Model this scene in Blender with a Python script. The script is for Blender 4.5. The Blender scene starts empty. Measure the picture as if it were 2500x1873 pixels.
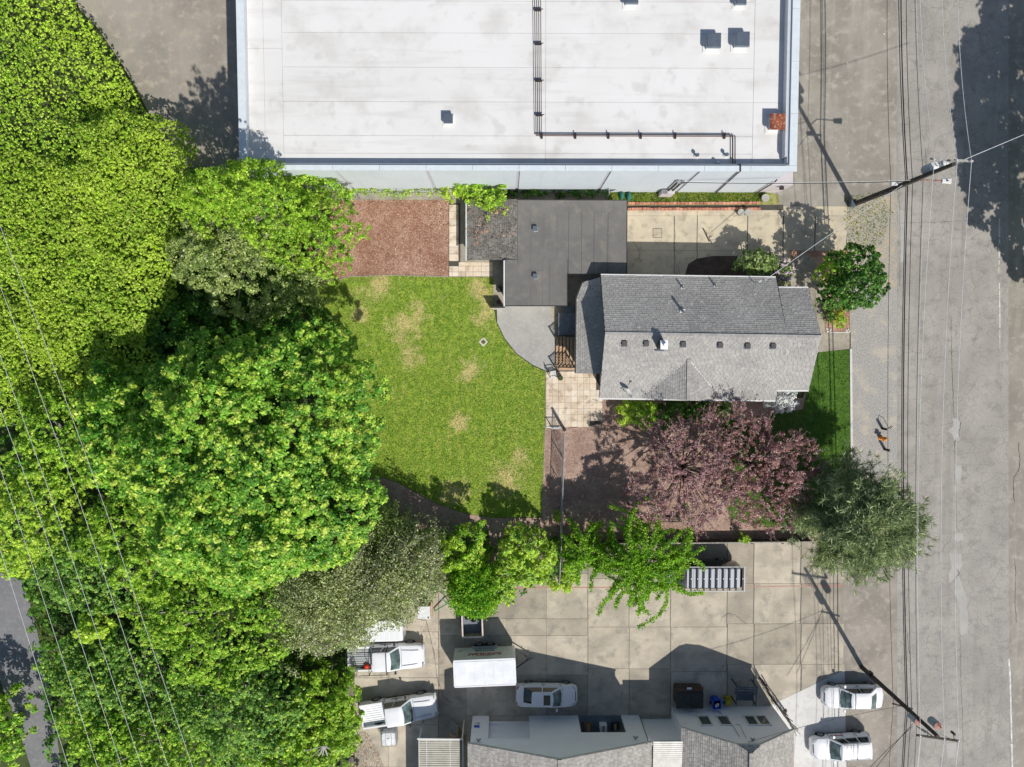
import bpy, math, random
import numpy as np
from mathutils import Vector, Matrix, Euler

# ------------------------------------------------------------------ camera
W, HH, FPX, CAMH = 2500.0, 1873.0, 1733.0, 55.0
ALPHA = -math.atan((936.5 - 838.0) / FPX)
BETA = -math.atan(15.0 / math.hypot(FPX, 98.5))
R = Euler((ALPHA, BETA, 0.0), 'XYZ').to_matrix()
scene = bpy.context.scene
cam_d = bpy.data.cameras.new('camera')
cam = bpy.data.objects.new('camera', cam_d)
scene.collection.objects.link(cam)
cam.location = (0, 0, CAMH)
cam.rotation_euler = (ALPHA, BETA, 0)
cam_d.sensor_width = 36.0
cam_d.lens = 36.0 * FPX / W
cam_d.clip_end = 2000
scene.camera = cam

# ------------------------------------------------------------------ light
SUN_EL, SUN_AZ = math.radians(47), math.radians(149.5)   # azimuth from north (+Y) clockwise
world = bpy.data.worlds.new("World"); scene.world = world; world.use_nodes = True
wn = world.node_tree; wn.nodes.clear()
sky = wn.nodes.new('ShaderNodeTexSky'); sky.sky_type = 'NISHITA'; sky.sun_disc = False
sky.sun_elevation = SUN_EL; sky.sun_rotation = SUN_AZ
bg = wn.nodes.new('ShaderNodeBackground'); bg.inputs[1].default_value = 0.088
wo = wn.nodes.new('ShaderNodeOutputWorld')
wn.links.new(sky.outputs[0], bg.inputs[0]); wn.links.new(bg.outputs[0], wo.inputs[0])
sd = bpy.data.lights.new('sun', 'SUN'); sd.energy = 4.25; sd.angle = math.radians(0.53); sd.color = (1.0, 0.955, 0.89)
sun = bpy.data.objects.new('sun', sd); scene.collection.objects.link(sun)
S = Vector((math.sin(SUN_AZ) * math.cos(SUN_EL), math.cos(SUN_AZ) * math.cos(SUN_EL), math.sin(SUN_EL)))
sun.rotation_euler = S.to_track_quat('Z', 'Y').to_euler(); sun.location = S * 90
scene.view_settings.view_transform = 'Standard'; scene.view_settings.look = 'None'
scene.view_settings.exposure = 0.0; scene.view_settings.gamma = 1.0
scene.view_settings.use_curve_mapping = False
scene.cycles.max_bounces = 6; scene.cycles.transparent_max_bounces = 6
scene.cycles.sample_clamp_indirect = 6.0

def P(px, py, h=0.0):
    """the point of height h on the ray that the photograph's pixel (px, py) looks along"""
    d = R @ Vector(((px - W / 2) / FPX, -(py - HH / 2) / FPX, -1.0))
    t = (h - CAMH) / d.z
    return Vector((d.x * t, d.y * t, h))
def PX(n, h=0.0):   # n pixels as metres at height h
    return n * (CAMH - h) / FPX

# ------------------------------------------------------------------ mesh helpers
class MB:
    def __init__(s): s.v = []; s.f = []
    def add(s, vs, fs):
        o = len(s.v); s.v += [tuple(v) for v in vs]; s.f += [tuple(i + o for i in f) for f in fs]; return s
    def prism(s, pts, z0, z1):
        n = len(pts); a = 0
        for i in range(n):
            p, q = pts[i], pts[(i + 1) % n]; a += p[0] * q[1] - q[0] * p[1]
        if a < 0: pts = list(reversed(pts))
        vs = [(p[0], p[1], z0) for p in pts] + [(p[0], p[1], z1) for p in pts]
        fs = [tuple(range(n - 1, -1, -1)), tuple(range(n, 2 * n))] + [(i, (i + 1) % n, n + (i + 1) % n, n + i) for i in range(n)]
        return s.add(vs, fs)
    def box(s, c, d, rz=0.0, m=None):
        x, y, z = d[0] / 2, d[1] / 2, d[2] / 2
        M = m if m is not None else Matrix.Rotation(rz, 3, 'Z')
        vs = [Vector(c) + M @ Vector(p) for p in ((-x,-y,-z),(x,-y,-z),(x,y,-z),(-x,y,-z),(-x,-y,z),(x,-y,z),(x,y,z),(-x,y,z))]
        return s.add(vs, [(3,2,1,0),(4,5,6,7),(0,1,5,4),(1,2,6,5),(2,3,7,6),(3,0,4,7)])
    def beam(s, a, b, w, h):
        a, b = Vector(a), Vector(b); d = b - a; L = d.length
        if L < 1e-6: return s
        x = d / L; up = Vector((0, 0, 1)) if abs(x.z) < .95 else Vector((1, 0, 0))
        y = up.cross(x).normalized(); z = x.cross(y)
        M = Matrix((x, y, z)).transposed()
        return s.box((a + b) / 2, (L, w, h), m=M)
    def tube(s, pts, r, seg=8, cap=True):
        pts = [Vector(p) for p in pts]; n = len(pts)
        rs = r if isinstance(r, (list, tuple)) else [r] * n
        vs = []; prev = None
        for i, p in enumerate(pts):
            t = (pts[min(i + 1, n - 1)] - pts[max(i - 1, 0)]).normalized()
            ref = Vector((0, 0, 1)) if abs(t.z) < .9 else Vector((1, 0, 0))
            u = t.cross(ref).normalized() if prev is None else (prev - t * prev.dot(t)).normalized()
            prev = u; w = t.cross(u)
            for k in range(seg):
                a = 2 * math.pi * k / seg
                vs.append(p + (u * math.cos(a) + w * math.sin(a)) * rs[i])
        fs = []
        for i in range(n - 1):
            for k in range(seg):
                k2 = (k + 1) % seg
                fs.append((i*seg+k, i*seg+k2, (i+1)*seg+k2, (i+1)*seg+k))
        if cap: fs += [tuple(range(seg - 1, -1, -1)), tuple(range((n-1)*seg, n*seg))]
        return s.add(vs, fs)
    def cyl(s, c, r, z0, z1, seg=20, r2=None):
        return s.tube([(c[0], c[1], z0), (c[0], c[1], z1)], [r, r if r2 is None else r2], seg)
    def loft(s, rings, cap=True):
        m = len(rings[0]); vs = [p for r in rings for p in r]; fs = []
        for i in range(len(rings) - 1):
            for k in range(m):
                k2 = (k + 1) % m
                fs.append((i*m+k, i*m+k2, (i+1)*m+k2, (i+1)*m+k))
        if cap: fs += [tuple(range(m - 1, -1, -1)), tuple(range((len(rings)-1)*m, len(rings)*m))]
        return s.add(vs, fs)
    def poly(s, pts): return s.add(pts, [tuple(range(len(pts)))])
    def slab(s, pts, th):
        """any planar polygon, thickened downwards by th"""
        n = len(pts); pts = [Vector(p) for p in pts]
        nz = sum((pts[i].x * pts[(i+1) % n].y - pts[(i+1) % n].x * pts[i].y) for i in range(n))
        if nz < 0: pts = pts[::-1]
        lo = [p - Vector((0, 0, th)) for p in pts]
        return s.add(lo + pts, [tuple(range(n - 1, -1, -1)), tuple(range(n, 2*n))] + [(i, (i+1) % n, n + (i+1) % n, n + i) for i in range(n)])
    def obj(s, name, mat, parent=None, local=False, smooth=False, label=None, kind=None):
        vs = s.v
        if parent is not None and not local:
            M = Matrix.Translation(parent.location) @ Matrix.Rotation(parent.rotation_euler.z, 4, 'Z')
            q = parent
            while q.parent is not None:
                q = q.parent
                M = (Matrix.Translation(q.location) @ Matrix.Rotation(q.rotation_euler.z, 4, 'Z')) @ M
            Mi = M.inverted(); vs = [tuple(Mi @ Vector(v)) for v in vs]
        me = bpy.data.meshes.new(name); me.from_pydata(vs, [], s.f); me.validate()
        if smooth: me.shade_smooth()
        me.materials.append(mat)
        o = bpy.data.objects.new(name, me); scene.collection.objects.link(o)
        if parent is not None: o.parent = parent
        if label: o['label'] = label
        if kind: o['kind'] = kind
        return o

def smooth_by_angle(o, deg=35):
    me = o.data
    bpy.context.view_layer.objects.active = o
    me.shade_smooth()
    try: me.set_sharp_from_angle(angle=math.radians(deg))
    except Exception: pass
    return o

def thing(name, label, cat, loc=(0, 0, 0), rz=0.0, group=None):
    o = bpy.data.objects.new(name, None); scene.collection.objects.link(o)
    o.empty_display_size = .3
    o.location = loc; o.rotation_euler = (0, 0, rz); o['label'] = label; o['category'] = cat
    if group: o['group'] = group
    return o
def tag(o, label, cat, group=None, kind=None):
    o['label'] = label; o['category'] = cat
    if group: o['group'] = group
    if kind: o['kind'] = kind
    return o
def tagstuff(o, label, cat): return tag(o, label, cat, kind='stuff')
def structure(o): o['kind'] = 'structure'; return o
def group_struct(name, label=None):
    o = bpy.data.objects.new(name, None); scene.collection.objects.link(o); o['kind'] = 'structure'
    if label: o['label'] = label
    return o
def dup(root, loc, rz, label, group=None):
    r = root.copy(); scene.collection.objects.link(r); r.location = loc; r.rotation_euler = (0, 0, rz); r['label'] = label
    if group: r['group'] = group
    for ch in list(root.children):
        c = ch.copy(); scene.collection.objects.link(c); c.parent = r
        for g in ch.children:
            d = g.copy(); scene.collection.objects.link(d); d.parent = c
    return r
def child_copy(o, parent, loc=None, rz=None):
    c = o.copy(); scene.collection.objects.link(c); c.parent = parent
    if loc is not None: c.location = loc
    if rz is not None: c.rotation_euler = (0, 0, rz)
    return c

# ------------------------------------------------------------------ materials
def lin(r, g, b, k=1.0):
    f = lambda u: (u / 255 / 12.92 if u / 255 <= .04045 else ((u / 255 + .055) / 1.055) ** 2.4) * k
    return (f(r), f(g), f(b), 1.0)
class NT:
    def __init__(s, name):
        s.m = bpy.data.materials.new(name); s.m.use_nodes = True
        s.t = s.m.node_tree; s.t.nodes.clear()
        s.out = s.n('ShaderNodeOutputMaterial')
        s.co = s.n('ShaderNodeNewGeometry').outputs['Position']
    def n(s, typ, **kw):
        x = s.t.nodes.new(typ)
        for k, v in kw.items(): setattr(x, k, v)
        return x
    def l(s, a, b): s.t.links.new(a, b)
    def val(s, sock, v):
        if isinstance(v, (int, float, tuple, list)): sock.default_value = v
        else: s.l(v, sock)
    def noise(s, scale, detail=3, rough=.55, dist=0, co=None, typ=None):
        x = s.n('ShaderNodeTexNoise'); x.inputs['Scale'].default_value = scale; x.inputs['Detail'].default_value = detail
        x.inputs['Roughness'].default_value = rough; x.inputs['Distortion'].default_value = dist
        s.l(co or s.co, x.inputs['Vector']); return x.outputs['Fac']
    def ramp(s, fac, lo, hi, a=0.0, b=1.0):
        x = s.n('ShaderNodeMapRange'); x.interpolation_type = 'SMOOTHSTEP'
        s.val(x.inputs[0], fac); x.inputs[1].default_value = lo; x.inputs[2].default_value = hi
        x.inputs[3].default_value = a; x.inputs[4].default_value = b; return x.outputs[0]
    def mix(s, fac, a, b, mode='MIX'):
        x = s.n('ShaderNodeMix', data_type='RGBA', blend_type=mode)
        s.val(x.inputs[0], fac); s.val(x.inputs[6], a); s.val(x.inputs[7], b); return x.outputs[2]
    def math(s, op, a, b=0.0):
        x = s.n('ShaderNodeMath', operation=op); s.val(x.inputs[0], a); s.val(x.inputs[1], b); return x.outputs[0]
    def island(s): return s.n('ShaderNodeNewGeometry').outputs['Random Per Island']
    def objrand(s): return s.n('ShaderNodeObjectInfo').outputs['Random']
    def scaled(s, sx, sy, sz=1.0):
        x = s.n('ShaderNodeMapping'); x.inputs['Scale'].default_value = (sx, sy, sz); s.l(s.co, x.inputs[0]); return x.outputs[0]
    def cracks(s, scale, width, dist=.35):
        ds = s.n('ShaderNodeTexNoise'); ds.inputs['Scale'].default_value = scale * 1.7; ds.inputs['Detail'].default_value = 3
        s.l(s.co, ds.inputs['Vector'])
        ad = s.n('ShaderNodeVectorMath', operation='MULTIPLY_ADD'); s.l(ds.outputs['Color'], ad.inputs[0])
        ad.inputs[1].default_value = (dist, dist, 0); s.l(s.co, ad.inputs[2])
        v = s.n('ShaderNodeTexVoronoi'); v.feature = 'DISTANCE_TO_EDGE'; v.inputs['Scale'].default_value = scale
        v.voronoi_dimensions = '2D'; s.l(ad.outputs[0], v.inputs['Vector'])
        return s.ramp(v.outputs['Distance'], 0, width * scale, 1, 0)
    def done(s, color, rough=.8, bump=None, bstr=.3, bdist=.02, metal=0.0, spec=.4, coat=0.0, transl=None, alpha=None):
        p = s.n('ShaderNodeBsdfPrincipled'); s.val(p.inputs['Base Color'], color); s.val(p.inputs['Roughness'], rough)
        p.inputs['Metallic'].default_value = metal; p.inputs['Specular IOR Level'].default_value = spec
        p.inputs['Coat Weight'].default_value = coat; p.inputs['Coat Roughness'].default_value = .05
        if bump is not None:
            b = s.n('ShaderNodeBump'); b.inputs['Strength'].default_value = bstr; b.inputs['Distance'].default_value = bdist
            s.l(bump, b.inputs['Height']); s.l(b.outputs[0], p.inputs['Normal'])
        sh = p.outputs[0]
        if transl is not None:
            t = s.n('ShaderNodeBsdfTranslucent'); s.val(t.inputs[0], transl[0])
            mx = s.n('ShaderNodeMixShader'); mx.inputs[0].default_value = transl[1]
            s.l(sh, mx.inputs[1]); s.l(t.outputs[0], mx.inputs[2]); sh = mx.outputs[0]
        s.l(sh, s.out.inputs[0]); return s.m

def simple(name, col, rough=.6, var=.12, scale=3.0, metal=0.0, coat=0.0, spec=.4, bump=0.0, dirt=None):
    t = NT(name); n = t.noise(scale, 4)
    f = t.ramp(n, .3, .7)
    c2 = tuple(max(0, c * (1 - var * 2)) for c in col[:3]) + (1,)
    c = t.mix(f, c2, col)
    if dirt: c = t.mix(t.ramp(t.noise(scale * .35, 6, .7), .5, .72, 0, dirt[1]), c, dirt[0])
    return t.done(c, rough, bump=t.noise(scale * 12, 3) if bump else None, bstr=bump, metal=metal, coat=coat, spec=spec)
def two(name, a, b, s1, c=None, s2=None, speck=None, rough=.85, bump=.3, bs=30, cr=None, islandv=0, objv=0, lo=.35, hi=.65, streak=None):
    """a and b mixed by large noise, c by finer noise, speckle, cracks, per-piece value variation"""
    t = NT(name)
    col = t.mix(t.ramp(t.noise(s1, 5, .6), lo, hi), a, b)
    if c: col = t.mix(t.ramp(t.noise(s2, 4, .6), .48, .72), col, c)
    if streak:
        col = t.mix(t.ramp(t.noise(1.0, 4, .6, co=t.scaled(*streak[1])), .5, .75, 0, streak[2]), col, streak[0])
    if speck:
        col = t.mix(t.ramp(t.noise(speck[1], 2, .6), .5 + speck[3], .75, 0, speck[2]), col, speck[0])
    if cr:
        for (sc, wd, cc, am) in cr:
            k = t.math('MULTIPLY', t.cracks(sc, wd), t.ramp(t.noise(.5 * sc, 2), .42, .58, .1, am))
            col = t.mix(k, col, cc)
    if islandv or objv:
        r = t.island() if islandv else t.objrand(); v = islandv or objv
        x = t.n('ShaderNodeMapRange'); t.l(r, x.inputs[0]); x.inputs[3].default_value = 1 - v; x.inputs[4].default_value = 1 + v
        h = t.n('ShaderNodeHueSaturation'); t.l(x.outputs[0], h.inputs['Value']); t.l(col, h.inputs['Color']); col = h.outputs[0]
    return t.done(col, rough, bump=t.noise(bs, 4, .65), bstr=bump)
def leafmat(name, a, b, c, s=.5, tr=.4, hi=.25, spec=.35, fine=None):
    """a dark, b main, c young bright leaves (a share hi of them)"""
    t = NT(name); r = t.island()
    col = t.mix(t.ramp(t.noise(s, 3), .38, .62), a, b)
    if fine: col = t.mix(t.ramp(t.noise(fine[1], 2), .5, .68), col, fine[0])
    col = t.mix(t.ramp(r, 1 - hi, 1 - hi + .05), col, c)
    h = t.n('ShaderNodeHueSaturation'); t.l(col, h.inputs['Color'])
    r2 = t.math('FRACT', t.math('MULTIPLY', r, 17.3)); x = t.n('ShaderNodeMapRange'); t.l(r2, x.inputs[0])
    x.inputs[3].default_value = .6; x.inputs[4].default_value = 1.7; t.l(x.outputs[0], h.inputs['Value']); col = h.outputs[0]
    br = t.n('ShaderNodeHueSaturation'); t.l(col, br.inputs['Color']); br.inputs['Value'].default_value = 1.25; br.inputs['Hue'].default_value = .485
    return t.done(col, .5, transl=(br.outputs[0], tr), spec=spec)

M = {}
M['soil'] = two('soil', (.045,.06,.018,1), (.07,.10,.025,1), .8, (.05,.085,.02,1), 3.0)
M['street'] = two('street_asphalt', lin(167,162,154), lin(152,147,140), .3, lin(140,136,129), 1.1, speck=(lin(200,196,188), 24, .45, .0), rough=.9, bump=.6, bs=16,
    cr=[(1.3, .022, lin(112,108,102), .85), (3.4, .012, lin(122,118,112), .9), (.5, .018, lin(98,95,90), .7)], streak=(lin(138,133,126), (.9,.05), .75))
M['lot'] = two('lot_asphalt', lin(153,147,136), lin(134,128,118), .3, lin(168,162,151), 1.5, speck=(lin(190,186,178), 24, .4, .0), rough=.9, bump=.5, bs=16,
    cr=[(.35, .014, lin(112,108,100), .5)], streak=(lin(172,166,155), (.9,.06), .6))
M['apron'] = two('apron_asphalt', lin(158,150,139), lin(136,130,120), .4, lin(170,162,149), 1.8, speck=(lin(190,185,176), 24, .4, .0), rough=.9, bump=.5, bs=16,
    cr=[(.7, .02, lin(105,101,94), .55)])
M['westlot'] = two('west_lot_asphalt', lin(160,153,142), lin(140,134,124), .22, lin(176,165,150), 1.4, speck=(lin(186,180,170), 20, .3, .02), rough=.92, bump=.25, bs=30, streak=(lin(170,158,140), (1.5,.12), .5))
M['path'] = two('path_asphalt', lin(128,128,130), lin(118,118,120), .5, lin(138,138,139), 3, speck=(lin(185,185,185), 35, .4, .08), rough=.9)
M['gravel'] = two('gravel_shoulder', lin(162,158,151), lin(138,135,130), 9, lin(178,168,150), .7, speck=(lin(225,223,219), 19, .9, -.03), rough=.95, bump=1.0, bs=18)
M['gravel2'] = two('tan_gravel', lin(168,160,147), lin(148,143,134), 6, lin(184,166,134), .8, speck=(lin(212,206,193), 19, .8, -.02), rough=.95, bump=1.0, bs=16)
M['pale_gravel'] = two('fine_grey_gravel', lin(176,174,168), lin(164,162,157), .7, lin(184,182,177), 4, speck=(lin(140,138,133), 16, .8, .0), rough=.95, bump=1.0, bs=14)
M['conc'] = two('parking_concrete', lin(188,178,159), lin(163,154,138), .5, lin(146,140,127), .9, speck=(lin(208,201,188), 18, .4, .0), rough=.9, bump=.3, bs=14, objv=.21,
    cr=[(.22, .010, lin(120,113,101), .6)], streak=(lin(150,144,133), (.35,1.6), .5))
M['drive'] = two('driveway_concrete', lin(204,192,165), lin(184,174,154), .5, lin(164,154,134), 1.5, speck=(lin(205,195,172), 10, .4, .05), rough=.9, bump=.2, bs=25, objv=.06,
    cr=[(.25, .009, lin(110,101,84), .5)])
M['pale_conc'] = two('pale_new_concrete', lin(214,213,208), lin(204,203,199), .5, lin(196,195,190), 2, rough=.9)
M['walk'] = two('walk_concrete', lin(172,164,148), lin(150,143,130), .8, lin(140,128,110), 3, speck=(lin(200,195,185), 20, .5, .05), rough=.9, objv=.05)
M['paver'] = two('patio_paver', lin(224,212,194), lin(212,194,170), .6, lin(178,156,130), 1.8, speck=(lin(222,214,200), 16, .5, .05), rough=.9, objv=.1)
M['lotjoint'] = simple('lot_joint_filler', (.22,.2,.17,1), .95)
M['joint'] = simple('joint_sand', (.09,.083,.07,1), .95)
M['mulch'] = two('bark_mulch', lin(150,108,88), lin(190,158,138), .35, lin(140,98,78), 1.6, speck=(lin(222,192,170), 8, .9, .0), rough=.95, bump=1.0, bs=12)
M['mulch2'] = two('dark_mulch', lin(152,127,114), lin(178,154,139), .8, lin(132,106,93), 4, speck=(lin(204,180,164), 8, .8, .02), rough=.95, bump=1.0, bs=12)
M['chips'] = two('bark_chip', lin(165,120,98), lin(190,155,132), 2.0, rough=.95, islandv=.55, bump=.1)
M['white_roof'] = two('roof_membrane', lin(225,224,222), lin(220,219,216), .15, lin(207,205,200), .35, speck=(lin(190,187,181), .9, .4, .08), rough=.6, bump=.03, bs=3, objv=.012, streak=(lin(192,189,184), (.12,1.1), .5))
M['seam'] = two('roof_seam_dirt', lin(205,202,197), lin(160,155,148), .9, rough=.8, bump=.05)
M['wall_blue'] = two('pale_blue_wall_paint', lin(208,216,221), lin(202,210,216), .3, rough=.7, bump=.05, objv=.01, streak=(lin(190,197,203), (2.5,1,.15), .4))
M['joint_band'] = simple('wall_joint_band', lin(188,186,194), .8, .04)
M['coping'] = simple('coping_metal', lin(214,222,226), .45, .04)
M['parapet_in'] = simple('parapet_inner_membrane', lin(205,208,212), .6, .05)
M['pinkwall'] = simple('pale_pink_block_wall', lin(205,198,200), .8, .04)
M['black_pipe'] = simple('dark_painted_pipe', (.05,.042,.045,1), .5, .1)
M['redpipe'] = simple('red_brown_pipe', (.14,.07,.06,1), .5, .1)
M['unit'] = simple('roof_vent_metal', (.22,.26,.31,1), .4, .08, metal=.6)
M['unit_curb'] = simple('white_vent_curb', lin(225,225,222), .6, .05)
M['brownsteel'] = two('dull_brown_steel', (.07,.045,.035,1), (.12,.075,.055,1), 3, rough=.8)
M['bedsoil'] = two('shade_darkened_bed_soil', (.06,.045,.035,1), (.1,.075,.06,1), 1.5, speck=((.2,.16,.12,1), 14, .5, .05), rough=.95, bump=1, bs=14)  # dark bed soil, house shadow over the bed put into the colour
M['rust'] = two('rusty_metal', lin(125,62,40), lin(150,85,60), 2, lin(190,160,140), 6, rough=.8)
M['shingle'] = two('asphalt_shingle', lin(166,164,159), lin(152,150,146), .35, lin(176,174,168), 3, speck=(lin(196,194,188), 12, .5, .05), rough=.95, islandv=.09, bump=.4, bs=60)
M['shingle_b'] = two('brown_grey_shingle', lin(170,166,159), lin(156,152,146), .6, lin(180,175,167), 4, speck=(lin(172,170,165), 25, .4, .05), rough=.95, islandv=.17, bump=.4, bs=60)
M['shingle_moss'] = two('mossy_shingle', lin(135,132,126), lin(110,106,100), 1.5, lin(52,46,40), 9, rough=.95, islandv=.15, bump=.6, bs=30)
M['under'] = simple('roof_underlay', (.11,.11,.108,1), .95)
M['flatroof'] = two('grey_flat_roofing', lin(116,114,110), lin(106,105,102), .5, lin(124,121,112), 1.3, speck=(lin(160,160,158), 20, .3, .1), rough=.9, bump=.15, bs=30, objv=.012)
M['gutter'] = simple('white_gutter', (.72,.72,.7,1), .5, .04)
M['dark_trim'] = simple('dark_trim', (.035,.035,.035,1), .6)
M['housewall'] = simple('house_siding_paint', lin(190,190,184), .8, .05)
M['white'] = simple('white_painted_siding', (.88,.89,.91,1), .7, .02, 1.5)
M['paint'] = simple('white_car_paint', (.80,.81,.82,1), .3, .01, 2, coat=.6)
M['silver'] = simple('silver_car_paint', (.40,.43,.47,1), .3, .02, 2, coat=.6, metal=.2)
M['blackpaint'] = simple('black_car_paint', (.012,.013,.015,1), .25, .02, 2, coat=1)
M['glass'] = simple('car_glass', (.02,.035,.035,1), .06, .2, 1.2, spec=.9)
M['glass_l'] = simple('sky_tinted_glass', (.16,.23,.22,1), .08, .35, 2.0, spec=.9)  # paler base colour paints the sky reflection into the glass
M['tyre'] = simple('tyre_rubber', (.02,.02,.02,1), .85)
M['rim'] = simple('alloy_rim', (.45,.46,.47,1), .35, metal=.8)
M['blackplastic'] = simple('black_plastic', (.02,.02,.022,1), .6)
M['lampglass'] = simple('headlamp_glass', (.55,.58,.6,1), .15, spec=.8)
M['redlamp'] = simple('red_tail_lamp', (.55,.02,.02,1), .25)
M['chrome'] = simple('bare_steel', (.5,.51,.52,1), .35, metal=.8)
M['trailer'] = two('white_trailer_sheet', lin(235,238,240), lin(222,226,230), 1.2, rough=.35, bump=.5, bs=1.6)
M['signred'] = simple('red_vinyl', (.42,.02,.03,1), .5)
M['signdark'] = simple('dark_vinyl', (.06,.05,.06,1), .5)
M['bark'] = two('tree_bark', (.12,.09,.065,1), (.2,.16,.12,1), 6, rough=.95, bump=.8, bs=25)
M['pale_bark'] = two('pale_twig_bark', (.5,.46,.4,1), (.34,.3,.26,1), 6, rough=.9)
M['pole'] = two('weathered_pole_wood', (.05,.042,.035,1), (.085,.072,.06,1), 4, rough=.95, bump=.5)
M['grey_wood'] = two('grey_weathered_wood', lin(170,168,162), lin(140,137,131), 5, rough=.9)
M['tan_wood'] = two('tan_wood', lin(205,172,138), lin(180,148,115), 5, rough=.85)
M['wire'] = simple('bare_conductor', (.7,.71,.71,1), .45)
M['cable'] = simple('black_cable', (.015,.015,.016,1), .6)
M['galv'] = simple('galvanised_steel', (.45,.47,.48,1), .5, metal=.3)
M['bluegrey'] = simple('transformer_paint', (.33,.42,.48,1), .5)
M['copper'] = simple('copper_coloured_lid', (.42,.2,.15,1), .6)
M['brick'] = two('orange_brick', lin(168,108,88), lin(196,142,120), 2.2, speck=(lin(225,180,150), 20, .4, .05), rough=.9, objv=.22)
M['tubclay'] = simple('grey_concrete_pot', lin(185,182,170), .85)
M['blue'] = simple('blue_bin_plastic', (.01,.08,.55,1), .45, .05)
M['yellow'] = simple('yellow_plastic', (.5,.42,.01,1), .5)
M['green'] = simple('green_steel', (.03,.25,.07,1), .5)
M['greenbag'] = simple('teal_green_cloth', (.03,.17,.12,1), .8)
M['orange'] = simple('orange_hydrant_paint', (.75,.3,.04,1), .5)
M['redcloth'] = simple('bright_red_cloth', (.8,.06,.02,1), .7)
M['redline'] = two('worn_red_line', lin(190,120,108), lin(184,150,136), 2, rough=.9)
M['roadpaint'] = two('worn_white_line', lin(226,226,222), lin(186,184,178), 2.5, lin(175,172,166), 9, rough=.8)
M['patch'] = two('asphalt_patch', lin(176,173,167), lin(166,163,157), 1.0, speck=(lin(200,200,198), 30, .4, .05), rough=.9)
M['crack'] = simple('open_crack', (.04,.038,.035,1), .95)
M['wood_box'] = two('brown_plywood', lin(150,118,80), lin(120,92,62), 2.0, rough=.85)
M['corr'] = two('corrugated_sheet', lin(196,192,178), lin(176,172,158), 1.2, rough=.6, islandv=.1)
M['corr_w'] = two('white_corrugated_sheet', lin(232,230,222), lin(212,210,202), 1.2, rough=.6, islandv=.08)
M['dumpster'] = simple('dark_green_grey_lid', (.045,.055,.05,1), .6)
M['slate'] = simple('blue_grey_steel', (.09,.12,.15,1), .6)
M['bag'] = simple('black_bin_bag', (.015,.015,.018,1), .35)
M['pinkrim'] = simple('pale_pink_primed_steel', lin(222,205,200), .6)
M['totewhite'] = simple('translucent_white_tank', (.78,.8,.8,1), .4)
M['winglass'] = simple('window_glass', (.10,.125,.11,1), .12, .2, 1.0, spec=.8)
M['blind'] = simple('dark_blue_grey', (.2,.23,.26,1), .8)  # one dark blue-grey for recess, landing and trailer floor
M['stone_white'] = simple('white_stone', (.75,.73,.68,1), .8)
g = lambda r, gg, b: (r, gg, b, 1)
M['straw'] = None
t = NT('lawn_grass')
c_ = t.mix(t.ramp(t.noise(2.2, 4), .38, .62), g(.19,.33,.03), g(.33,.44,.05))
DRY = [(920,700,1.6),(1170,705,1.3),(985,800,1.7),(1185,770,1.2),(1000,870,1.3),(1190,730,1.0),(1240,1170,1.7),(1110,1205,1.5),(1020,760,1.2),(880,760,1.1),(1270,1120,1.0),(1150,900,1.2),(1120,1030,1.1)]
def dry(t, base):
    acc = None
    for x_, y_, r_d in DRY:
        d = t.n('ShaderNodeVectorMath', operation='DISTANCE'); t.l(t.co, d.inputs[0]); d.inputs[1].default_value = P(x_, y_)
        k = t.ramp(d.outputs['Value'], 0, r_d * 1.5, 1, 0); acc = k if acc is None else t.math('MAXIMUM', acc, k)
    n_ = t.noise(.9, 8, .75, .3)
    return t.ramp(t.math('ADD', t.math('MULTIPLY', acc, .26), n_), .56, .80, 0, base)
c_ = t.mix(dry(t, .9), c_, g(.66,.56,.26))
c_ = t.mix(t.ramp(t.noise(1, 3, .6, co=t.scaled(2.6, .35)), .48, .66, 0, .35), c_, g(.5,.48,.14))
c_ = t.mix(t.ramp(t.noise(1, 3, .6, co=t.scaled(.35, 2.6)), .5, .68, 0, .3), c_, g(.14,.25,.02))
c_ = t.mix(t.ramp(t.noise(14, 3), .55, .8, 0, .6), c_, g(.42,.42,.14))
M['lawn'] = t.done(c_, .9, bump=t.noise(25, 4), bstr=1.0, bdist=.05)
t = NT('lawn_blades'); r_ = t.island()
c_ = t.mix(r_, g(.18,.34,.025), g(.44,.56,.09))
c_ = t.mix(dry(t, .9), c_, g(.75,.64,.33))
c_ = t.mix(t.ramp(t.noise(1, 4, .65, co=t.scaled(2.2, .3)), .46, .66, 0, .45), c_, g(.62,.60,.16))
c_ = t.mix(t.ramp(t.noise(1, 4, .65, co=t.scaled(.3, 2.2)), .48, .68, 0, .4), c_, g(.16,.30,.02))
M['blades'] = t.done(c_, .8, transl=(c_, .35))
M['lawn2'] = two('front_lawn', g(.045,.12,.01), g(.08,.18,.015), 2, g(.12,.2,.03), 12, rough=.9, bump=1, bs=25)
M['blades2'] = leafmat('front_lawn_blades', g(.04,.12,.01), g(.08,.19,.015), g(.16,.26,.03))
M['weeds'] = two('weedy_verge', g(.16,.24,.03), g(.4,.34,.16), .9, g(.1,.2,.02), 4, rough=.95, bump=1, bs=20)
M['weedblades'] = leafmat('weed_blades', g(.12,.26,.02), g(.26,.38,.04), g(.5,.42,.2), s=.9, hi=.25)
M['l_ivy'] = leafmat('ivy_cover_leaves', g(.20,.40,.02), g(.38,.58,.04), g(.58,.72,.12), s=.16, hi=.4)
M['l_thick'] = leafmat('thicket_leaves', g(.20,.38,.02), g(.38,.55,.04), g(.56,.68,.12), s=.22, hi=.35, fine=(g(.26,.36,.06), 1.2))
M['l_dark'] = leafmat('shade_toned_leaves', g(.06,.17,.02), g(.11,.27,.025), g(.2,.38,.05), s=.4, hi=.2)  # leaf green darkened, understory shade put into the colour
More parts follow.
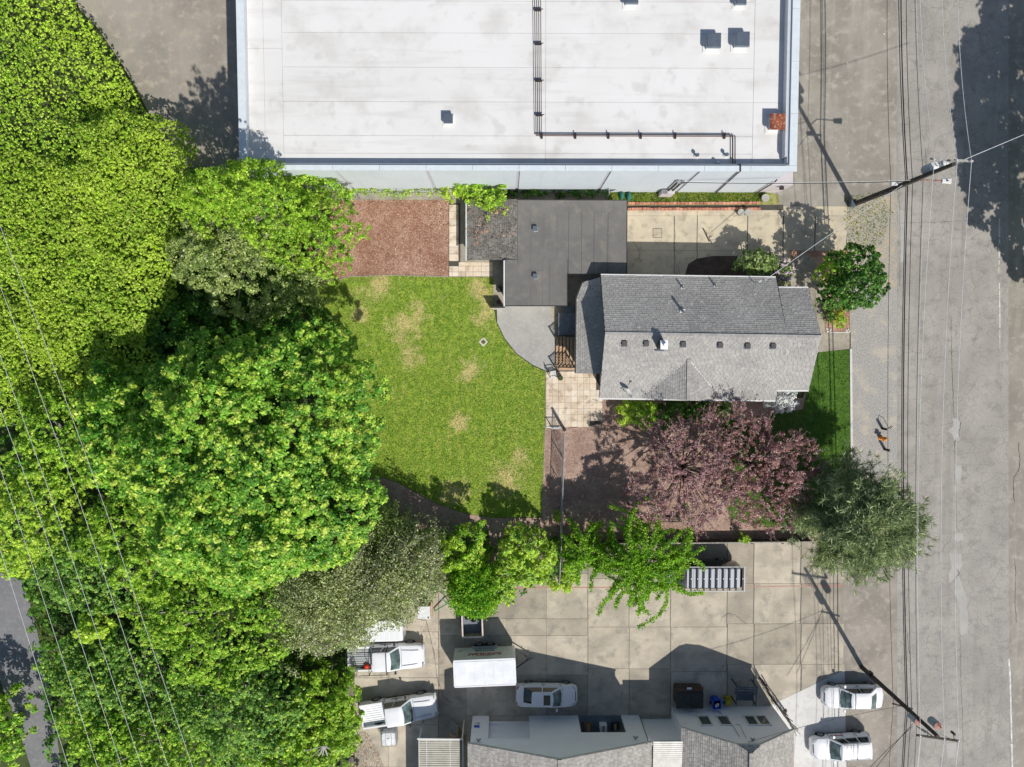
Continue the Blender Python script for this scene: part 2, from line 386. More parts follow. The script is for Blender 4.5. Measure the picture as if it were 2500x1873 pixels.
M['l_maple'] = leafmat('maple_leaves', g(.09,.27,.025), g(.23,.46,.05), g(.47,.66,.10), s=.3, hi=.22)
M['l_maple_new'] = leafmat('maple_new_leaves', g(.34,.52,.05), g(.48,.62,.09), g(.62,.68,.18), s=.5, hi=.2)
M['l_mid'] = leafmat('mid_green_leaves', g(.13,.33,.02), g(.28,.50,.035), g(.50,.64,.09), s=.45, hi=.32)
M['l_cool'] = leafmat('cool_green_leaves', g(.10,.25,.035), g(.19,.38,.06), g(.38,.54,.14), s=.5, hi=.25)
M['l_yel'] = leafmat('yellow_green_leaves', g(.28,.48,.03), g(.42,.60,.06), g(.58,.68,.12), s=.5, hi=.25)
M['l_olive'] = leafmat('olive_leaves', g(.17,.26,.06), g(.32,.41,.11), g(.5,.58,.22), s=.5, hi=.3)
M['l_willow'] = leafmat('willow_leaves', g(.19,.26,.08), g(.33,.40,.14), g(.58,.62,.36), s=.5, hi=.3)
M['l_birch'] = leafmat('light_tree_leaves', g(.16,.34,.02), g(.28,.48,.03), g(.46,.6,.08), s=.5, hi=.3)
M['l_plum'] = leafmat('plum_leaves', g(.15,.075,.08), g(.29,.165,.165), g(.5,.36,.35), s=.45, hi=.28, tr=.25)
M['l_plum2'] = leafmat('red_plum_leaves', g(.20,.08,.075), g(.34,.165,.15), g(.5,.33,.29), s=.45, hi=.28, tr=.25)
M['l_pine'] = leafmat('pine_needles', g(.10,.16,.07), g(.24,.33,.13), g(.58,.63,.33), s=.6, hi=.3, tr=.15)
M['l_deep'] = leafmat('deep_green_leaves', g(.03,.11,.012), g(.06,.2,.02), g(.2,.36,.05), s=.8, hi=.22)
M['l_rhodo'] = leafmat('rhododendron_leaves', g(.10,.18,.04), g(.22,.33,.08), g(.46,.54,.24), s=1, hi=.3)
M['l_fount'] = leafmat('pear_leaves', g(.09,.27,.012), g(.19,.42,.02), g(.36,.58,.03), s=.7, hi=.25)
M['fl_white'] = leafmat('white_blossom', g(.6,.62,.6), g(.72,.73,.72), g(.8,.8,.8), hi=.3, tr=.2)
M['fl_pink'] = leafmat('pink_blossom', g(.45,.28,.42), g(.62,.45,.58), g(.72,.6,.68), hi=.3, tr=.2)
M['fl_orange'] = leafmat('orange_blossom', g(.7,.28,.02), g(.85,.42,.03), g(.85,.6,.05), hi=.3, tr=.2)

# ------------------------------------------------------------------ ground
def pp(pts, h=0.0): return [P(x, y, h) for x, y in pts]
def sheet(name, pts, z, mat):
    mb = MB(); q = [Vector((p.x, p.y, z)) for p in pp(pts)]
    a = sum(q[i].x * q[(i+1) % len(q)].y - q[(i+1) % len(q)].x * q[i].y for i in range(len(q)))
    mb.poly(q if a > 0 else q[::-1]); return structure(mb.obj(name, mat))
mb = MB(); mb.poly([(-400,-400,-.05),(400,-400,-.05),(400,400,-.05),(-400,400,-.05)]); structure(mb.obj('ground', M['soil']))
sheet('west_parking_lot', [(150,-1500),(668,-1500),(668,480),(440,480),(430,430),(400,340),(360,270),(330,210),(280,130),(240,70),(200,30),(170,-20)], -.012, M['westlot'])
sheet('street', [(2190,-1500),(2462,-1500),(2462,1200),(2470,3200),(2190,3200)], .002, M['street'])
sheet('road_shoulder', [(2462,-1500),(3600,-1500),(3600,3200),(2470,3200),(2462,1200)], -.002, M['lot'])
sheet('side_lot', [(1800,-1500),(2192,-1500),(2192,470),(2140,505),(1860,505),(1800,505)], -.004, M['lot'])
sheet('street_apron', [(2050,1330),(2192,1330),(2192,3200),(2050,3200)], -.004, M['apron'])
sheet('lower_lot', [(850,1440),(1075,1440),(1100,1320),(2064,1320),(2064,3200),(850,3200)], -.022, M['lotjoint'])
sheet('footpath', [(-400,1270),(-60,1375),(60,1420),(85,1520),(106,1600),(125,1700),(150,1873),(190,2300),(120,2300),(75,1873),(37,1754),(0,1660),(-60,1520),(-400,1400)], .0, M['path'])
sheet('gravel_shoulder', [(2076,700),(2194,700),(2196,1340),(2080,1340)], -.002, M['gravel'])
sheet('dry_verge', [(2062,495),(2150,470),(2194,470),(2194,702),(2076,702),(2068,600)], -.001, M['gravel2'])
sheet('back_lawn', [(812,685),(850,677),(950,673),(1095,677),(1205,677),(1205,752),(1212,788),(1232,828),(1262,866),(1300,893),(1333,908),(1331,1045),(1322,1262),(1290,1263),(1200,1263),(1130,1252),(1060,1226),(980,1182),(940,1166),(840,1165),(780,1100),(770,700)], .004, M['lawn'])
sheet('mulch_bed', [(780,488),(1096,488),(1096,676),(950,672),(850,676),(805,690),(760,700),(740,560)], .000, M['mulch'])
sheet('side_mulch_bed', [(1332,1042),(1374,1042),(1374,1320),(1332,1400),(1080,1400),(900,1320),(840,1165),(940,1167),(980,1183),(1060,1227),(1130,1253),(1200,1264),(1322,1264)], .0035, M['mulch2'])
sheet('yard_mulch', [(1374,1038),(1400,1045),(1470,1035),(1470,972),(1960,972),(1985,900),(2002,900),(2000,1319),(1374,1319)], .001, M['mulch2'])
sheet('gravel_patio', [(1213,748),(1342,748),(1354,830),(1356,905),(1333,906),(1300,892),(1262,864),(1232,826),(1214,790)], .006, M['pale_gravel'])
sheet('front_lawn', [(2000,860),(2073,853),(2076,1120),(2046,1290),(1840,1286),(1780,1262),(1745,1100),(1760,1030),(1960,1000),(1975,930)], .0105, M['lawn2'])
sheet('front_path', [(1960,612),(1990,640),(2014,700),(2014,850),(1996,862),(1960,862),(1930,690),(1930,640)], .0065, M['walk'])
sheet('entrance_walk', [(2014,812),(2074,812),(2074,852),(2000,860),(2014,840)], .0085, M['walk'])
sheet('planting_bed', [(1930,612),(2070,612),(2074,812),(2015,812),(2014,700),(1985,640),(1930,640)], .003, M['mulch'])
sheet('driveway_bed', [(1672,672),(1680,645),(1700,632),(1740,625),(1800,625),(1800,640),(1930,640),(1935,700),(1672,700)], .004, M['bedsoil'])
sheet('wall_verge', [(1480,468),(1860,468),(1900,475),(1905,500),(1480,502)], .0, M['weeds'])
sheet('pale_forecourt', [(1880,1722),(2062,1636),(2066,1873),(2066,2300),(1880,2300)], .012, M['pale_conc'])
sheet('garage_floor', [(1085,470),(1545,470),(1545,700),(1460,760),(1480,912),(1345,912),(1342,756),(1203,756),(1203,677),(1097,677)], -.004, M['walk'])
sheet('fence_strip', [(800,470),(1100,470),(1100,489),(800,489)], .004, M['walk'])

def slabs(parent, name, xs, ys, mat, z, th=.06, gap=.012, skip=(), keep=None, wob=0):
    rnd = random.Random(5)
    for i in range(len(xs) - 1):
        for j in range(len(ys) - 1):
            if (i, j) in skip: continue
            x0, x1, y0, y1 = xs[i], xs[i+1], ys[j], ys[j+1]
            if keep and not keep((x0 + x1) / 2, (y0 + y1) / 2): continue
            a = P(x0, y1); b = P(x1, y0)
            c = ((a.x + b.x) / 2, (a.y + b.y) / 2); zz = z + rnd.uniform(-wob, wob)
            m = MB(); m.box((0, 0, -th / 2), (b.x - a.x - gap, b.y - a.y - gap, th))
            o = m.obj(name, mat, parent, local=True); o.location = (c[0], c[1], zz)
            if wob: o.rotation_euler = (rnd.uniform(-.004, .004), rnd.uniform(-.004, .004), rnd.uniform(-.01, .01))
lot = group_struct('parking_lot', 'weathered concrete parking lot cast in large slabs')
slabs(lot, 'concrete_slab', [1072,1140,1235,1334,1435], [1320,1400,1511,1552,1648,1748], M['conc'], .0, gap=.014)
slabs(lot, 'concrete_slab', [1435,1536,1637], [1320,1413,1531,1633,1748], M['conc'], .0, gap=.014)
slabs(lot, 'concrete_slab', [1637,1775], [1320,1434,1531,1640,1748], M['conc'], .0, gap=.014)
slabs(lot, 'concrete_slab', [1775,1840,1955,2061], [1320,1425,1523,1622,1748], M['conc'], .0, gap=.014)
slabs(lot, 'concrete_slab', [866,948,1070], [1440,1543,1655,1770,1873,2000], M['conc'], -.002, gap=.018)
slabs(lot, 'concrete_slab', [1072,1140,1400,1650,1955], [1748,1873,2000], M['conc'], -.002, gap=.018)
drv = group_struct('driveway', 'stained tan concrete driveway in cracked slabs')
slabs(drv, 'concrete_slab', [1531,1646,1702,1825,1912,1990,2068], [527,612,676], M['drive'], .0005, gap=.018)
slabs(drv, 'concrete_slab', [1531,1702,1912], [513,527], M['drive'], .0, gap=.02)
slabs(drv, 'concrete_slab', [1912,1990,2068], [504,527], M['drive'], .001, gap=.01)
sheet('drive_edge', [(1530,500),(1912,500),(1912,630),(1800,640),(1700,640),(1672,676),(1530,676)], -.002, M['joint'])
pat = group_struct('patio', 'patio of small square tan pavers')
sheet('patio_bed', [(1332,905),(1470,905),(1470,1036),(1375,1042),(1332,1042)], .0025, M['joint'])
slabs(pat, 'paver', [1333 + 15.3 * i for i in range(10)], [907 + 15.1 * j for j in range(10)], M['paver'], .022, gap=.013, wob=.004,
      skip=[(i, 9) for i in range(10)] + [(8, 0), (8, 1), (8, 2), (7, 8), (8, 8)])
wk = group_struct('paver_walk', 'walk of pale pavers between bark bed and shed')
sheet('paver_bed', [(1095,496),(1124,496),(1124,640),(1203,640),(1203,675),(1095,675)], .002, M['joint'])
slabs(wk, 'paver', [1096.5,1119.5], [500 + 17.2 * i for i in range(9)], M['paver'], .02, gap=.02, wob=.004)
slabs(wk, 'paver', [1096.5,1104,1120,1137,1155,1175,1203], [650,664,675], M['paver'], .02, gap=.02, wob=.004)
slabs(wk, 'paver', [1120,1147,1175,1203], [640,650], M['paver'], .02, gap=.02, wob=.004)

# lawn edging, kerbs and painted lines
def strip(name, pts, w, mat, z=.012, th=.08, struct=True):
    m = MB(); q = pp(pts)
    for a, b in zip(q[:-1], q[1:]):
        m.beam((a.x, a.y, z - th / 2), (b.x, b.y, z - th / 2), w, th)
    o = m.obj(name, mat)
    return structure(o) if struct else o
strip('lawn_kerb', [(2077,852),(2078,985),(2079,1115)], .17, M['pale_conc'], .05)
strip('bed_kerb', [(2075,672),(2076,812)], .15, M['walk'], .04)
strip('bed_kerb', [(2018,811),(2074,812)], .06, M['pale_conc'], .04)
strip('lawn_edging', [(806,690),(850,676),(950,672),(1095,676)], .06, M['walk'], .04)
strip('lawn_edging', [(1214,790),(1232,827),(1262,865),(1300,892),(1333,907)], .05, M['dark_trim'], .04)
strip('lawn_edging', [(1332,907),(1331,1045),(1323,1262)], .05, M['walk'], .03)
strip('patio_curb', [(1333,1043),(1366,1044)], .12, M['pale_conc'], .06)
red = group_struct('red_line')
m = MB(); q = pp([(1090,1436),(1320,1434.5),(1640,1434),(2061,1430)])
for a, b in zip(q[:-1], q[1:]): m.beam((a.x,a.y,.0035),(b.x,b.y,.0035),.075,.005)
m.obj('painted_stripe', M['redline'], red)
white = group_struct('road_line')
def line(pts, w=.12):
    m = MB(); q = pp(pts)
    for a, b in zip(q[:-1], q[1:]): m.beam((a.x,a.y,.004),(b.x,b.y,.004),w,.006)
    m.obj('painted_stripe', M['roadpaint'], white)
line([(2440,534),(2440,580)]); line([(2440,584),(2440,596)]); line([(2440,615),(2439,630)]); line([(2439,636),(2439,646)], .07)
line([(2439,652),(2438,668)], .05); line([(2440,690),(2441,760),(2441,800)], .08); line([(2441,805),(2441,850)], .05)
line([(2463,1608),(2466,1650),(2468,1740),(2470,1812)], .13); line([(2470,1816),(2472,1890),(2475,2100)], .13)
for k, (pts) in enumerate([[(2325,1020),(2343,1024),(2344,1050),(2342,1074),(2330,1078),(2325,1060),(2312,1052),(2328,1040)],
        [(2335,1135),(2346,1138),(2349,1150),(2344,1180),(2336,1178),(2328,1150)],
        [(2333,1300),(2350,1302),(2351,1318),(2338,1322),(2329,1318)],
        [(2316,1350),(2347,1352),(2349,1380),(2340,1400),(2349,1430),(2361,1460),(2360,1485),(2364,1500),(2362,1545),(2348,1552),(2344,1546),(2343,1490),(2330,1440),(2331,1412),(2318,1425),(2315,1400),(2324,1385)],
        [(2310,1815),(2335,1812),(2336,1848),(2312,1852)], [(2190,505),(2210,520),(2214,590),(2205,640),(2198,640),(2196,560)]]):
    sheet('road_patch', pts, .008, M['patch'])
def crackline(pts, w):
    rnd = random.Random(len(pts) + int(pts[0][0])); q = pp(pts); m = MB(); pth = []
    for a, b in zip(q[:-1], q[1:]):
        n = max(2, int((b - a).length / .16))
        for i in range(n):
            s = a.lerp(b, i / n); pth.append((s.x + rnd.uniform(-.04, .04), s.y + rnd.uniform(-.04, .04)))
    pth.append((q[-1].x, q[-1].y)); L = []; Rr = []
    for i, p in enumerate(pth):
        d = Vector(pth[min(i+1, len(pth)-1)]) - Vector(pth[max(i-1, 0)]); n = Vector((-d.y, d.x)).normalized() * w * rnd.uniform(.15, .75)
        L.append((p[0] + n.x, p[1] + n.y, .011)); Rr.append((p[0] - n.x, p[1] - n.y, .011))
    for i in range(len(pth) - 1): m.add([Rr[i], Rr[i+1], L[i+1], L[i]], [(0, 1, 2, 3)])
    return structure(m.obj('pavement_crack', M['crack']))
crackline([(2321,770),(2323,850),(2326,940),(2329,1020)], .022)
crackline([(2341,1024),(2346,1034),(2342,1050),(2341,1068),(2334,1075),(2328,1082)], .035)
crackline([(2330,1082),(2330,1150),(2333,1200),(2336,1290)], .018)
crackline([(2344,1550),(2345,1640),(2350,1750),(2352,1900)], .014)
crackline([(2486,1080),(2490,1120),(2487,1150),(2475,1165),(2474,1200),(2478,1230)], .03)
crackline([(2476,1360),(2480,1400),(2478,1450),(2481,1520)], .025)
crackline([(2337,1390),(2341,1400),(2332,1412)], .04)
crackline([(1757,1524),(1762,1508),(1778,1498),(1795,1500),(1808,1514),(1822,1522)], .018)
crackline([(1435,1320),(1435,1434),(1436,1640)], .012)
crackline([(1546,590),(1560,612),(1563,640)], .025)
crackline([(1646,527),(1648,570),(1646,610),(1650,640),(1660,668)], .018)
crackline([(1020,1513),(1040,1515),(1052,1560),(1060,1600),(1066,1650),(1082,1700),(1100,1715)], .035)
crackline([(1722,560),(1728,580),(1738,595)], .03)
crackline([(2200,545),(2300,542),(2438,535)], .014)
for j, pts in enumerate([[(2195,470),(2198,600),(2196,700)], [(2215,1450),(2210,1520),(2222,1600)]]): crackline(pts, .02)

# ------------------------------------------------------------------ shingled planes
def clip_u(poly, v):
    xs = []
    for i in range(len(poly)):
        a, b = poly[i], poly[(i+1) % len(poly)]
        if (a[1] - v) * (b[1] - v) < 0: xs.append(a[0] + (b[0] - a[0]) * (v - a[1]) / (b[1] - a[1]))
    return (min(xs), max(xs)) if len(xs) >= 2 else None
def shingle_plane(mb, base, pts, e0, e1, w=.31, h=.165, lift=.03, seed=1):
    """pts: coplanar 3-D polygon; e0->e1 the eave direction, courses climb away from it"""
    rnd = random.Random(seed); pts = [Vector(p) for p in pts]
    u = (Vector(e1) - Vector(e0)).normalized()
    nrm = Vector((0, 0, 0))
    for i in range(len(pts)): nrm += pts[i].cross(pts[(i+1) % len(pts)])
    nrm.normalize()
    if nrm.z < 0: nrm = -nrm; pts = pts[::-1]
    v = nrm.cross(u)
    if v.z < 0: v = -v
    o = Vector(e0); loc = [((p - o).dot(u), (p - o).dot(v)) for p in pts]
    base.poly([p for p in pts])
    v0 = min(q[1] for q in loc); v1 = max(q[1] for q in loc); r = 0
    while v0 + r * h < v1 - .02:
        va = v0 + r * h; vb = min(va + h, v1)
        c = clip_u(loc, (va + vb) / 2); r += 1
        if not c: continue
        x = c[0] - (rnd.random() * w)
        while x < c[1]:
            a = max(x, c[0]); b = min(x + w - .015, c[1]); x += w
            if b - a < .03: continue
            k = lift * rnd.uniform(.6, 1.3)
            P0 = o + u * a + v * va; P1 = o + u * b + v * va; P2 = o + u * b + v * (vb + .01); P3 = o + u * a + v * (vb + .01)
            lo = nrm * .003
            mb.add([P0 + nrm * k, P1 + nrm * k, P2 + nrm * .006, P3 + nrm * .006, P0 + lo, P1 + lo], [(0, 1, 2, 3), (4, 5, 1, 0)] if (u.cross(v)).dot(nrm) > 0 else [(3, 2, 1, 0), (0, 1, 5, 4)])
def ridge_caps(mb, a, b, w=.16, step=.2):
    a, b = Vector(a), Vector(b); n = int((b - a).length / step)
    for i in range(n):
        p = a.lerp(b, i / n); q = a.lerp(b, (i + 1.15) / n)
        mb.beam(p + Vector((0, 0, .02)), q + Vector((0, 0, .035)), w * 2, .02)

# ------------------------------------------------------------------ warehouse
wh = thing('warehouse', 'large flat white-roofed warehouse with pale blue wall panels', 'warehouse')
HT, HR = 7.1, 6.3
xw0, xw1 = P(584, 416, HT).x, P(1946, 416, HT).x; ys_ = P(1200, 416.5, HT).y; yn = P(1200, -700, HT).y
x0w, x1w = xw0 + .03, xw1 - .35
pan_top = 6.95
m = MB(); xs = [P(c, 416.5, HT).x for c in (590, 815, 1040, 1265.5, 1491.5, 1711)] + [x1w]
for i in range(len(xs) - 1):
    a, b = xs[i] + .12, xs[i+1] - .12
    if i == 0: a = x0w
    if i == len(xs) - 2: b = x1w
    m = MB(); m.box(((a + b) / 2, ys_ + .17, pan_top / 2), (b - a, .2, pan_top)); m.obj('wall_panel', M['wall_blue'], wh)
m = MB(); m.box(((x0w + x1w) / 2, ys_ + .24, pan_top / 2), (x1w - x0w - .1, .18, pan_top - .01)); m.obj('wall_core', M['joint_band'], wh)
for X in (x0w + .15, x1w - .15):
    m = MB(); m.box((X, (ys_ + yn) / 2 + .3, pan_top / 2), (.25, yn - ys_ - .6, pan_top)); m.obj('side_wall', M['wall_blue'], wh)
for c_, d_ in ((((x0w + x1w) / 2, ys_ + .42, 6.6), (x1w - x0w - .6, .15, .68)), ((x0w + .35, (ys_ + yn) / 2 + .5, 6.6), (.14, yn - ys_ - 1, .68)), ((x1w - .35, (ys_ + yn) / 2 + .5, 6.6), (.14, yn - ys_ - 1, .68))):
    m = MB(); m.box(c_, d_); m.obj('parapet_lining', M['parapet_in'], wh)
cx = [xw0 + i * (xw1 - xw0) / 12 for i in range(13)]
for i in range(12):
    m = MB(); m.box(((cx[i] + cx[i+1]) / 2, ys_ + .17, 7.03), (cx[i+1] - cx[i] - .02, .36, .14)); m.obj('coping', M['coping'], wh)
m = MB(); m.box((xw0 + .27, (ys_ + yn) / 2 + .2, 7.03), (.5, yn - ys_ - .38, .14)); m.obj('coping', M['coping'], wh)
for i in range(8):
    y0 = ys_ + .36 + i * 3.4; m = MB(); m.box((xw1 - .27, y0 + 1.7, 7.03), (.5, 3.38, .14)); m.obj('coping', M['coping'], wh)
m = MB(); m.box(((x0w + x1w) / 2, (ys_ + yn) / 2, 6.18), (x1w - x0w - .5, yn - ys_ - .5, .18)); m.obj('roof_deck', M['seam'], wh)
xr = [P(c, 200, HR).x for c in (588, 645, 690, 1332, 1840, 1925)]
rows = [-700, -330, -250, -166, -82, 3, 81, 165, 249, 332, 375, 404]
for i in range(5):
    rr = rows if 2 <= i <= 3 else ([-700, 120, 404] if i < 2 else [-700, -100, 249, 404])
    for j in range(len(rr) - 1):
        xa, xb = xr[i], xr[i+1]; ya, yb = P(1200, rr[j+1], HR).y, P(1200, rr[j], HR).y
        if i == 0: xa = x0w + .3
        if i == 4: xb = x1w - .3
        if j == len(rr) - 2: ya = ys_ + .4
        m = MB(); m.box(((xa + xb) / 2, (ya + yb) / 2, 6.285), (xb - xa - .022, yb - ya - .022, .03)); m.obj('roof_sheet', M['white_roof'], wh)
# low wing on the east
m = MB(); ex1 = P(1903, 471).x; m.prism([(x1w + .01, ys_ + .08), (ex1, ys_ + .08), (ex1, P(1900, 438).y), (x1w + .01, P(1900, 438).y)], 0, 2.55); m.obj('side_block', M['pinkwall'], wh)

def vent(px, py, hroof, w, h, label, mat='unit', name='roof_vent', pw=0, open_=False, side=0):
    p = P(px, py, hroof + h); t = thing(name, label, 'roof vent', (p.x, p.y, hroof), 0, 'box vents on the white roof')
    m = MB(); m.box((0, 0, h * .35), (w * .82, w * .82, h * .7)); m.obj('curb', M['unit_curb'], t, local=True)
    m = MB(); m.box((0, 0, h * .85), (w, w, h * .3)); m.box((0, 0, h + .012), (w * .9, w * .9, .024)); m.obj('hood', M[mat], t, local=True)
    m = MB(); m.box((0, 0, .02), (w * 1.25, w * 1.25, .04)); m.obj('flashing', M['unit_curb'], t, local=True)
    return t
vent(1743, 98, HR, .95, .6, 'blue-grey square roof vent, left one of the pair beside each other on the white roof')
vent(1813, 95, HR, .95, .65, 'blue-grey square roof vent, right one of the pair beside each other on the white roof')
vent(1094, 289, HR, .62, .45, 'small lone blue-grey roof vent near the middle of the white roof')
vent(1543, -8, HR, .85, .6, 'roof vent half cut by the top of the photo, left of its neighbour')
vent(1810, -3, HR, .7, .55, 'small roof vent cut by the top of the photo, above the pair')
t = vent(1900, 296, HR, 1.0, .7, 'rusty red-brown square vent cap by the east parapet of the white roof', 'rust')
for i, (a, b, lab) in enumerate([(1703, 378, 'short pipe vent on the white roof, leftmost of three near its south-east corner'), (1775, 377, 'short pipe vent just beside the dark double pipe on the white roof'), (1753, 398, 'short pipe vent in the shaded strip by the south parapet')]):
    p = P(a, b, HR + .4); t = thing('pipe_vent', lab, 'pipe vent', (p.x, p.y, HR), 0, 'pipe vents on the white roof')
    m = MB(); m.cyl((0, 0), .08, 0, .42, 14); m.obj('pipe', M['chrome'], t, local=True)
    m = MB(); m.cyl((0, 0), .13, .4, .5, 14, .1); m.obj('cap', M['unit'], t, local=True)
    m = MB(); m.cyl((0, 0), .16, .0, .06, 14); m.obj('flange', M['unit_curb'], t, local=True)
pr = thing('roof_piping', 'dark pipe run on blocks crossing the white roof to the parapet', 'pipes', P(1313, 330, HR))
for k in range(4):
    m = MB(); m.tube([P(1304.5 + 5.2 * k, -300, 6.55), P(1305 + 5 * k, 0, 6.55), P(1309 + 4.2 * k, 329, 6.55)], .026, 6); m.obj('pipe', M['black_pipe'], pr)
for d_, mt in ((0, 'black_pipe'), (3.2, 'redpipe')):
    m = MB(); m.tube([P(1308, 328 + d_, 6.52), P(1500, 329 + d_, 6.52), P(1787, 330 + d_, 6.52)], .032, 6); m.obj('pipe', M[mt], pr)
for y_ in (-60, 24, 107, 197, 281):
    m = MB(); q = P(1306 + y_ * .012 + 7, y_, 6.45); m.box((q.x, q.y, 6.4), (.46, .1, .16)); m.box((q.x + .08, q.y - .02, 6.6), (.5, .05, .04)); m.obj('pipe_block', M['black_pipe'], pr)
for x_ in (1323, 1405, 1486, 1565, 1649, 1769):
    m = MB(); q = P(x_, 331, 6.45); m.box((q.x, q.y - .03, 6.4), (.12, .34, .16)); m.box((q.x, q.y, 6.59), (.06, .34, .04)); m.obj('pipe_block', M['black_pipe'], pr)
for x_ in (1789, 1794.5):
    m = MB(); m.tube([P(x_ - 3, 330, 6.52), P(x_, 333, 6.52), P(x_, 402, 6.52)], .04, 6); m.obj('pipe', M['black_pipe'], pr)
yw = ys_ + .02
m = MB(); m.tube([P(1795, 402, 6.55), P(1800, 405, 6.6), P(1808, 401, 7.15), Vector((P(1808, 416, 7.15).x, yw - .03, 7.15)), Vector((P(1808, 416, 7.15).x, yw - .03, 6.5)), Vector((P(1745, 470).x, yw - .03, .3))], .045, 6)
m.obj('downpipe', M['black_pipe'], pr)
dp = thing('wall_downpipe', 'thin dark pipe running down the pale blue wall near its corner', 'pipe', (P(1843, 471).x, yw, 0))
m = MB(); m.tube([Vector((P(1843, 470).x, yw - .05, 0.2)), Vector((P(1843, 470).x, yw - .05, 4.0)), Vector((P(1843, 470).x + .1, yw + .1, 4.2))], .05, 6); m.obj('pipe', M['black_pipe'], dp)
# meters and conduits on the wall
el = thing('electric_meter_cabinet', 'pale grey electric cabinet with dark conduits on the pale blue wall', 'electrical cabinet', (P(1620, 470).x, yw, 0))
xe = P(1622, 470).x
m = MB(); m.box((xe, yw - .17, .75), (.95, .3, 1.3)); m.obj('cabinet', M['pinkwall'], el)
m = MB(); m.box((xe - .25, yw - .2, 1.46), (.3, .28, .1)); m.obj('meter', M['chrome'], el)
for dx, h_ in ((.0, 4.3), (.32, 4.2)):
    m = MB(); m.tube([(xe + dx, yw - .1, 1.4), (xe + dx, yw - .1, h_)], .07, 8); m.obj('conduit', M['black_pipe'], el)
    m = MB(); m.box((xe + dx + .05, yw - .14, h_ + .05), (.22, .22, .14)); m.obj('weatherhead', M['chrome'], el)
wl = thing('wall_lamp', 'small dark wall lamp on the pale wall by the building corner', 'lamp', (P(1880, 470).x, yw - .1, 2.2))
m = MB(); m.box((0, -.02, .1), (.3, .2, .15)); m.obj('housing', M['black_pipe'], wl, local=True)
m = MB(); m.box((0, .06, .25), (.12, .06, .3)); m.obj('bracket', M['black_pipe'], wl, local=True)

# ------------------------------------------------------------------ garage and shed
ga = thing('garage', 'low garage with flat grey roof and ivy-covered shingled lean-to', 'garage', P(1380, 600))
GH = 2.35
def edge_wall(mb, pts, z1, inset=0, th=.15):
    for a, b in zip(pts, pts[1:] + pts[:1]): mb.beam((a.x, a.y, z1 / 2), (b.x, b.y, z1 / 2), th, z1)
roof = pp([(1233,634),(1263,634),(1263,487.5),(1531,489),(1529.5,668),(1386,668),(1385,747),(1233,747)], GH)
m = MB(); m.prism([(p.x, p.y) for p in roof], GH - .16, GH - .01); m.obj('roof', M['under'], ga)
# strips of rolled roofing
def rstrip(x0, x1, y0, y1):
    a = P(x0, y1, GH); b = P(x1, y0, GH); m = MB(); m.box(((a.x + b.x) / 2, (a.y + b.y) / 2, GH), (b.x - a.x - .005, b.y - a.y - .005, .014)); m.obj('roofing_strip', M['flatroof'], ga)
for x0, x1 in ((1263,1295),(1295,1328),(1328,1360),(1360,1388),(1388,1420),(1420,1450),(1450,1484),(1484,1531)):
    y1 = 634 if x1 <= 1388 else 668
    rstrip(x0, x1, 518, y1)
rstrip(1263, 1499, 488.5, 518); rstrip(1499, 1531, 488.5, 518)
for x0, x1 in ((1234,1263),(1263,1295),(1295,1325),(1325,1342),(1342,1385)): rstrip(x0, x1, 634, 746.5)
for a, b in (((1263,488),(1531,489)),((1531,489),(1530,668)),((1385,668),(1385,747)),((1385,747),(1233,747))):
    m = MB(); q = pp([a, b], GH); m.beam(q[0] - Vector((0,0,.06)), q[1] - Vector((0,0,.06)), .05, .17); m.obj('fascia', M['dark_trim'], ga)
m = MB(); q = pp([(1231,636),(1231,748)], GH); m.beam(q[0] - Vector((0,0,.04)), q[1] - Vector((0,0,.04)), .1, .1); m.obj('gutter', M['gutter'], ga)
wl_ = pp([(1243,640),(1270,640),(1270,497),(1520,497),(1520,662),(1378,662),(1378,738),(1243,738)], GH)
m = MB(); edge_wall(m, wl_, GH - .17); m.obj('wall', M['housewall'], ga)
for (x_, y_) in ((1308, 560), (1308, 676)):
    q = P(x_, y_, GH + .1)
    m = MB(); m.box((q.x, q.y, GH + .014), (.95, .95, .014)); f = m.obj('vent_patch', M['flatroof'], ga)
    m = MB(); m.box((q.x, q.y, GH + .13), (.3, .3, .22)); m.obj('roof_vent', M['unit_curb'], ga)
    m = MB(); m.box((q.x - .04, q.y + .03, GH + .255), (.36, .36, .03)); m.obj('vent_cap', M['unit'], ga)
# shed lean-to
SW = [P(1140,487,1.75), P(1140,636,1.75), P(1263,634,2.3), P(1263,487,2.3)]
sh, shb = MB(), MB(); shingle_plane(sh, shb, SW, SW[1], SW[0], seed=3)
shb.obj('lean_to_deck', M['under'], ga); sh.obj('shingles', M['shingle_moss'], ga, kind='stuff')
m = MB(); m.beam(SW[0] - Vector((.05,0,.05)), SW[1] - Vector((.05,0,.05)), .1, .1); m.obj('gutter', M['gutter'], ga)
m = MB(); m.prism([(SW[0].x + .35, SW[0].y - .3), (SW[1].x + .35, SW[1].y + .25), (SW[2].x - .02, SW[2].y + .25), (SW[3].x - .02, SW[3].y - .3)], 0, 1.7); m.obj('lean_to_wall', M['housewall'], ga)
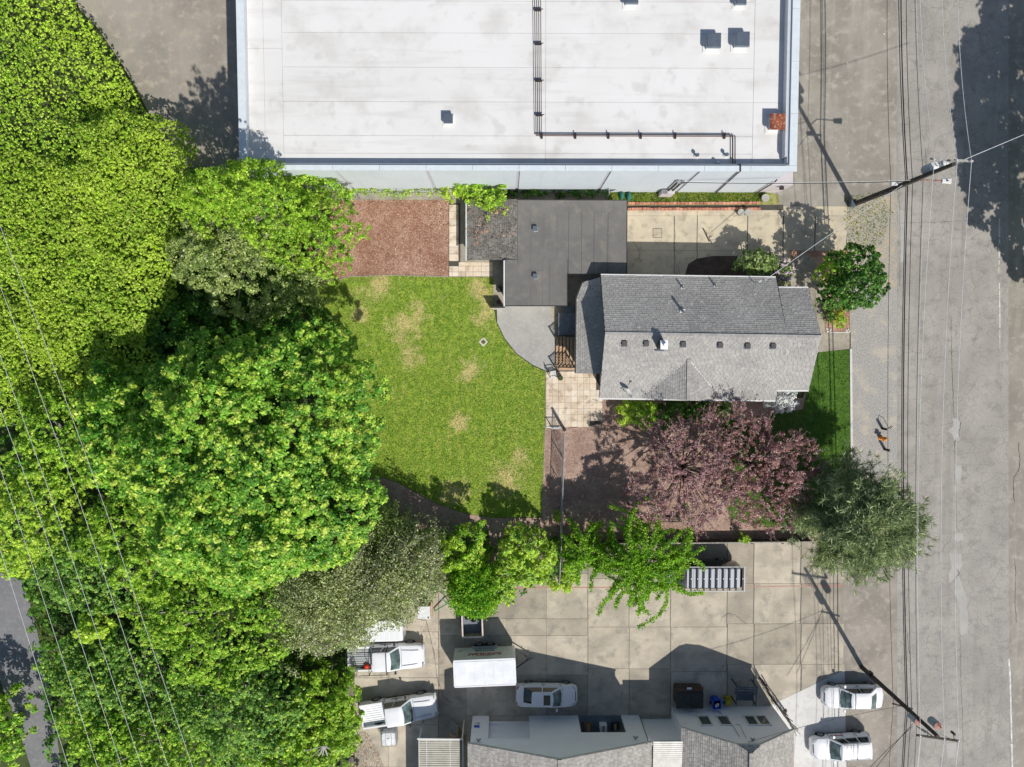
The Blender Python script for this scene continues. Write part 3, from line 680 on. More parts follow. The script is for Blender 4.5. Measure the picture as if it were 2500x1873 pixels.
# small things beside the garage
gp = thing('low_gate_panel', 'pale low gate panel at the garage corner by the lawn', 'gate', P(1215, 752))
m = MB(); q = pp([(1197,752),(1233,752)], 0); m.beam((q[0].x, q[0].y, .55), (q[1].x, q[1].y, .55), .07, 1.1); m.obj('panel', M['gutter'], gp)
m = MB(); m.beam((q[0].x, q[0].y, 1.13), (q[1].x, q[1].y, 1.13), .12, .05); m.obj('top_rail', M['dark_trim'], gp)
sb = thing('storage_box', 'small dark box on the strip beside the garage gutter', 'box', P(1220, 707))
m = MB(); m.box((0, 0, .12), (.3, .42, .24)); m.obj('crate', M['wood_box'], sb, local=True); m = MB(); m.box((0, 0, .255), (.33, .45, .03)); m.obj('lid', M['dark_trim'], sb, local=True)
po = thing('round_pot', 'dark round pot at the south-west corner of the garage', 'plant pot', P(1218, 738))
m = MB(); m.cyl((0, 0), .15, 0, .35, 16, .2); m.obj('pot', M['wood_box'], po, local=True); m = MB(); m.cyl((0, 0), .16, .33, .355, 16); m.obj('soil', M['joint'], po, local=True)

# ------------------------------------------------------------------ house
ho = thing('house', 'long grey-shingled gable house with small front dormer gable', 'house', P(1700, 820))
EH, RH, SHh = 3.6, 5.75, 4.0
r0, r1 = P(1477.5, 814, RH), P(2005, 822, RH)
nw, ne, ne2, ne3 = P(1467, 673, EH), P(1894, 679, EH), P(1901, 704, 4.0), P(1974, 704.5, 4.0)
sw, se, se2, se3 = P(1463, 971, EH), P(1893, 977, EH), P(1898, 952, 4.0), P(1975, 952, 4.0)
# make each slope planar: plane through ridge and main eave
def onplane(p, a, b, c):
    n = (b - a).cross(c - a); z = a.z - (n.x * (p.x - a.x) + n.y * (p.y - a.y)) / n.z
    return Vector((p.x, p.y, z))
r1 = Vector((r1.x, r0.y + (r1.y - r0.y), RH))
ne = onplane(ne, nw, r0, r1); ne2 = onplane(ne2, nw, r0, r1); ne3 = onplane(ne3, nw, r0, r1)
se = onplane(se, sw, r0, r1); se2 = onplane(se2, sw, r0, r1); se3 = onplane(se3, sw, r0, r1)
def at_ridge(x): k = (x - r0.x) / (r1.x - r0.x); return r0.lerp(r1, k)
st, stb = MB(), MB()
rn = at_ridge(ne2.x); rs_ = at_ridge(se2.x)
shingle_plane(st, stb, [nw, ne, rn, r0], nw, ne, seed=11); shingle_plane(st, stb, [ne2, ne3, r1, rn], ne2, ne3, seed=12)
ss, ssb = MB(), MB()
shingle_plane(ss, ssb, [sw, se, rs_, r0], sw, se, seed=13); shingle_plane(ss, ssb, [se2, se3, r1, rs_], se2, se3, seed=14)
ridge_caps(ss, r0, r1, .1, .25)
# dormer gable
da = onplane(P(1680, 878, 4.9), sw, r0, r1); dh = da.z
ds = P(1680, 973, dh); dl = onplane(P(1563, 972, EH), sw, r0, r1); dr = onplane(P(1760, 974, EH), sw, r0, r1)
da = onplane(Vector((ds.x, da.y, 0)), sw, r0, r1); ds = Vector((ds.x, dl.y - .05, da.z - .05)); dl.z += .02; dr.z += .02; up_ = Vector((0,0,.03))
shingle_plane(ss, ssb, [dl + up_, ds + up_, da + up_], dl + up_, dl + up_ + (da - ds), seed=15); shingle_plane(ss, ssb, [dr + up_, da + up_, ds + up_], dr + up_, dr + up_ + (ds - da), seed=16)
ridge_caps(ss, ds + up_, da + up_, .12)
stb.obj('roof_north', M['under'], ho); ssb.obj('roof_south', M['under'], ho)
st.obj('shingles', M['shingle'], ho, kind='stuff'); ss.obj('shingles', M['shingle'], ho, kind='stuff')
for a, b in ((da, dl), (da, dr)): m = MB(); m.beam(a + Vector((0,0,.03)), b + Vector((0,0,.03)), .06, .03); m.obj('valley_flashing', M['unit_curb'], ho)
for a, b in ((nw, ne), (ne2, ne3), (sw, se), (se2, se3)):
    m = MB(); o_ = Vector((0, .07 if a.y > r0.y else -.07, -.06)); m.beam(a + o_, b + o_, .11, .1); m.obj('gutter', M['gutter'], ho)
for a, b in ((nw, r0), (sw, r0), (ne3, r1), (se3, r1), (ne, ne2), (se, se2)): m = MB(); m.beam(a - Vector((0,0,.1)), b - Vector((0,0,.1)), .04, .18); m.obj('rake_board', M['dark_trim'], ho)
def inset(v, dx, dy): return Vector((v.x + dx, v.y + dy, 0))
wpts = [inset(nw, .5, -.6), inset(ne, -.3, -.6), inset(ne2, -.1, -.3), inset(ne3, -.6, -.3), inset(se3, -.6, .3), inset(se2, -.1, .3), inset(se, -.3, .6), inset(sw, .5, .6)]
m = MB(); m.prism([(p.x, p.y) for p in wpts], 0, 3.45); m.obj('wall', M['housewall'], ho)
m = MB()
for X in (wpts[0].x, wpts[3].x):
    rz_ = at_ridge(X); ya, yb = wpts[0].y - .1, wpts[7].y + .1
    m.add([(X, ya, 3.4), (X, yb, 3.4), (X, rz_.y, rz_.z - .2), (X - .15, ya, 3.4), (X - .15, yb, 3.4), (X - .15, rz_.y, rz_.z - .2)], [(0,1,2),(5,4,3),(0,3,4,1),(1,4,5,2),(2,5,3,0)])
X = ds.x
m.add([(dl.x + .3, ds.y + .45, 3.4), (dr.x - .3, ds.y + .45, 3.4), (X, ds.y + .45, ds.z - .15), (dl.x + .3, ds.y + .6, 3.4), (dr.x - .3, ds.y + .6, 3.4), (X, ds.y + .6, ds.z - .15)], [(0,1,2),(5,4,3),(0,3,4,1),(1,4,5,2),(2,5,3,0)])
m.obj('gable_wall', M['housewall'], ho)
for (x_, s_) in ((1560,-1),(1700,-1),(1820,-1),(1560,1),(1660,1),(1800,1)):
    yy = (wpts[0].y + .02) if s_ > 0 else (wpts[7].y - .02); q = P(x_, 838, 2)
    m = MB(); m.box((q.x, yy, 2.0), (1.1, .08, 1.2)); w_ = m.obj('window', M['gutter'], ho); w_.location = (0, 0, 0)
    m = MB(); m.box((q.x, yy + s_ * .03, 2.0), (.95, .06, 1.05)); m.obj('pane', M['winglass'], ho)
# west lean-to addition with hipped north corner
aw0, aw1 = P(1408, 728, 2.75), P(1406, 912, 2.75); ae1 = P(1462, 913, 3.45); ae0 = P(1469, 728, 3.45); hn1 = P(1423, 690, 2.75); hn2 = P(1468, 673, 2.78)
ae1 = Vector((wpts[7].x + .0, aw1.y, 3.45)); ae0 = Vector((ae1.x, aw0.y, 3.45)); hn2 = Vector((ae1.x, hn2.y, 2.75))
sa, sab = MB(), MB()
ae1 = onplane(ae1, aw0, aw1, ae0)
shingle_plane(sa, sab, [aw0, aw1, ae1, ae0], aw1, aw0, seed=21)
shingle_plane(sa, sab, [hn1, aw0, ae0], aw0, hn1, seed=22); shingle_plane(sa, sab, [hn2, hn1, ae0], hn1, hn2, seed=23)
sab.obj('lean_to_roof', M['under'], ho); sa.obj('shingles', M['shingle'], ho, kind='stuff')
for a, b in ((aw1, aw0), (aw0, hn1), (hn1, hn2)): m = MB(); m.beam(a + Vector((-.04,.02,-.06)), b + Vector((-.04,.02,-.06)), .1, .1); m.obj('gutter', M['dark_trim'], ho)
m = MB(); m.prism([(aw1.x + .35, aw1.y + .3), (ae1.x, aw1.y + .3), (ae1.x, hn2.y - .4), (hn1.x + .2, hn1.y - .3), (aw0.x + .35, aw0.y - .1)], 0, 2.66); m.obj('lean_to_wall', M['housewall'], ho)
# roof furniture of the house: parts
for (x_, y_) in ((1524,838),(1577,838),(1667,840),(1757,842),(1824,844),(1886,844)):
    q = onplane(P(x_, y_, 5.4), sw, r0, r1); m = MB(); m.box((q.x, q.y, q.z + .08), (.3, .3, .2)); m.box((q.x, q.y - .02, q.z + .2), (.34, .34, .05)); m.obj('box_vent', M['unit_curb'] if 0 else M['under'], ho)
    m = MB(); m.box((q.x, q.y - .2, q.z - .02), (.4, .1, .05)); m.obj('vent_flashing', M['unit'], ho)
q = onplane(P(1614, 842, 5.6), sw, r0, r1)
m = MB(); m.box((q.x, q.y, q.z + .45), (.42, .55, 1.3)); ch_ = m.obj('chimney', M['dark_trim'], ho)
m = MB(); m.box((q.x, q.y, q.z + 1.14), (.5, .62, .08)); m.cyl((q.x + .05, q.y), .13, q.z + 1.1, q.z + 1.5, 16); m.obj('chimney_cap', M['white'], ho)
m = MB(); m.box((q.x - .05, q.y - .4, q.z - .05), (.65, .1, .05)); m.obj('chimney_flashing', M['unit'], ho)
for (x_, y_, r_, h_) in ((1671,702,.06,.5),(1752,698,.06,.5),(1674,761,.1,.8)):
    q = onplane(P(x_, y_, 4.6), nw, r0, r1); q = onplane(P(x_, y_, q.z + h_), nw, r0, r1)
    m = MB(); m.cyl((q.x, q.y), r_, q.z, q.z + h_, 12); m.obj('flue', M['chrome'], ho); m = MB(); m.cyl((q.x, q.y), r_ * 2.2, q.z - .08, q.z + .06, 14); m.obj('flue_collar', M['gutter'], ho)
# satellite dish
q = onplane(P(1526, 955, 4.2), sw, r0, r1)
sdh = thing('satellite_dish', 'white satellite dish with feed arm on the roof edge', 'satellite dish', q)
m = MB(); m.tube([(0,0,-.05),(0,0,.5),(.15,-.1,.75)], .03, 8); m.tube([(-.35,.25,.12),(0,0,.45)], .015, 6); m.obj('mast', M['chrome'], sdh, local=True)
ax = Vector((.62, .42, .45)).normalized(); Mx = ax.to_track_quat('Z', 'Y').to_matrix(); c0 = Vector((.22, -.12, .85)); rings = []
for rr, zz in ((.03, 0), (.12, .012), (.2, .035), (.28, .07), (.34, .11), (.355, .13), (.33, .115), (.2, .05), (.03, .02)):
    rings.append([c0 + Mx @ Vector((rr * math.cos(k * math.pi / 12), rr * math.sin(k * math.pi / 12) * 1.1, zz - .1)) for k in range(24)])
m = MB(); m.loft(rings); m.obj('reflector', M['gutter'], sdh, local=True, smooth=True)
m = MB(); tip = c0 + Mx @ Vector((0, -.15, .55)); m.tube([c0 + Mx @ Vector((0, -.34, 0)), tip], .018, 6); m.box(tip, (.12, .1, .1)); m.obj('feed_arm', M['chrome'], sdh, local=True)
q = onplane(P(1848, 689, 4.4), nw, r0, r1)
wm = thing('service_mast', 'bluish service mast with insulators at the north roof edge', 'service mast', q)
m = MB(); m.tube([(0,0,-.1),(0,0,.95)], .035, 8); m.obj('mast', M['bluegrey'], wm, local=True); m = MB(); m.tube([(0,0,.9),(.12,.05,1.0),(.2,.1,.9)], .05, 8); m.obj('weatherhead', M['gutter'], wm, local=True)
m = MB(); m.tube([(.0,0,.7),(.45,.15,.55),(.55,.3,.5)], .012, 5); m.obj('drip_loop', M['cable'], wm, local=True)

# timber steps with railings between garage and house
stp = thing('timber_steps', 'tan wooden steps with slatted railings between garage and house', 'steps', P(1380, 858))
ya, yb = P(1380, 895).y, P(1380, 822).y
for i in range(6):
    x_ = P(1357 + i * 8.6, 858, .17 * i).x; z = .17 * (i + 1)
    m = MB(); m.box((x_ + .1, (ya + yb) / 2, z - .02), (.2, yb - ya, .04)); m.obj('tread', M['tan_wood'], stp)
    m = MB(); m.box((x_ + .22, (ya + yb) / 2, z - .1), (.03, yb - ya, .15)); m.obj('riser', M['dark_trim'], stp)
for y_ in (ya, yb):
    a = Vector((P(1354, 858).x, y_, 0)); b = Vector((P(1403, 858, 1).x, y_, 1.0))
    m = MB(); m.beam(a + Vector((0,0,.95)), b + Vector((0,0,.95)), .09, .05); m.beam(a + Vector((0,0,.18)), b + Vector((0,0,.1)), .05, .06)
    m.obj('handrail', M['dark_trim'], stp)
    for k in range(12):
        p = a.lerp(b, (k + .5) / 12); m = MB(); m.box((p.x, p.y, p.z + .55), (.035, .035, .8)); m.obj('baluster', M['dark_trim'], stp)
    for p in (a, b): m = MB(); m.box((p.x, p.y, p.z + .5), (.09, .09, 1.05)); m.obj('post', M['dark_trim'], stp)
m = MB(); m.box(((P(1385,900).x), ya - .14, .12), (1.3, .18, .22)); m.obj('edge_beam', M['tan_wood'], stp)
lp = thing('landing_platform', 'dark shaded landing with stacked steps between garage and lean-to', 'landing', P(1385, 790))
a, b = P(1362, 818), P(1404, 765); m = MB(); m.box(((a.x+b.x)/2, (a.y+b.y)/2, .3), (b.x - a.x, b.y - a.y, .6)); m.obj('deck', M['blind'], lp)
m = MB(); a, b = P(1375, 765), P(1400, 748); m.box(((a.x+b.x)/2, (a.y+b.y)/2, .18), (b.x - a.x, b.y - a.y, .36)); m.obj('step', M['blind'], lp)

# ------------------------------------------------------------------ south buildings
def px_wall(h_eave, pts): return pts
b1 = thing('white_annex', 'white-sided gabled building with recessed bays and brown-grey shingles', 'building', P(1360, 1800))
yN = P(1360, 1747).y; E1, A1 = 4.35, 6.5
eL, eR, aP = P(1142, 1816, E1), P(1591, 1812, E1), P(1367, 1853, A1)
yR = yN - .02; yS = yN - 16
xL, xR, xA = eL.x, eR.x, aP.x
sh1, sh1b = MB(), MB()
yr = yN + .28
qL, qR, qA = Vector((xL, yr, E1)), Vector((xR, yr, E1)), Vector((xA, yr, A1))
qL2, qR2, qA2 = Vector((xL, yS, E1)), Vector((xR, yS, E1)), Vector((xA, yS, A1))
shingle_plane(sh1, sh1b, [qL, qA, qA2, qL2], qL2, qL, seed=31); shingle_plane(sh1, sh1b, [qR, qR2, qA2, qA], qR, qR2, seed=32); ridge_caps(sh1, qA, qA2)
sh1b.obj('roof', M['under'], b1); sh1.obj('shingles', M['shingle_b'], b1, kind='stuff')
m = MB(); m.beam(qL - Vector((0,.0,.09)), qA - Vector((0,.0,.09)), .05, .16); m.beam(qR - Vector((0,0,.09)), qA - Vector((0,0,.09)), .05, .16); m.obj('rake_board', M['housewall'], b1)
# wall boards: pieces of the north wall around the recesses
def wp(x, z, y=yN): return (x, y, z)
def wallbox(x0, x1, z0, z1, y=yN, th=.2, name='wall', mat='white', par=b1, ya=0):
    m = MB(); m.box(((x0+x1)/2, y - th/2 + ya, (z0+z1)/2), (x1-x0, th, z1-z0)); return m.obj(name, M[mat], par)
gx = lambda px, h: P(px, 1790, h).x
X0, X1 = xL + .15, xR - .15
def hz(py, ywall):   # height at which the wall plane at ywall shows in photo row py
    lo, hi = 0, 12
    for _ in range(40):
        mid = (lo + hi) / 2
        if P(1250, py, mid).y > ywall: hi = mid
        else: lo = mid
    return lo
z_sill = hz(1803, yN); z_mid = hz(1752, yN)
ra, rb = gx(1192, 3), gx(1294, 3); oa, ob = gx(1419, 2.5), gx(1529, 2.5)
Z0 = hz(1803, yN); Z1 = hz(1789, yN)
wallbox(X0, ra, 0, E1 - .05); wallbox(ra, rb, Z0, E1 - .06); wallbox(rb, oa, 0, E1 - .05); wallbox(oa, ob, Z1, E1 - .06); wallbox(ob, X1, 0, E1 - .05)
wallbox(ra - .05, rb + .05, 0, Z0, y=yN - .45, name='recess_wall'); wallbox(ra + .1, ra + 1.0, .5, .62, y=yN - .2, name='recess_step')
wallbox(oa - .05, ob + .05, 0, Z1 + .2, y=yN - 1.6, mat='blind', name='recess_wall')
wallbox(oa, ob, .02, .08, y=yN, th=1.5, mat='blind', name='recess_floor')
m = MB(); za = E1 - .05; m.add([(X0, yN - .001, za), (X1, yN - .001, za), (xA, yN - .001, A1 - .18), (X0, yN - .2, za), (X1, yN - .2, za), (xA, yN - .2, A1 - .18)], [(0,1,2)[::-1], (5,4,3)[::-1], (0,3,4,1), (1,4,5,2), (2,5,3,0)]); m.obj('gable_wall', M['white'], b1)
for X in (X0 + .1, X1 - .1): m = MB(); m.box((X, (yN - .2 + yS) / 2, E1 / 2 - .05), (.2, yN - yS - .2, E1 - .1)); m.obj('side_wall', M['white'], b1)
for px_, dz in ((1438, .45), (1475, .6), (1505, .3)):
    q = gx(px_, 1); cb = thing('stored_box', {1438: 'brown wooden box stored in the dark recess, leftmost', 1475: 'pale carton stored in the middle of the dark recess', 1505: 'small dark box stored in the dark recess, rightmost'}[px_], 'box', (q, yN - .75, .08), 0, 'boxes in the recess')
    m = MB(); m.box((0, 0, dz / 2), (.55, .5, dz)); m.obj('carton', M['wood_box'] if px_ == 1438 else M['white'] if px_ == 1475 else M['dark_trim'], cb, local=True)
    m = MB(); m.box((0, 0, dz + .01), (.2, .52, .012)); m.obj('tape', M['tan_wood'], cb, local=True)
sg = thing('wall_sign', 'small blue and white sign on the white wall', 'sign', (gx(1163, 2.5), yN + .02, hz(1771, yN)))
m = MB(); m.box((0, .01, 0), (.42, .02, .75)); m.obj('panel', M['gutter'], sg, local=True); m = MB(); m.box((0, .025, .2), (.42, .012, .32)); m.obj('blue_field', M['blue'], sg, local=True)
m = MB(); m.box((.1, .025, -.25), (.14, .012, .12)); m.obj('emblem', M['signdark'], sg, local=True)
def bracket(px, py, ywall, label):
    l_ = thing('wall_floodlight', label, 'floodlight', (P(px, 1800, 4).x, ywall + .05, hz(py, ywall)), 0, 'twin floodlights on the white walls')
    m = MB(); m.box((0, .02, 0), (.14, .08, .14)); m.obj('bracket', M['galv'], l_, local=True)
    for s in (-1, 1): m = MB(); m.tube([(0, .05, 0), (s * .14, .18, .08)], [.03, .07], 10); m.obj('lamp_head', M['galv'], l_, local=True)
bracket(1168, 1810, yN, 'grey twin floodlight on the white wall below the blue sign')
bracket(1555, 1806, yN, 'grey twin floodlight at the right end of the long white wall')
# connector
zc = 3.65; yc = P(1620, 1817, zc).y
cn = thing('connecting_passage', 'low white-walled passage with pale corrugated roof between two gabled buildings', 'passage', (P(1620, 1790).x, yc, 0))
xa, xb = P(1595, 1820, zc).x, P(1682, 1820, zc).x
m = MB()
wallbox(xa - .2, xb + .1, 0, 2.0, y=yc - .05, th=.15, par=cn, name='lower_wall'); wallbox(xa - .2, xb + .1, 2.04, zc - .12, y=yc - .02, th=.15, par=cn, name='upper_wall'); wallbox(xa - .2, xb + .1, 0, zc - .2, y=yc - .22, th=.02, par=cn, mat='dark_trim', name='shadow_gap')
nrib = 40
for k in range(nrib):
    y_ = yc + .15 - k * .16; m = MB(); m.box(((xa + xb) / 2, y_, zc + .01 - k * .002), (xb - xa, .125, .045)); m.obj('roof_rib', M['corr_w'], cn)
m = MB(); m.box(((xa + xb) / 2, yc - 3.2, zc - .06), (xb - xa, 6.9, .03)); m.obj('roof_sheet', M['corr_w'], cn)
# canopy on the left
hc = 2.9
cy0, cy1 = P(1020, 1806, hc).y, P(1020, 2050, hc).y; cxa, cxb = P(1019, 1810, hc).x, P(1131, 1810, hc).x
cp = thing('corrugated_canopy', 'slatted corrugated canopy on posts beside the white building', 'canopy', (cxa, cy0, 0))
for k in range(62):
    y_ = cy0 - .05 - k * .145; m = MB(); m.box(((cxa + cxb) / 2 - .1, y_, hc), (cxb - cxa - .35, .095, .04)); m.obj('slat', M['corr'], cp)
m = MB(); m.box(((cxa + cxb) / 2 - .1, (cy0 + cy1) / 2, hc - .05), (cxb - cxa - .4, cy0 - cy1, .02)); m.obj('sheet', M['grey_wood'], cp)
m = MB()
for X in (cxa + .12, cxa + .7, cxb - 1.0, cxb - .03): m.beam((X, cy0 + .03, hc + .03), (X, cy1, hc + .03), .035 if X < cxb - .1 else .07, .03)
m.beam((cxa, cy0 + .08, hc + .02), (cxb, cy0 + .02, hc + .02), .1, .08); m.obj('frame', M['gutter'], cp)
for X, Y in ((cxa + .1, cy0 - .1), (cxb - .1, cy0 - .1)):
    m = MB(); m.box((X, Y, (hc - .1) / 2), (.1, .1, hc - .1)); m.obj('post', M['gutter'], cp)
# right building
b2 = thing('white_gable_building', 'white building with four windows and clipped brown-grey roof', 'building', P(1790, 1760))
eL, hL, hR, eR = P(1663.5, 1780, 3.6), P(1802, 1818, 5.9), P(1856, 1818, 5.9), P(1938, 1781, 3.95)
yb2 = (eL.y + hL.y + eR.y) / 3; F_ = lambda v: Vector((v.x, yb2, v.z))
eL, hL, hR, eR = F_(eL), F_(hL), F_(hR), F_(eR)
rz2 = 7.0; xr2 = (hL.x + hR.x) / 2 + .0
hp = P(1834, 1851, rz2); hp = Vector((xr2, hp.y, rz2)); hS = Vector((xr2, yb2 - 14, rz2)); sL = Vector((eL.x, yb2 - 14, eL.z)); sR = Vector((eR.x, yb2 - 14, eR.z))
s2, s2b = MB(), MB()
hp = Vector((xr2, hp.y, hL.z + (xr2 - hL.x) * (hL.z - eL.z) / (hL.x - eL.x))); hS.z = hp.z
shingle_plane(s2, s2b, [eL, hL, hp, hS, sL], sL, eL, seed=41)
kz = lambda x: hp.z + (eR.z - hp.z) * (x - hp.x) / (eR.x - hp.x)
hR.z = kz(hR.x)
shingle_plane(s2, s2b, [eR, sR, hS, hp, hR], eR, sR, seed=42); shingle_plane(s2, s2b, [hL, hR, hp], hL, hR, seed=43); ridge_caps(s2, hp, hS)
# steep darker skirt roof on the east
k0, k1 = eR + Vector((.0, 0, -.02)), sR + Vector((0, 0, -.02)); k2, k3 = P(1975, 1873, 2.7), None
k2 = Vector((eR.x + .75, yb2 - 14, 2.6)); k3 = Vector((eR.x + .12, yb2 - .2, 3.5))
shingle_plane(s2, s2b, [k3, k2, k1], k2, k3, seed=44)
s2b.obj('roof', M['under'], b2); s2.obj('shingles', M['shingle_b'], b2, kind='stuff')
m = MB(); m.beam(k3 + Vector((.03,0,-.04)), k2 + Vector((.03,0,-.04)), .07, .09); m.obj('red_fascia', M['signred'], b2)
m = MB()
for a, b in ((eL, hL), (hL, hR), (hR, eR)): m.beam(a - Vector((0,0,.1)), b - Vector((0,0,.1)), .06, .18)
m.obj('rake_board', M['housewall'], b2)
m = MB(); yw2 = yb2 - .25; xl2, xr3 = eL.x + .1, eR.x - .1
def gpoly(y): return [(xl2, y, 0), (xr3, y, 0), (xr3, y, eR.z - .1), (hR.x, y, hR.z - .2), (hL.x, y, hL.z - .2), (xl2, y, eL.z - .1)]
A_, B_ = gpoly(yw2), gpoly(yw2 - .2)
m.add(A_ + B_, [(5,4,3,2,1,0), (6,7,8,9,10,11)] + [(i, (i+1) % 6, 6 + (i+1) % 6, 6 + i) for i in range(6)]); m.obj('wall', M['white'], b2)
for X in (xl2 + .1, xr3 - .1): m = MB(); m.box((X, yw2 - 7, 1.7), (.2, 13.5, 3.4)); m.obj('side_wall', M['white'], b2)
wz0, wz1 = hz(1753, yw2), hz(1773.5, yw2)
for px_ in (1721, 1768, 1834, 1862.5):
    q = P(px_, 1763, (wz0 + wz1) / 2).x; w_ = .74 if px_ < 1800 else .68
    m = MB(); zc_ = (wz0 + wz1) / 2; H_ = wz1 - wz0
    fr = MB(); fr.box((q, yw2 + .045, zc_ + H_/2 + .05), (w_ + .22, .09, .1)); fr.box((q, yw2 + .045, zc_ - H_/2 - .05), (w_ + .22, .09, .1))
    fr.box((q - w_/2 - .055, yw2 + .045, zc_), (.1, .09, H_)); fr.box((q + w_/2 + .055, yw2 + .045, zc_), (.1, .09, H_)); f = fr.obj('window', M['gutter'], b2)
    m.box((q, yw2 + .02, zc_), (w_, .03, H_)); m.obj('pane', M['winglass'], f, local=False)
bracket(1826, 1812, yw2, 'grey twin floodlight just under the clipped peak of the gable')
m = MB(); m.tube([(P(1755, 1745, 1).x, yw2 + .04, hz(1738, yw2)), (P(1790, 1770, 3).x, yw2 + .04, hz(1773, yw2)), (P(1812, 1800, 5).x, yw2 + .04, hz(1802, yw2))], .025, 6); m.tube([(P(1797, 1773, 3).x, yw2 + .04, hz(1773, yw2)), (P(1808, 1773, 3).x, yw2 + .04, hz(1773, yw2)), (P(1826, 1806, 5).x, yw2 + .04, hz(1806, yw2))], .02, 6); m.obj('conduit', M['galv'], b2)
m = MB(); q0 = Vector((xl2 - .06, yw2 + .1, 0)); m.tube([(q0.x, q0.y, .1), (q0.x, q0.y, 3.5)], .05, 8); m.obj('downpipe', M['gutter'], b2)

# ------------------------------------------------------------------ vehicles (local: +x forward, z up)
def interp(tab, x):
    for a, b in zip(tab, tab[1:]):
        if x <= b[0]:
            k = (x - a[0]) / (b[0] - a[0]) if b[0] > a[0] else 0
            return [p + (q - p) * k for p, q in zip(a[1:], b[1:])]
    return list(tab[-1][1:])
def body_shell(t, tab, L, Wd, mat, name='body', n=26, zb=.28):
    rings = []
    h = Wd / 2
    for i in range(n):
        s = -1 + 2 * i / (n - 1); s = math.sin(s * math.pi / 2) * .35 + s * .65
        w, top = interp(tab, s); w *= h; x = s * L / 2
        sh = .16 * (top - zb) / .6
        half = [(0, top), (w * .45, top - .005), (w * .78, top - .02), (w * .92, top - .06), (w * .985, top - sh - .04), (w, top - sh * 1.9), (w * .985, zb + .12), (w * .93, zb)]
        rings.append([Vector((x, y, z)) for y, z in half] + [Vector((x, -y, z)) for y, z in reversed(half[1:])])
    m = MB(); m.loft(rings); o = m.obj(name, mat, t, local=True); smooth_by_angle(o, 40); return o
def cab_ring(xr, xf, w, z, bf=.1, bb=.05, nf=7, ns=5):
    pts = []
    for i in range(nf):   # front, from -y to +y
        y = -w + 2 * w * i / (nf - 1); pts.append(Vector((xf + bf * (1 - (y / w) ** 2) - bf * .3, y, z)))
    for i in range(1, ns): pts.append(Vector((xf + (xr - xf) * i / ns, w, z)))
    for i in range(nf):
        y = w - 2 * w * i / (nf - 1); pts.append(Vector((xr - bb * (1 - (y / w) ** 2), y, z)))
    for i in range(1, ns): pts.append(Vector((xr + (xf - xr) * i / ns, -w, z)))
    return pts
def greenhouse(t, b, tp, mat, glass, glass2=None, nf=7, ns=5, splits=(.5,), rear=True):
    """b/tp: (x rear, x front, half width, z)"""
    R0 = cab_ring(*b); R1 = cab_ring(*tp)
    mid = cab_ring(tp[0] + .12, tp[1] - .1, tp[2] * .86, tp[3] + .035); mid2 = cab_ring(tp[0] + .4, tp[1] - .35, tp[2] * .5, tp[3] + .055)
    m = MB(); m.loft([R0, R1, mid, mid2]); o = m.obj('cab_roof', mat, t, local=True); smooth_by_angle(o, 40)
    ctr = Vector(((b[0] + b[1]) / 2, 0, b[3]))
    def panel(i0, i1, name, mt, m0=.1, m1=.06, a=.06, bb=.06):
        n = len(R0); idx = [(i0 + k) % n for k in range(i1 - i0 + 1)]; lo = []; hi = []; K = len(idx) - 1
        for k, i in enumerate(idx):
            p, q = R0[i].copy(), R1[i].copy()
            if k == 0: p = p.lerp(R0[idx[1]], a * K if K > 0 else 0); q = q.lerp(R1[idx[1]], a * K)
            if k == K: p = p.lerp(R0[idx[K-1]], bb * K); q = q.lerp(R1[idx[K-1]], bb * K)
            lo.append(p.lerp(q, m0)); hi.append(p.lerp(q, 1 - m1))
        nr = (lo[-1] - lo[0]).cross(hi[0] - lo[0]).normalized()
        if nr.dot(lo[K // 2] - ctr) < 0: nr = -nr
        off = nr * .012; vs = [p + off for p in lo] + [p + off for p in hi]
        mm = MB(); mm.add(vs, [(k, k + 1, K + 2 + k, K + 1 + k) for k in range(K)]); return mm.obj(name, mt, t, local=True)
    panel(0, nf - 1, 'windshield', glass)
    if rear: panel(nf + ns - 2, 2 * nf + ns - 3, 'rear_window', glass2 or glass)
    # sides: from front corner to rear corner
    s0, s1 = nf - 1, nf - 1 + ns - 0
    def side(j0, n, sgn):
        P0, P1, Q0, Q1 = R0[j0], R0[(j0 + n) % len(R0)], R1[j0], R1[(j0 + n) % len(R1)]
        cuts = [0.07] + [c for c in splits] + [.93]
        for u, v in zip(cuts, cuts[1:]):
            u2, v2 = u + (.015 if u > .1 else 0), v - (.015 if v < .9 else 0)
            A, B = P0.lerp(P1, u2), P0.lerp(P1, v2); C, D = Q0.lerp(Q1, v2), Q0.lerp(Q1, u2)
            q = [A.lerp(D, .1), B.lerp(C, .1), B.lerp(C, .88), A.lerp(D, .88)]
            nr = (q[1] - q[0]).cross(q[3] - q[0]).normalized()
            if nr.y * sgn < 0: nr = -nr
            mm = MB(); mm.add([p + nr * .012 for p in q], [(0, 1, 2, 3)]); mm.obj('side_window', M['glass'], t, local=True)
    side(nf - 1, ns, 1)
    side(2 * nf + ns - 2, ns, -1)
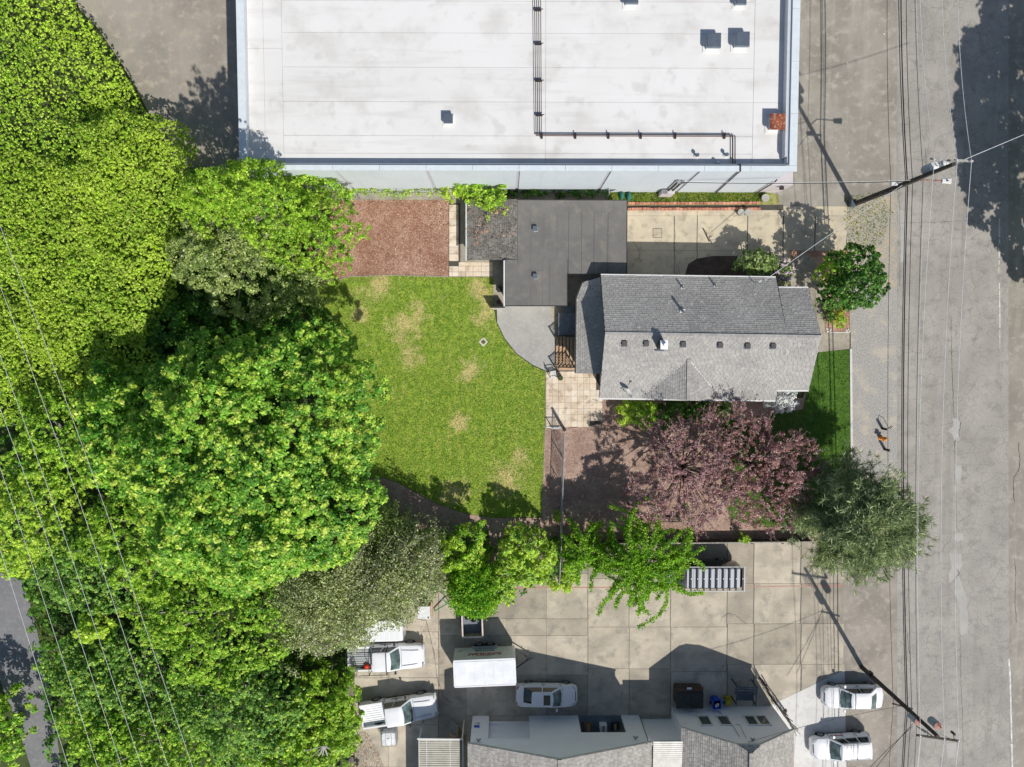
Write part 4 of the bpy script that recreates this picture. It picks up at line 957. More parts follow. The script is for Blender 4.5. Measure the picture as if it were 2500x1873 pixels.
def wheel(t, x, y, r=.33, w=.22):
    s = 1 if y > 0 else -1
    m = MB(); m.tube([(x, y - w/2 * s, r), (x, y - w/2*s + .03*s, r), (x, y + w/2 * s - .03*s, r), (x, y + w/2 * s, r)], [r * .92, r, r, r * .92], 22); o = m.obj('wheel', M['tyre'], t, local=True)
    m = MB(); m.tube([(x, y + (w/2 - .01) * s, r), (x, y + (w/2 + .012) * s, r)], [r * .66, r * .62], 14)
    for k in range(5):
        a = k * 2 * math.pi / 5; m.beam((x, y + (w/2 + .018) * s, r), (x + math.cos(a) * r * .6, y + (w/2 + .018) * s, r + math.sin(a) * r * .6), .05, .02)
    m.obj('rim', M['rim'], o, local=True)
    m = MB(); m.tube([(x, y - .1 * s, r + .03), (x, y + (w/2 - .055) * s, r + .03)], r * 1.2, 22); m.obj('wheel_arch', M['blackplastic'], t, local=True)
def lamp(t, pts, th, mat, name):
    pts = [Vector(p) for p in pts]; n = (pts[1] - pts[0]).cross(pts[2] - pts[0]).normalized()
    m = MB(); k = len(pts); m.add([p - n * th for p in pts] + [p + n * th for p in pts], [tuple(range(k))[::-1], tuple(range(k, 2 * k))] + [(i, (i+1) % k, k + (i+1) % k, k + i) for i in range(k)]); m.obj(name, mat, t, local=True)
def mirror_(t, x, y, z, mat):
    s = 1 if y > 0 else -1; m = MB(); m.box((x, y + .1 * s, z), (.14, .2, .13)); m.obj('mirror', mat, t, local=True)
def seam(t, pts, mat=None, w=.014):
    m = MB()
    for a, b in zip(pts, pts[1:]): m.beam(a, b, w, w)
    m.obj('panel_gap', mat or M['blackplastic'], t, local=True)
SED = [(-1,.70,.62),(-.975,.86,.80),(-.92,.94,.93),(-.78,.98,.97),(-.5,1,.95),(0,1,.93),(.35,1,.93),(.6,.99,.89),(.82,.95,.80),(.92,.88,.73),(.97,.78,.66),(1,.62,.55)]
SUVT = [(-1,.84,.75),(-.98,.92,.95),(-.92,.97,1.0),(-.5,1,1.02),(.3,1,1.03),(.55,.99,1.0),(.8,.96,.92),(.92,.90,.84),(.97,.82,.72),(1,.68,.6)]
def car(name, label, cat, p, rz, L, Wd, tab, b, tp, mat, rhoof=None, rack=False, glass='glass', wr=.33, splits=(.5,), group=None, tail='redlamp', doorh=.8):
    t = thing(name, label, cat, p, rz, group)
    body_shell(t, tab, L, Wd, mat)
    greenhouse(t, b, tp, mat, M['glass_l'], M[glass], splits=splits)
    h = Wd / 2
    for x in (L * .31, -L * .29):
        for y in (h - .12, -h + .12): wheel(t, x, y, wr)
    for s in (1, -1):
        zf = interp(tab, .9)[1]
        lamp(t, [(L*.475, s*h*.50, zf-.05), (L*.455, s*h*.80, zf-.05), (L*.40, s*h*.90, zf+.0), (L*.43, s*h*.66, zf+.015)], .02, M['lampglass'], 'headlight')
        zr = interp(tab, -.93)[1]
        lamp(t, [(-L*.488, s*h*.52, zr-.14), (-L*.47, s*h*.84, zr-.14), (-L*.44, s*h*.93, zr-.05), (-L*.475, s*h*.6, zr-.03)], .025, M[tail], 'tail_light')
        mirror_(t, b[1] - .35, s * (h - .02), b[3] + .08, mat)
        for k in splits: 
            x = b[1] + (b[0] - b[1]) * k; m = MB(); m.box((x + .12, s * (h + .004), doorh), (.18, .03, .03)); m.obj('door_handle', M['chrome'], t, local=True)
    z = lambda s_: interp(tab, s_)[1] + .004
    w_ = interp(tab, .5)[0] * h * .8
    seam(t, [(L*.25*1.0, -w_, z(.5)-.01), (L*.25, w_, z(.5)-.01)])
    seam(t, [(L*.47, -h*.4, z(.94)-.01), (L*.47, h*.4, z(.94)-.01)], w=.05)
    for k in (.02,) + tuple(splits) + (.98,):
        x = b[1] + (b[0] - b[1]) * k
        for s in (1, -1): seam(t, [(x, s*(h*.965), .93), (x - .02, s*(h + .002), .78), (x, s*(h - .004), .42)], w=.018)
    for s in (1, -1): seam(t, [(b[0] + .3, s*(h - .002), .36), (b[1] - .1, s*(h - .002), .36)], w=.05)
    for s in (1, -1): seam(t, [(tp[0] + .1, s*tp[2]*.97, tp[3] + .004), (tp[1] - .05, s*tp[2]*.97, tp[3] + .004)], M['galv'], .016)
    m = MB()
    for s in (-.35, .2): m.beam((b[1] + .03, s, b[3] + .05), (b[1] - .2, s + .35, b[3] + .16), .02, .015)
    m.obj('wiper', M['blackplastic'], t, local=True)
    m = MB(); m.box((-L/2 + .0, 0, .62), (.03, .5, .12)); m.obj('number_plate', M['gutter'], t, local=True)
    return t
t = car('parked_car', 'white sedan with dark sunroof parked between trailer and annex', 'car', P(1334,1694,.4) - Vector((0,0,.4)), math.radians(-1), 4.85, 1.86, SED, (-1.85,1.15,.80,.92), (-1.12,.38,.60,1.40), M['paint'])
m = MB(); m.box((-.02, 0, 1.462), (.52, .8, .012)); m.obj('sunroof', M['glass'], t, local=True)
sedE = car('parked_car', 'white sedan parked nose-in, upper of the two cars on the pale forecourt', 'car', P(2078,1697,.4) - Vector((0,0,.4)), math.radians(180.5), 4.8, 1.82, SED, (-1.75,1.15,.80,.92), (-1.05,.35,.62,1.42), M['paint'], glass='glass_l')
suv = car('parked_suv', 'white SUV with roof rails parked beside the gable building', 'SUV', P(2049,1817,.4) - Vector((0,0,.4)), math.radians(184), 4.75, 1.86, SUVT, (-2.2,1.05,.86,1.0), (-2.0,.35,.68,1.60), M['paint'], wr=.36, splits=(.36,.68))
for s in (1, -1):
    m = MB(); m.tube([(-1.85, s*.62, 1.62), (-1.8, s*.62, 1.69), (.1, s*.62, 1.69), (.18, s*.62, 1.62)], .022, 8); m.obj('roof_rail', M['galv'], suv, local=True)
for x in (-1.0, -.45): seam(suv, [(x, -.55, 1.652), (x, .55, 1.652)], M['silver'], .03)
dk = car('parked_car', 'black car at the right edge whose shadow reaches the road shoulder', 'car', P(2556,665), math.radians(90), 4.7, 1.85, SED, (-1.75,1.15,.80,.92), (-1.05,.35,.62,1.42), M['blackpaint'])

def text(body, par, loc, rot, size, mat, name='lettering', ext=.004, shx=1.0):
    c = bpy.data.curves.new(name, 'FONT'); c.body = body; c.size = size; c.extrude = ext; c.align_x = 'CENTER'; c.align_y = 'CENTER'
    c.resolution_u = 3; c.offset = size * .022
    c.materials.append(mat); tmp = bpy.data.objects.new(name, c); scene.collection.objects.link(tmp); bpy.context.view_layer.update()
    me = bpy.data.meshes.new_from_object(tmp.evaluated_get(bpy.context.evaluated_depsgraph_get())); bpy.data.objects.remove(tmp)
    o = bpy.data.objects.new(name, me); scene.collection.objects.link(o); o.parent = par; o.location = loc; o.rotation_euler = rot; o.scale = (shx, 1, 1)
    return o
# lettering on the shaded north flanks
h = 1.86 / 2
text('SUNDELEAF', suv, (.35, -h - .008, .72), (math.radians(90), 0, 0), .2, M['signred'])

def pickup(label, p, rz, L=5.9, Wd=2.0, rack=False, group=None, sidey=-1):
    t = thing('pickup_truck', label, 'pickup truck', p, rz, group)
    h = Wd / 2; xb = -L/2 + 1.95     # bed / cab boundary
    tab = [(-1,.92,1.02),(-.9,.97,1.04),(-.2,1,1.06),(.1,1,1.08),(.35,1,1.1),(.7,.98,1.05),(.88,.95,.98),(.96,.9,.9),(1,.78,.7)]
    # front body from xb to nose
    rings = []; n = 18
    for i in range(n):
        x = xb + (L/2 - xb) * i / (n - 1); s = x / (L/2); w, top = interp(tab, s); w *= h; zb = .42; sh = .13
        half = [(0, top + .02), (w*.45, top + .015), (w*.8, top - .01), (w*.93, top - .05), (w*.99, top - .2), (w, top - .3), (w*.985, zb + .12), (w*.93, zb)]
        rings.append([Vector((x, y, z)) for y, z in half] + [Vector((x, -y, z)) for y, z in reversed(half[1:])])
    m = MB(); m.loft(rings); o = m.obj('body', M['paint'], t, local=True); smooth_by_angle(o, 40)
    greenhouse(t, (xb + .03, xb + 2.15, h * .93, 1.08), (xb + .15, xb + 1.42, h * .74, 1.78), M['paint'], M['glass_l'], M['glass'], splits=(.58,))
    # bed
    x0, x1 = -L/2, xb - .03
    m = MB(); m.box(((x0+x1)/2, 0, .68), (x1-x0, Wd*.9, .06)); m.obj('bed_floor', M['galv'] if rack else M['white'], t, local=True)
    m = MB()
    for s in (1, -1): m.box(((x0+x1)/2, s*(h-.09), .76), (x1-x0, .13, .6))
    m.box((x1-.04, 0, .78), (.08, Wd-.3, .56)); m.obj('bed_side', M['paint'], t, local=True)
    m = MB(); m.box((x0+.04, 0, .76), (.08, Wd-.3, .56)); m.obj('tailgate', M['paint'], t, local=True)
    for k in range(9):
        y = -h + .28 + k * (Wd - .56) / 8; m = MB(); m.box(((x0+x1)/2, y, .725), (x1-x0-.15, .09, .04)); m.obj('bed_rib', M['galv'] if rack else M['white'], t, local=True)
    m = MB(); m.box((x0-.06, 0, .5), (.14, Wd*.9, .18)); m.obj('bumper', M['galv'], t, local=True); m = MB(); m.box((L/2+.02, 0, .52), (.14, Wd*.88, .2)); m.obj('bumper', M['galv'], t, local=True)
    for x in (L*.31, -L*.29):
        for y in (h-.13, -h+.13): wheel(t, x, y, .39, .25)
    for s in (1, -1):
        mirror_(t, xb + 1.75, s*(h+.02), 1.2, M['blackplastic'])
        lamp(t, [(L/2-.04, s*h*.55, .78), (L/2-.06, s*h*.85, .78), (L/2-.12, s*h*.88, .95), (L/2-.08, s*h*.58, .95)], .02, M['lampglass'], 'headlight')
        m = MB(); m.box((x0+.0, s*(h-.09), .8), (.06, .1, .35)); m.obj('tail_light', M['redlamp'], t, local=True)
        m = MB(); m.box((xb+1.0, s*(h+.006), .98), (.16, .03, .03)); m.obj('door_handle', M['blackplastic'], t, local=True)
    seam(t, [(xb+2.25, -h*.8, 1.135), (xb+2.25, h*.8, 1.135)])
    for s in (1, -1):
        for x in (xb + .05, xb + .95, xb + 1.95): seam(t, [(x, s*h*.99, 1.0), (x, s*(h+.003), .55)], w=.018)
        seam(t, [(xb + .1, s*(h - .0), .46), (xb + 2.0, s*(h - .0), .46)], w=.05)
    for s in (1, -1): seam(t, [(xb+2.3, s*h*.62, 1.125), (L/2-.35, s*h*.52, 1.06)], M['silver'], .03)
    text('SUNDELEAF', t, (xb + 1.0, h + .012, .82), (math.radians(90), 0, math.radians(180)), .16, M['signdark'])
    if rack:
        m = MB()
        for x in (x0+.1, x1-.1, xb+1.2):
            for s in (1, -1): m.tube([(x, s*(h-.05), .9), (x, s*(h-.1), 1.95)], .025, 6)
            m.tube([(x, -h+.1, 1.95), (x, h-.1, 1.95)], .025, 6)
        for s in (1, -1): m.tube([(x0+.1, s*(h-.1), 1.95), (xb+1.3, s*(h-.1), 1.95)], .025, 6)
        m.obj('ladder_rack', M['blackplastic'], t, local=True)
    return t
pickup('white pickup with empty ribbed bed, beside the caged white tank', P(975,1730,.5) - Vector((0,0,.5)), math.radians(8.5))
t2 = pickup('white pickup with dark ladder rack, half under the twiggy tree', P(944,1600,.5) - Vector((0,0,.5)), math.radians(2), rack=True)
rc = thing('red_cloth_bundle', 'bright red crumpled bundle lying in the pickup bed', 'bundle', P(896,1626,.75))
m = MB(); rng_ = random.Random(3)
rings = [[Vector((math.cos(a)*r*(1+.25*math.sin(3*a+z*9)), math.sin(a)*r*.8*(1+.2*math.cos(4*a+z*5)), z)) for a in [k*math.pi/6 for k in range(12)]] for z, r in ((0,.2),(.1,.26),(.2,.22),(.28,.1))]
m.loft(rings); m.obj('cloth', M['redcloth'], rc, local=True, smooth=True); m = MB(); m.box((.25, -.12, .06), (.5, .3, .12)); m.obj('board', M['grey_wood'], rc, local=True)

def van(name, label, p, rz, L, Wd, Ht, mtop, mside, ribs=True, ladder=False):
    t = thing(name, label, 'van', p, rz); h = Wd / 2; xc = L/2 - 1.35
    rings = []
    prof = [(-L/2, .88), (-L/2 + .1, .96), (-L/2 + .5, 1), (xc - .5, 1), (xc, .98)]
    for x, k in prof:
        w = h * k; half = [(0, Ht), (w*.5, Ht - .01), (w*.78, Ht - .03), (w*.86, Ht - .1), (w*.93, Ht - .5), (w, 1.1), (w, .6), (w*.95, .38)]
        rings.append([Vector((x, y, z)) for y, z in half] + [Vector((x, -y, z)) for y, z in reversed(half[1:])])
    m = MB(); m.loft(rings); o = m.obj('body', mside, t, local=True); smooth_by_angle(o, 30)
    m = MB(); m.box((xc/2 - L/4 , 0, Ht + .01), (xc + L/2 - .3, Wd*.76, .03)); m.obj('roof_skin', mtop, t, local=True)
    nose = []
    for s, k, zt in ((0, .98, 1.15), (.4, .97, 1.12), (.75, .93, 1.02), (.93, .84, .9), (1, .7, .75)):
        x = xc + (L/2 - xc) * s; w = h * k; half = [(0, zt), (w*.5, zt - .01), (w*.8, zt - .03), (w*.94, zt - .1), (w, zt - .3), (w*.97, .5), (w*.92, .38)]
        nose.append([Vector((x, y, z)) for y, z in half] + [Vector((x, -y, z)) for y, z in reversed(half[1:])])
    m = MB(); m.loft(nose); o = m.obj('hood', mtop, t, local=True); smooth_by_angle(o, 40)
    m = MB(); a, b = [], []
    for i in range(5):
        y = (-1 + i / 2) * h * .84; a.append((xc + .62 + .12 * (1 - (y/h)**2), y, 1.13)); y2 = y * .9; b.append((xc - .02 + .1 * (1 - (y2/h)**2), y2, Ht - .06))
    m.add(a + b, [(i, i+1, 6+i, 5+i) for i in range(4)] + [(0, 5, 9, 4)]); m.obj('windshield', M['glass_l'], t, local=True)
    m = MB()
    for s in (1, -1): m.add([(xc - .02, s*h*.86, Ht - .1), (xc - .02, s*h*.97, 1.1), (xc + .62, s*h*.88, 1.1)], [(0, 1, 2) if s < 0 else (2, 1, 0)])
    m.obj('side_glass', M['glass'], t, local=True)
    if ribs:
        for k in range(9): m = MB(); x = -L/2 + .35 + k * .4; m.box((x, 0, Ht + .035), (.3, Wd*.7, .025)); m.obj('roof_rib', mtop, t, local=True)
    for x in (L*.34, -L*.30):
        for y in (h-.12, -h+.12): wheel(t, x, y, .36, .24)
    for s in (1, -1):
        mirror_(t, xc + .35, s*h, 1.25, M['blackplastic'])
        lamp(t, [(L/2-.02, s*h*.5, .72), (L/2-.06, s*h*.75, .72), (L/2-.1, s*h*.78, .9), (L/2-.05, s*h*.52, .9)], .03, M['lampglass'], 'headlight')
        m = MB(); m.box((-L/2+.03, s*h*.8, 1.2), (.06, .12, .4)); m.obj('tail_light', M['redlamp'], t, local=True)
    if ladder:
        m = MB(); x0, x1 = -L/2 - .12, xc + .1
        for k in range(10):
            x = x0 + .12 + k * (x1 - x0 - .15) / 9; m = MB(); m.box((x, 0, Ht + .16), (.11, Wd*.93, .06)); m.obj('rack_bar', M['blackplastic'], t, local=True)
        m = MB()
        for s in (1, -1): m.box(((x0+x1)/2, s*(h*.95), Ht + .18), (x1-x0, .05, .07))
        m.box((x0 + .0, 0, Ht + .2), (.07, Wd*1.0, .09)); m.obj('rack_frame', M['galv'], t, local=True)
        m = MB()
        for k in range(9): m.box((x0 + .12 + k * (x1 - x0 - .15) / 9, -.02, Ht + .2), (.06, .09, .05))
        m.obj('rack_clamp', M['gutter'], t, local=True)
    return t
van('van_with_ladder_rack', 'silver-roofed dark van with white ladder rack under the long-branched tree', P(1712,1402,1.0) - Vector((0,0,1.0)), math.radians(180), 5.7, 1.95, 1.95, M['silver'], M['blackpaint'], ladder=True)
van('white_van', 'white van mostly hidden under the twiggy tree above the racked pickup', P(905,1530,1.2) - Vector((0,0,1.2)), math.radians(181), 5.2, 2.0, 2.1, M['paint'], M['paint'], ribs=True)

# enclosed trailer
q = P(1183.5, 1643, 2.65); L_, W_, Ht = 4.72, 2.12, 2.65
tr = thing('enclosed_trailer', 'white enclosed trailer with red lettering on its flank', 'trailer', (q.x, q.y, 0), math.radians(2.2))
m = MB(); n = 14
rg = []
for x, k in ((-L_/2, 1), (L_/2 - .18, 1), (L_/2 - .05, .96), (L_/2, .88)):
    w = W_/2 * k; rg.append([Vector((x, y, z)) for y, z in ((-w, .5), (w, .5), (w, Ht - .12), (w - .04, Ht - .03), (w - .12, Ht), (-w + .12, Ht), (-w + .04, Ht - .03), (-w, Ht - .12))])
m.loft(rg); m.obj('box', M['trailer'], tr, local=True)
m = MB()
for s in (1, -1): m.box((0, s*(W_/2 - .05), Ht + .005), (L_ - .1, .1, .02)); m.box((0, s*(W_/2 + .005), .56), (L_ - .1, .03, .12))
m.box((-L_/2 + .04, 0, Ht + .006), (.09, W_ - .25, .02)); m.box((L_/2 - .14, 0, Ht + .006), (.1, W_ - .25, .02)); m.obj('corner_trim', M['paint'], tr, local=True)
rnd = random.Random(8)
for k in range(6):
    x0 = -L_/2 + .1 + k * (L_ - .35) / 6; m = MB(); m.box((x0 + .38, 0, Ht + .012), ((L_ - .35)/6 - .012, W_ - .3, .016)); m.obj('roof_sheet', M['trailer'], tr, local=True)
for s in (1, -1):
    m = MB(); pr_ = [(-1.0, .5), (-.98, .78), (-.8, .92), (.75, .92), (.93, .78), (.95, .5)]
    for a, b in zip(pr_, pr_[1:]): m.beam((a[0], s*(W_/2 + .13), a[1]), (b[0], s*(W_/2 + .13), b[1]), .26, .03)
    m.obj('fender', M['galv'], tr, local=True)
    for x in (-.45, .4): wheel(tr, x, s*(W_/2 + .1), .33, .2)
m = MB(); m.beam((L_/2, .75, .5), (L_/2 + 1.1, 0, .5), .07, .08); m.beam((L_/2, -.75, .5), (L_/2 + 1.1, 0, .5), .07, .08); m.tube([(L_/2 + 1.05, 0, .5), (L_/2 + 1.3, 0, .52)], .05, 8); m.tube([(L_/2 + .9, .0, .15), (L_/2 + .9, .0, .95)], .035, 8); m.obj('drawbar', M['blackplastic'], tr, local=True)
ty = W_/2 + .012
text('SUNDELEAF', tr, (.0, ty, 1.72), (math.radians(90), 0, math.radians(180)), .52, M['signred'], shx=.93)
text('PAINTING', tr, (-.02, ty, 1.15), (math.radians(90), 0, math.radians(180)), .3, M['signdark'], shx=1.1)
m = MB(); sw_ = [(-.3 - 1.2 + i * .18, 2.06 + .05 * math.sin(i * .5)) for i in range(1)]
pts = [(.55 - 1.1 * i / 10, 1.98 + .10 * math.sin(math.pi * i / 10)) for i in range(11)]
for a, b in zip(pts, pts[1:]): m.beam((a[0], ty, a[1]), (b[0], ty, b[1]), .012, .04)
m.obj('swoosh_mark', M['signred'], tr, local=True)
m = MB()
for k in range(5): m.box((-L_/2 + .35 + .12 * k, ty, .82 + .09 * (k % 2)), (.07, .01, .03))
m.box((-L_/2 + .45, ty, 1.2), (.3, .01, .05)); m.obj('small_print', M['signdark'], tr, local=True)

# open utility trailer with bags
q = P(1153, 1520, 1.1)
ut = thing('open_trailer', 'open high-sided trailer holding black bags, under the drooping tree', 'trailer', (q.x, q.y, 0), math.radians(2))
w_, l_ = 1.55, 2.25
m = MB()
for s in (1, -1): m.box((s*w_/2, 0, .75), (.06, l_, .8)); m.box((0, s*l_/2, .75), (w_, .06, .8))
m.obj('side_board', M['grey_wood'], ut, local=True)
m = MB()
for s in (1, -1): m.box((s*w_/2, 0, 1.17), (.11, l_ + .1, .06)); m.box((0, s*l_/2, 1.172), (w_, .11, .06))
m.obj('rim', M['pinkrim'], ut, local=True); m = MB(); m.box((0, 0, .38), (w_, l_, .06)); m.obj('floor', M['blind'], ut, local=True)
for s in (1, -1): wheel(ut, s*0, 0, .3) if 0 else None
for s in (1, -1):
    m = MB(); m.tube([(s*(w_/2 + .05), 0, .28), (s*(w_/2 + .2), 0, .28)], .28, 18); m.obj('wheel', M['tyre'], ut, local=True)
rnd = random.Random(4)
for i, (x, y, lab) in enumerate([(-.4,.3,'black bag in the open trailer, left of the pile'),(.05,.1,'black bag in the middle of the open trailer'),(.45,.3,'black bag in the open trailer by its right board'),(-.1,.75,'black bag far back in the open trailer under leaves')]):
    b = thing('rubbish_bag', lab, 'bag', Vector((q.x + x, q.y + y, .41)), rnd.uniform(0, 6), 'bags in the open trailer')
    rg = []
    for z, r in ((0,.2),(.12,.27),(.28,.25),(.4,.14),(.46,.05),(.52,.08)):
        rg.append([Vector((math.cos(a)*r*(1+.14*math.sin(4*a+z*9+i)), math.sin(a)*r*(1+.12*math.cos(5*a+i)), z)) for a in [k*math.pi/7 for k in range(14)]])
    m = MB(); m.loft(rg); m.obj('sack', M['bag'], b, local=True, smooth=True); m = MB(); m.tube([(0,0,.44),(0,0,.48)], .06, 10); m.obj('tie', M['gutter'], b, local=True)
pl = thing('white_pail', 'white pail standing in the open trailer', 'pail', (q.x - .5, q.y + .62, .41))
m = MB(); m.cyl((0,0), .14, 0, .38, 18, .17); m.obj('pail', M['gutter'], pl, local=True); m = MB(); m.cyl((0,0), .12, .38, .385, 18); m.obj('opening', M['blackplastic'], pl, local=True)

# caged tank
q = P(949, 1802, .9)
tk = thing('caged_tank', 'white cube tank in a wire cage below the pickup', 'tank', (q.x, q.y, 0), math.radians(3))
m = MB(); rg = [[Vector((math.copysign(abs(math.cos(a))**.35, math.cos(a))*s_, math.copysign(abs(math.sin(a))**.35, math.sin(a))*s_, z)) for a in [k*math.pi/12 for k in range(24)]] for z, s_ in ((.15,.5),(.22,.55),(1.0,.55),(1.08,.5),(1.1,.3))]
m.loft(rg); o = m.obj('tank', M['totewhite'], tk, local=True); smooth_by_angle(o, 40)
m = MB(); m.cyl((0,0), .1, 1.1, 1.15, 16); m.obj('cap', M['gutter'], tk, local=True)
m = MB(); m.box((0,0,.07), (1.15,1.15,.14)); m.obj('pallet', M['grey_wood'], tk, local=True)
m = MB()
for z in (.3,.55,.8,1.05):
    for s in (1,-1): m.tube([(-.59,s*.59,z),(.59,s*.59,z)], .012, 5); m.tube([(s*.59,-.59,z),(s*.59,.59,z)], .012, 5)
for k in range(7):
    c_ = -.59 + k*1.18/6
    for s in (1,-1): m.tube([(c_,s*.59,.14),(c_,s*.59,1.1)], .012, 5); m.tube([(s*.59,c_,.14),(s*.59,c_,1.1)], .012, 5)
for s in (-.2,.25): m.tube([(s,-.59,1.12),(s,.59,1.12)], .014, 5)
m.obj('cage', M['galv'], tk, local=True)
# storage near the twiggy tree
q = P(1036, 1494, .5)
cr = thing('white_crate', 'large white crate with dark stopper beside the green frame', 'crate', (q.x, q.y, 0))
m = MB(); m.box((0,0,.35), (.95,1.0,.7)); m.obj('box', M['totewhite'], cr, local=True)
for s in (.33,): m = MB(); m.cyl((.33,-.38), .06, .7, .74, 12); m.obj('stopper', M['blackplastic'], cr, local=True)
m = MB(); m.box((.55,.1,.2), (.1,1.2,.4)); m.obj('side_plank', M['tan_wood'], cr, local=True)
gf = thing('bent_green_rack', 'bent green steel frame leaning by the white crate', 'frame', P(1082, 1478))
a, b, c_ = P(1061,1492,.2), P(1093,1473,.5), P(1078,1462,.6)
m = MB(); m.beam(a, b, .07, .07); m.obj('rail', M['green'], gf); m = MB(); m.beam(b, c_, .07, .07); m.obj('rail', M['green'], gf); m = MB(); m.beam(b, P(1106,1472,.5), .04, .04); m.obj('handle', M['gutter'], gf)
m = MB(); m.beam(a, (a.x, a.y, 0), .05, .05); m.beam(b, (b.x, b.y, 0), .05, .05); m.obj('foot', M['green'], gf)
# leaning boards
for i, (pts, mt, lab) in enumerate([([(1097,1756),(1118,1771),(1118,1810),(1096,1797)], 'grey_wood', 'whitish board leaning by the corner of the annex'), ([(1119,1772),(1138,1800),(1137,1812),(1118,1812)], 'wood_box', 'brown plywood sheet leaning behind the whitish board'), ([(1096,1786),(1114,1800),(1112,1812),(1098,1800)], 'tan_wood', 'tan torn board at the foot of the leaning boards')]):
    m = MB(); z = .5 + .15 * i; m.slab([P(x, y, z + .0), ] * 0 + [P(x, y, z + .25 * (k in (1, 2))) for k, (x, y) in enumerate(pts)], .03)
    o = m.obj('leaning_board', M[mt]); tag(o, lab, 'board', 'boards leaning by the annex')
for i in range(3):
    a = P(1100 + 9 * i, 1764 + 9 * i, .5); m = MB(); m.beam((a.x, a.y - .1, 0), (a.x, a.y - .1, .6), .06, .06)
    o = m.obj('stub_post', M['grey_wood']); tag(o, ['stub post under the upper edge of the leaning boards', 'stub post between the leaning boards', 'stub post at the lower end of the leaning boards'][i], 'post', 'posts under the boards')
fp = thing('thin_fence_rail', 'thin white rail leading from the pickup to the canopy', 'rail', P(1030, 1785))
m = MB(); a, b = P(1034,1768,.9), P(1026,1803,.9); m.beam(a, b, .07, .05); m.obj('top_rail', M['gutter'], fp)
for p in (a, b): m = MB(); m.box((p.x, p.y, .45), (.06,.06,.9)); m.obj('post', M['gutter'], fp)

# bins by the right building
q = P(1684, 1706, 1.1)
dp = thing('dumpster', 'dull brown dumpster with dark double lid behind the gable building', 'dumpster', (q.x, q.y, 0), math.radians(-1))
m = MB(); m.prism([(-1.05,-.55),(1.05,-.55),(1.05,.75),(-1.05,.75)], .12, 1.05); m.obj('container', M['brownsteel'], dp, local=True)
m = MB(); m.box((0,.76,.85), (2.2,.1,.1)); m.box((.0,.86,.6),(.3,.04,.2)); m.obj('front_rim', M['brownsteel'], dp, local=True)
for s in (-1,1): m = MB(); m.box((s*.54,-.15,1.12), (1.05,1.25,.06)); [m.box((s*.54 + (k-2)*.2, -.15, 1.16), (.05,1.2,.03)) for k in range(5)]; m.obj('lid', M['dumpster'], dp, local=True)
m = MB(); m.box((-.05,.8,1.06), (.36,.16,.03)); m.obj('label_plate', M['gutter'], dp, local=True)
q = P(1750, 1716, .8)
bb = thing('recycling_bin', 'blue wheeled recycling bin beside the dumpster', 'bin', (q.x, q.y, 0), math.radians(-4))
m = MB(); m.loft([[Vector((x*k, y*k, z)) for x, y in ((-.28,-.3),(.28,-.3),(.28,.3),(-.28,.3))] for z, k in ((.08,.75),(.95,1.0))]); m.obj('bin_body', M['blue'], bb, local=True)
m = MB(); m.box((0,.02,.98), (.62,.68,.06)); m.box((0,-.3,1.0),(.5,.06,.05)); m.obj('lid', M['blue'], bb, local=True)
m = MB(); m.box((0,-.05,1.015), (.22,.2,.012)); m.obj('sticker', M['gutter'], bb, local=True)
for s in (1,-1): m = MB(); m.tube([(s*.22,-.3,.1),(s*.28,-.3,.1)], .1, 14); m.obj('wheel', M['tyre'], bb, local=True)
bb2 = thing('recycling_bin', 'second blue bin tucked up-left behind the front blue bin', 'bin', (P(1740,1706).x, P(1740,1706).y, 0), math.radians(6))
for c0_ in list(bb.children):
    child_copy(c0_, bb2)
bk = thing('clear_bucket', 'round grey bucket between blue and yellow plastic bins', 'bucket', P(1767,1715,.3) - Vector((0,0,.3)))
m = MB(); m.cyl((0,0), .17, 0, .36, 22, .21); m.obj('bucket', M['galv'], bk, local=True); m = MB(); m.cyl((0,0), .17, .361, .366, 20); m.obj('inside', M['slate'], bk, local=True)
yb_ = thing('mop_bucket', 'yellow mop bucket beside the grey bucket', 'mop bucket', P(1778,1711,.4) - Vector((0,0,.4)))
m = MB(); m.loft([[Vector((x*k, y*k, z)) for x, y in ((-.2,-.32),(.2,-.32),(.2,.32),(-.2,.32))] for z, k in ((.08,.85),(.5,1.0))]); m.obj('tub', M['yellow'], yb_, local=True)
m = MB(); m.box((0,.05,.56), (.3,.22,.12)); m.tube([(0,.2,.5),(0,.35,.85)], .02, 6); m.obj('wringer', M['yellow'], yb_, local=True)
q = P(1820, 1692, .9)
rk = thing('steel_rack', 'blue-grey steel rack with slatted top by the white building', 'rack', (q.x, q.y, 0), math.radians(-2))
for k in range(4): m = MB(); m.box((-.05, .62 - k*.18, 1.25 - k*.03), (1.75,.1,.05)); m.obj('slat', M['slate'], rk, local=True)
m = MB(); m.box((0,-.28,.8), (1.3,.75,.05)); m.obj('shelf', M['slate'], rk, local=True)
for k in range(4): m = MB(); m.box((0,-.55 + k*.18,.84), (1.3,.02,.03)); m.obj('shelf_ridge', M['slate'], rk, local=True)
m = MB(); [m.box((x, y, .62), (.07,.07,1.24)) for x in (-.8,.75) for y in (-.75,.65)]; m.obj('upright', M['dark_trim'], rk, local=True)
m = MB(); m.beam((-.8,-.9,1.2),(-.8,.7,1.26),.07,.06); m.beam((.75,-.9,1.2),(.75,.7,1.26),.07,.06); m.beam((-.1,.68,1.3),(-.1,.0,1.22),.06,.06); m.obj('top_bar', M['slate'], rk, local=True)
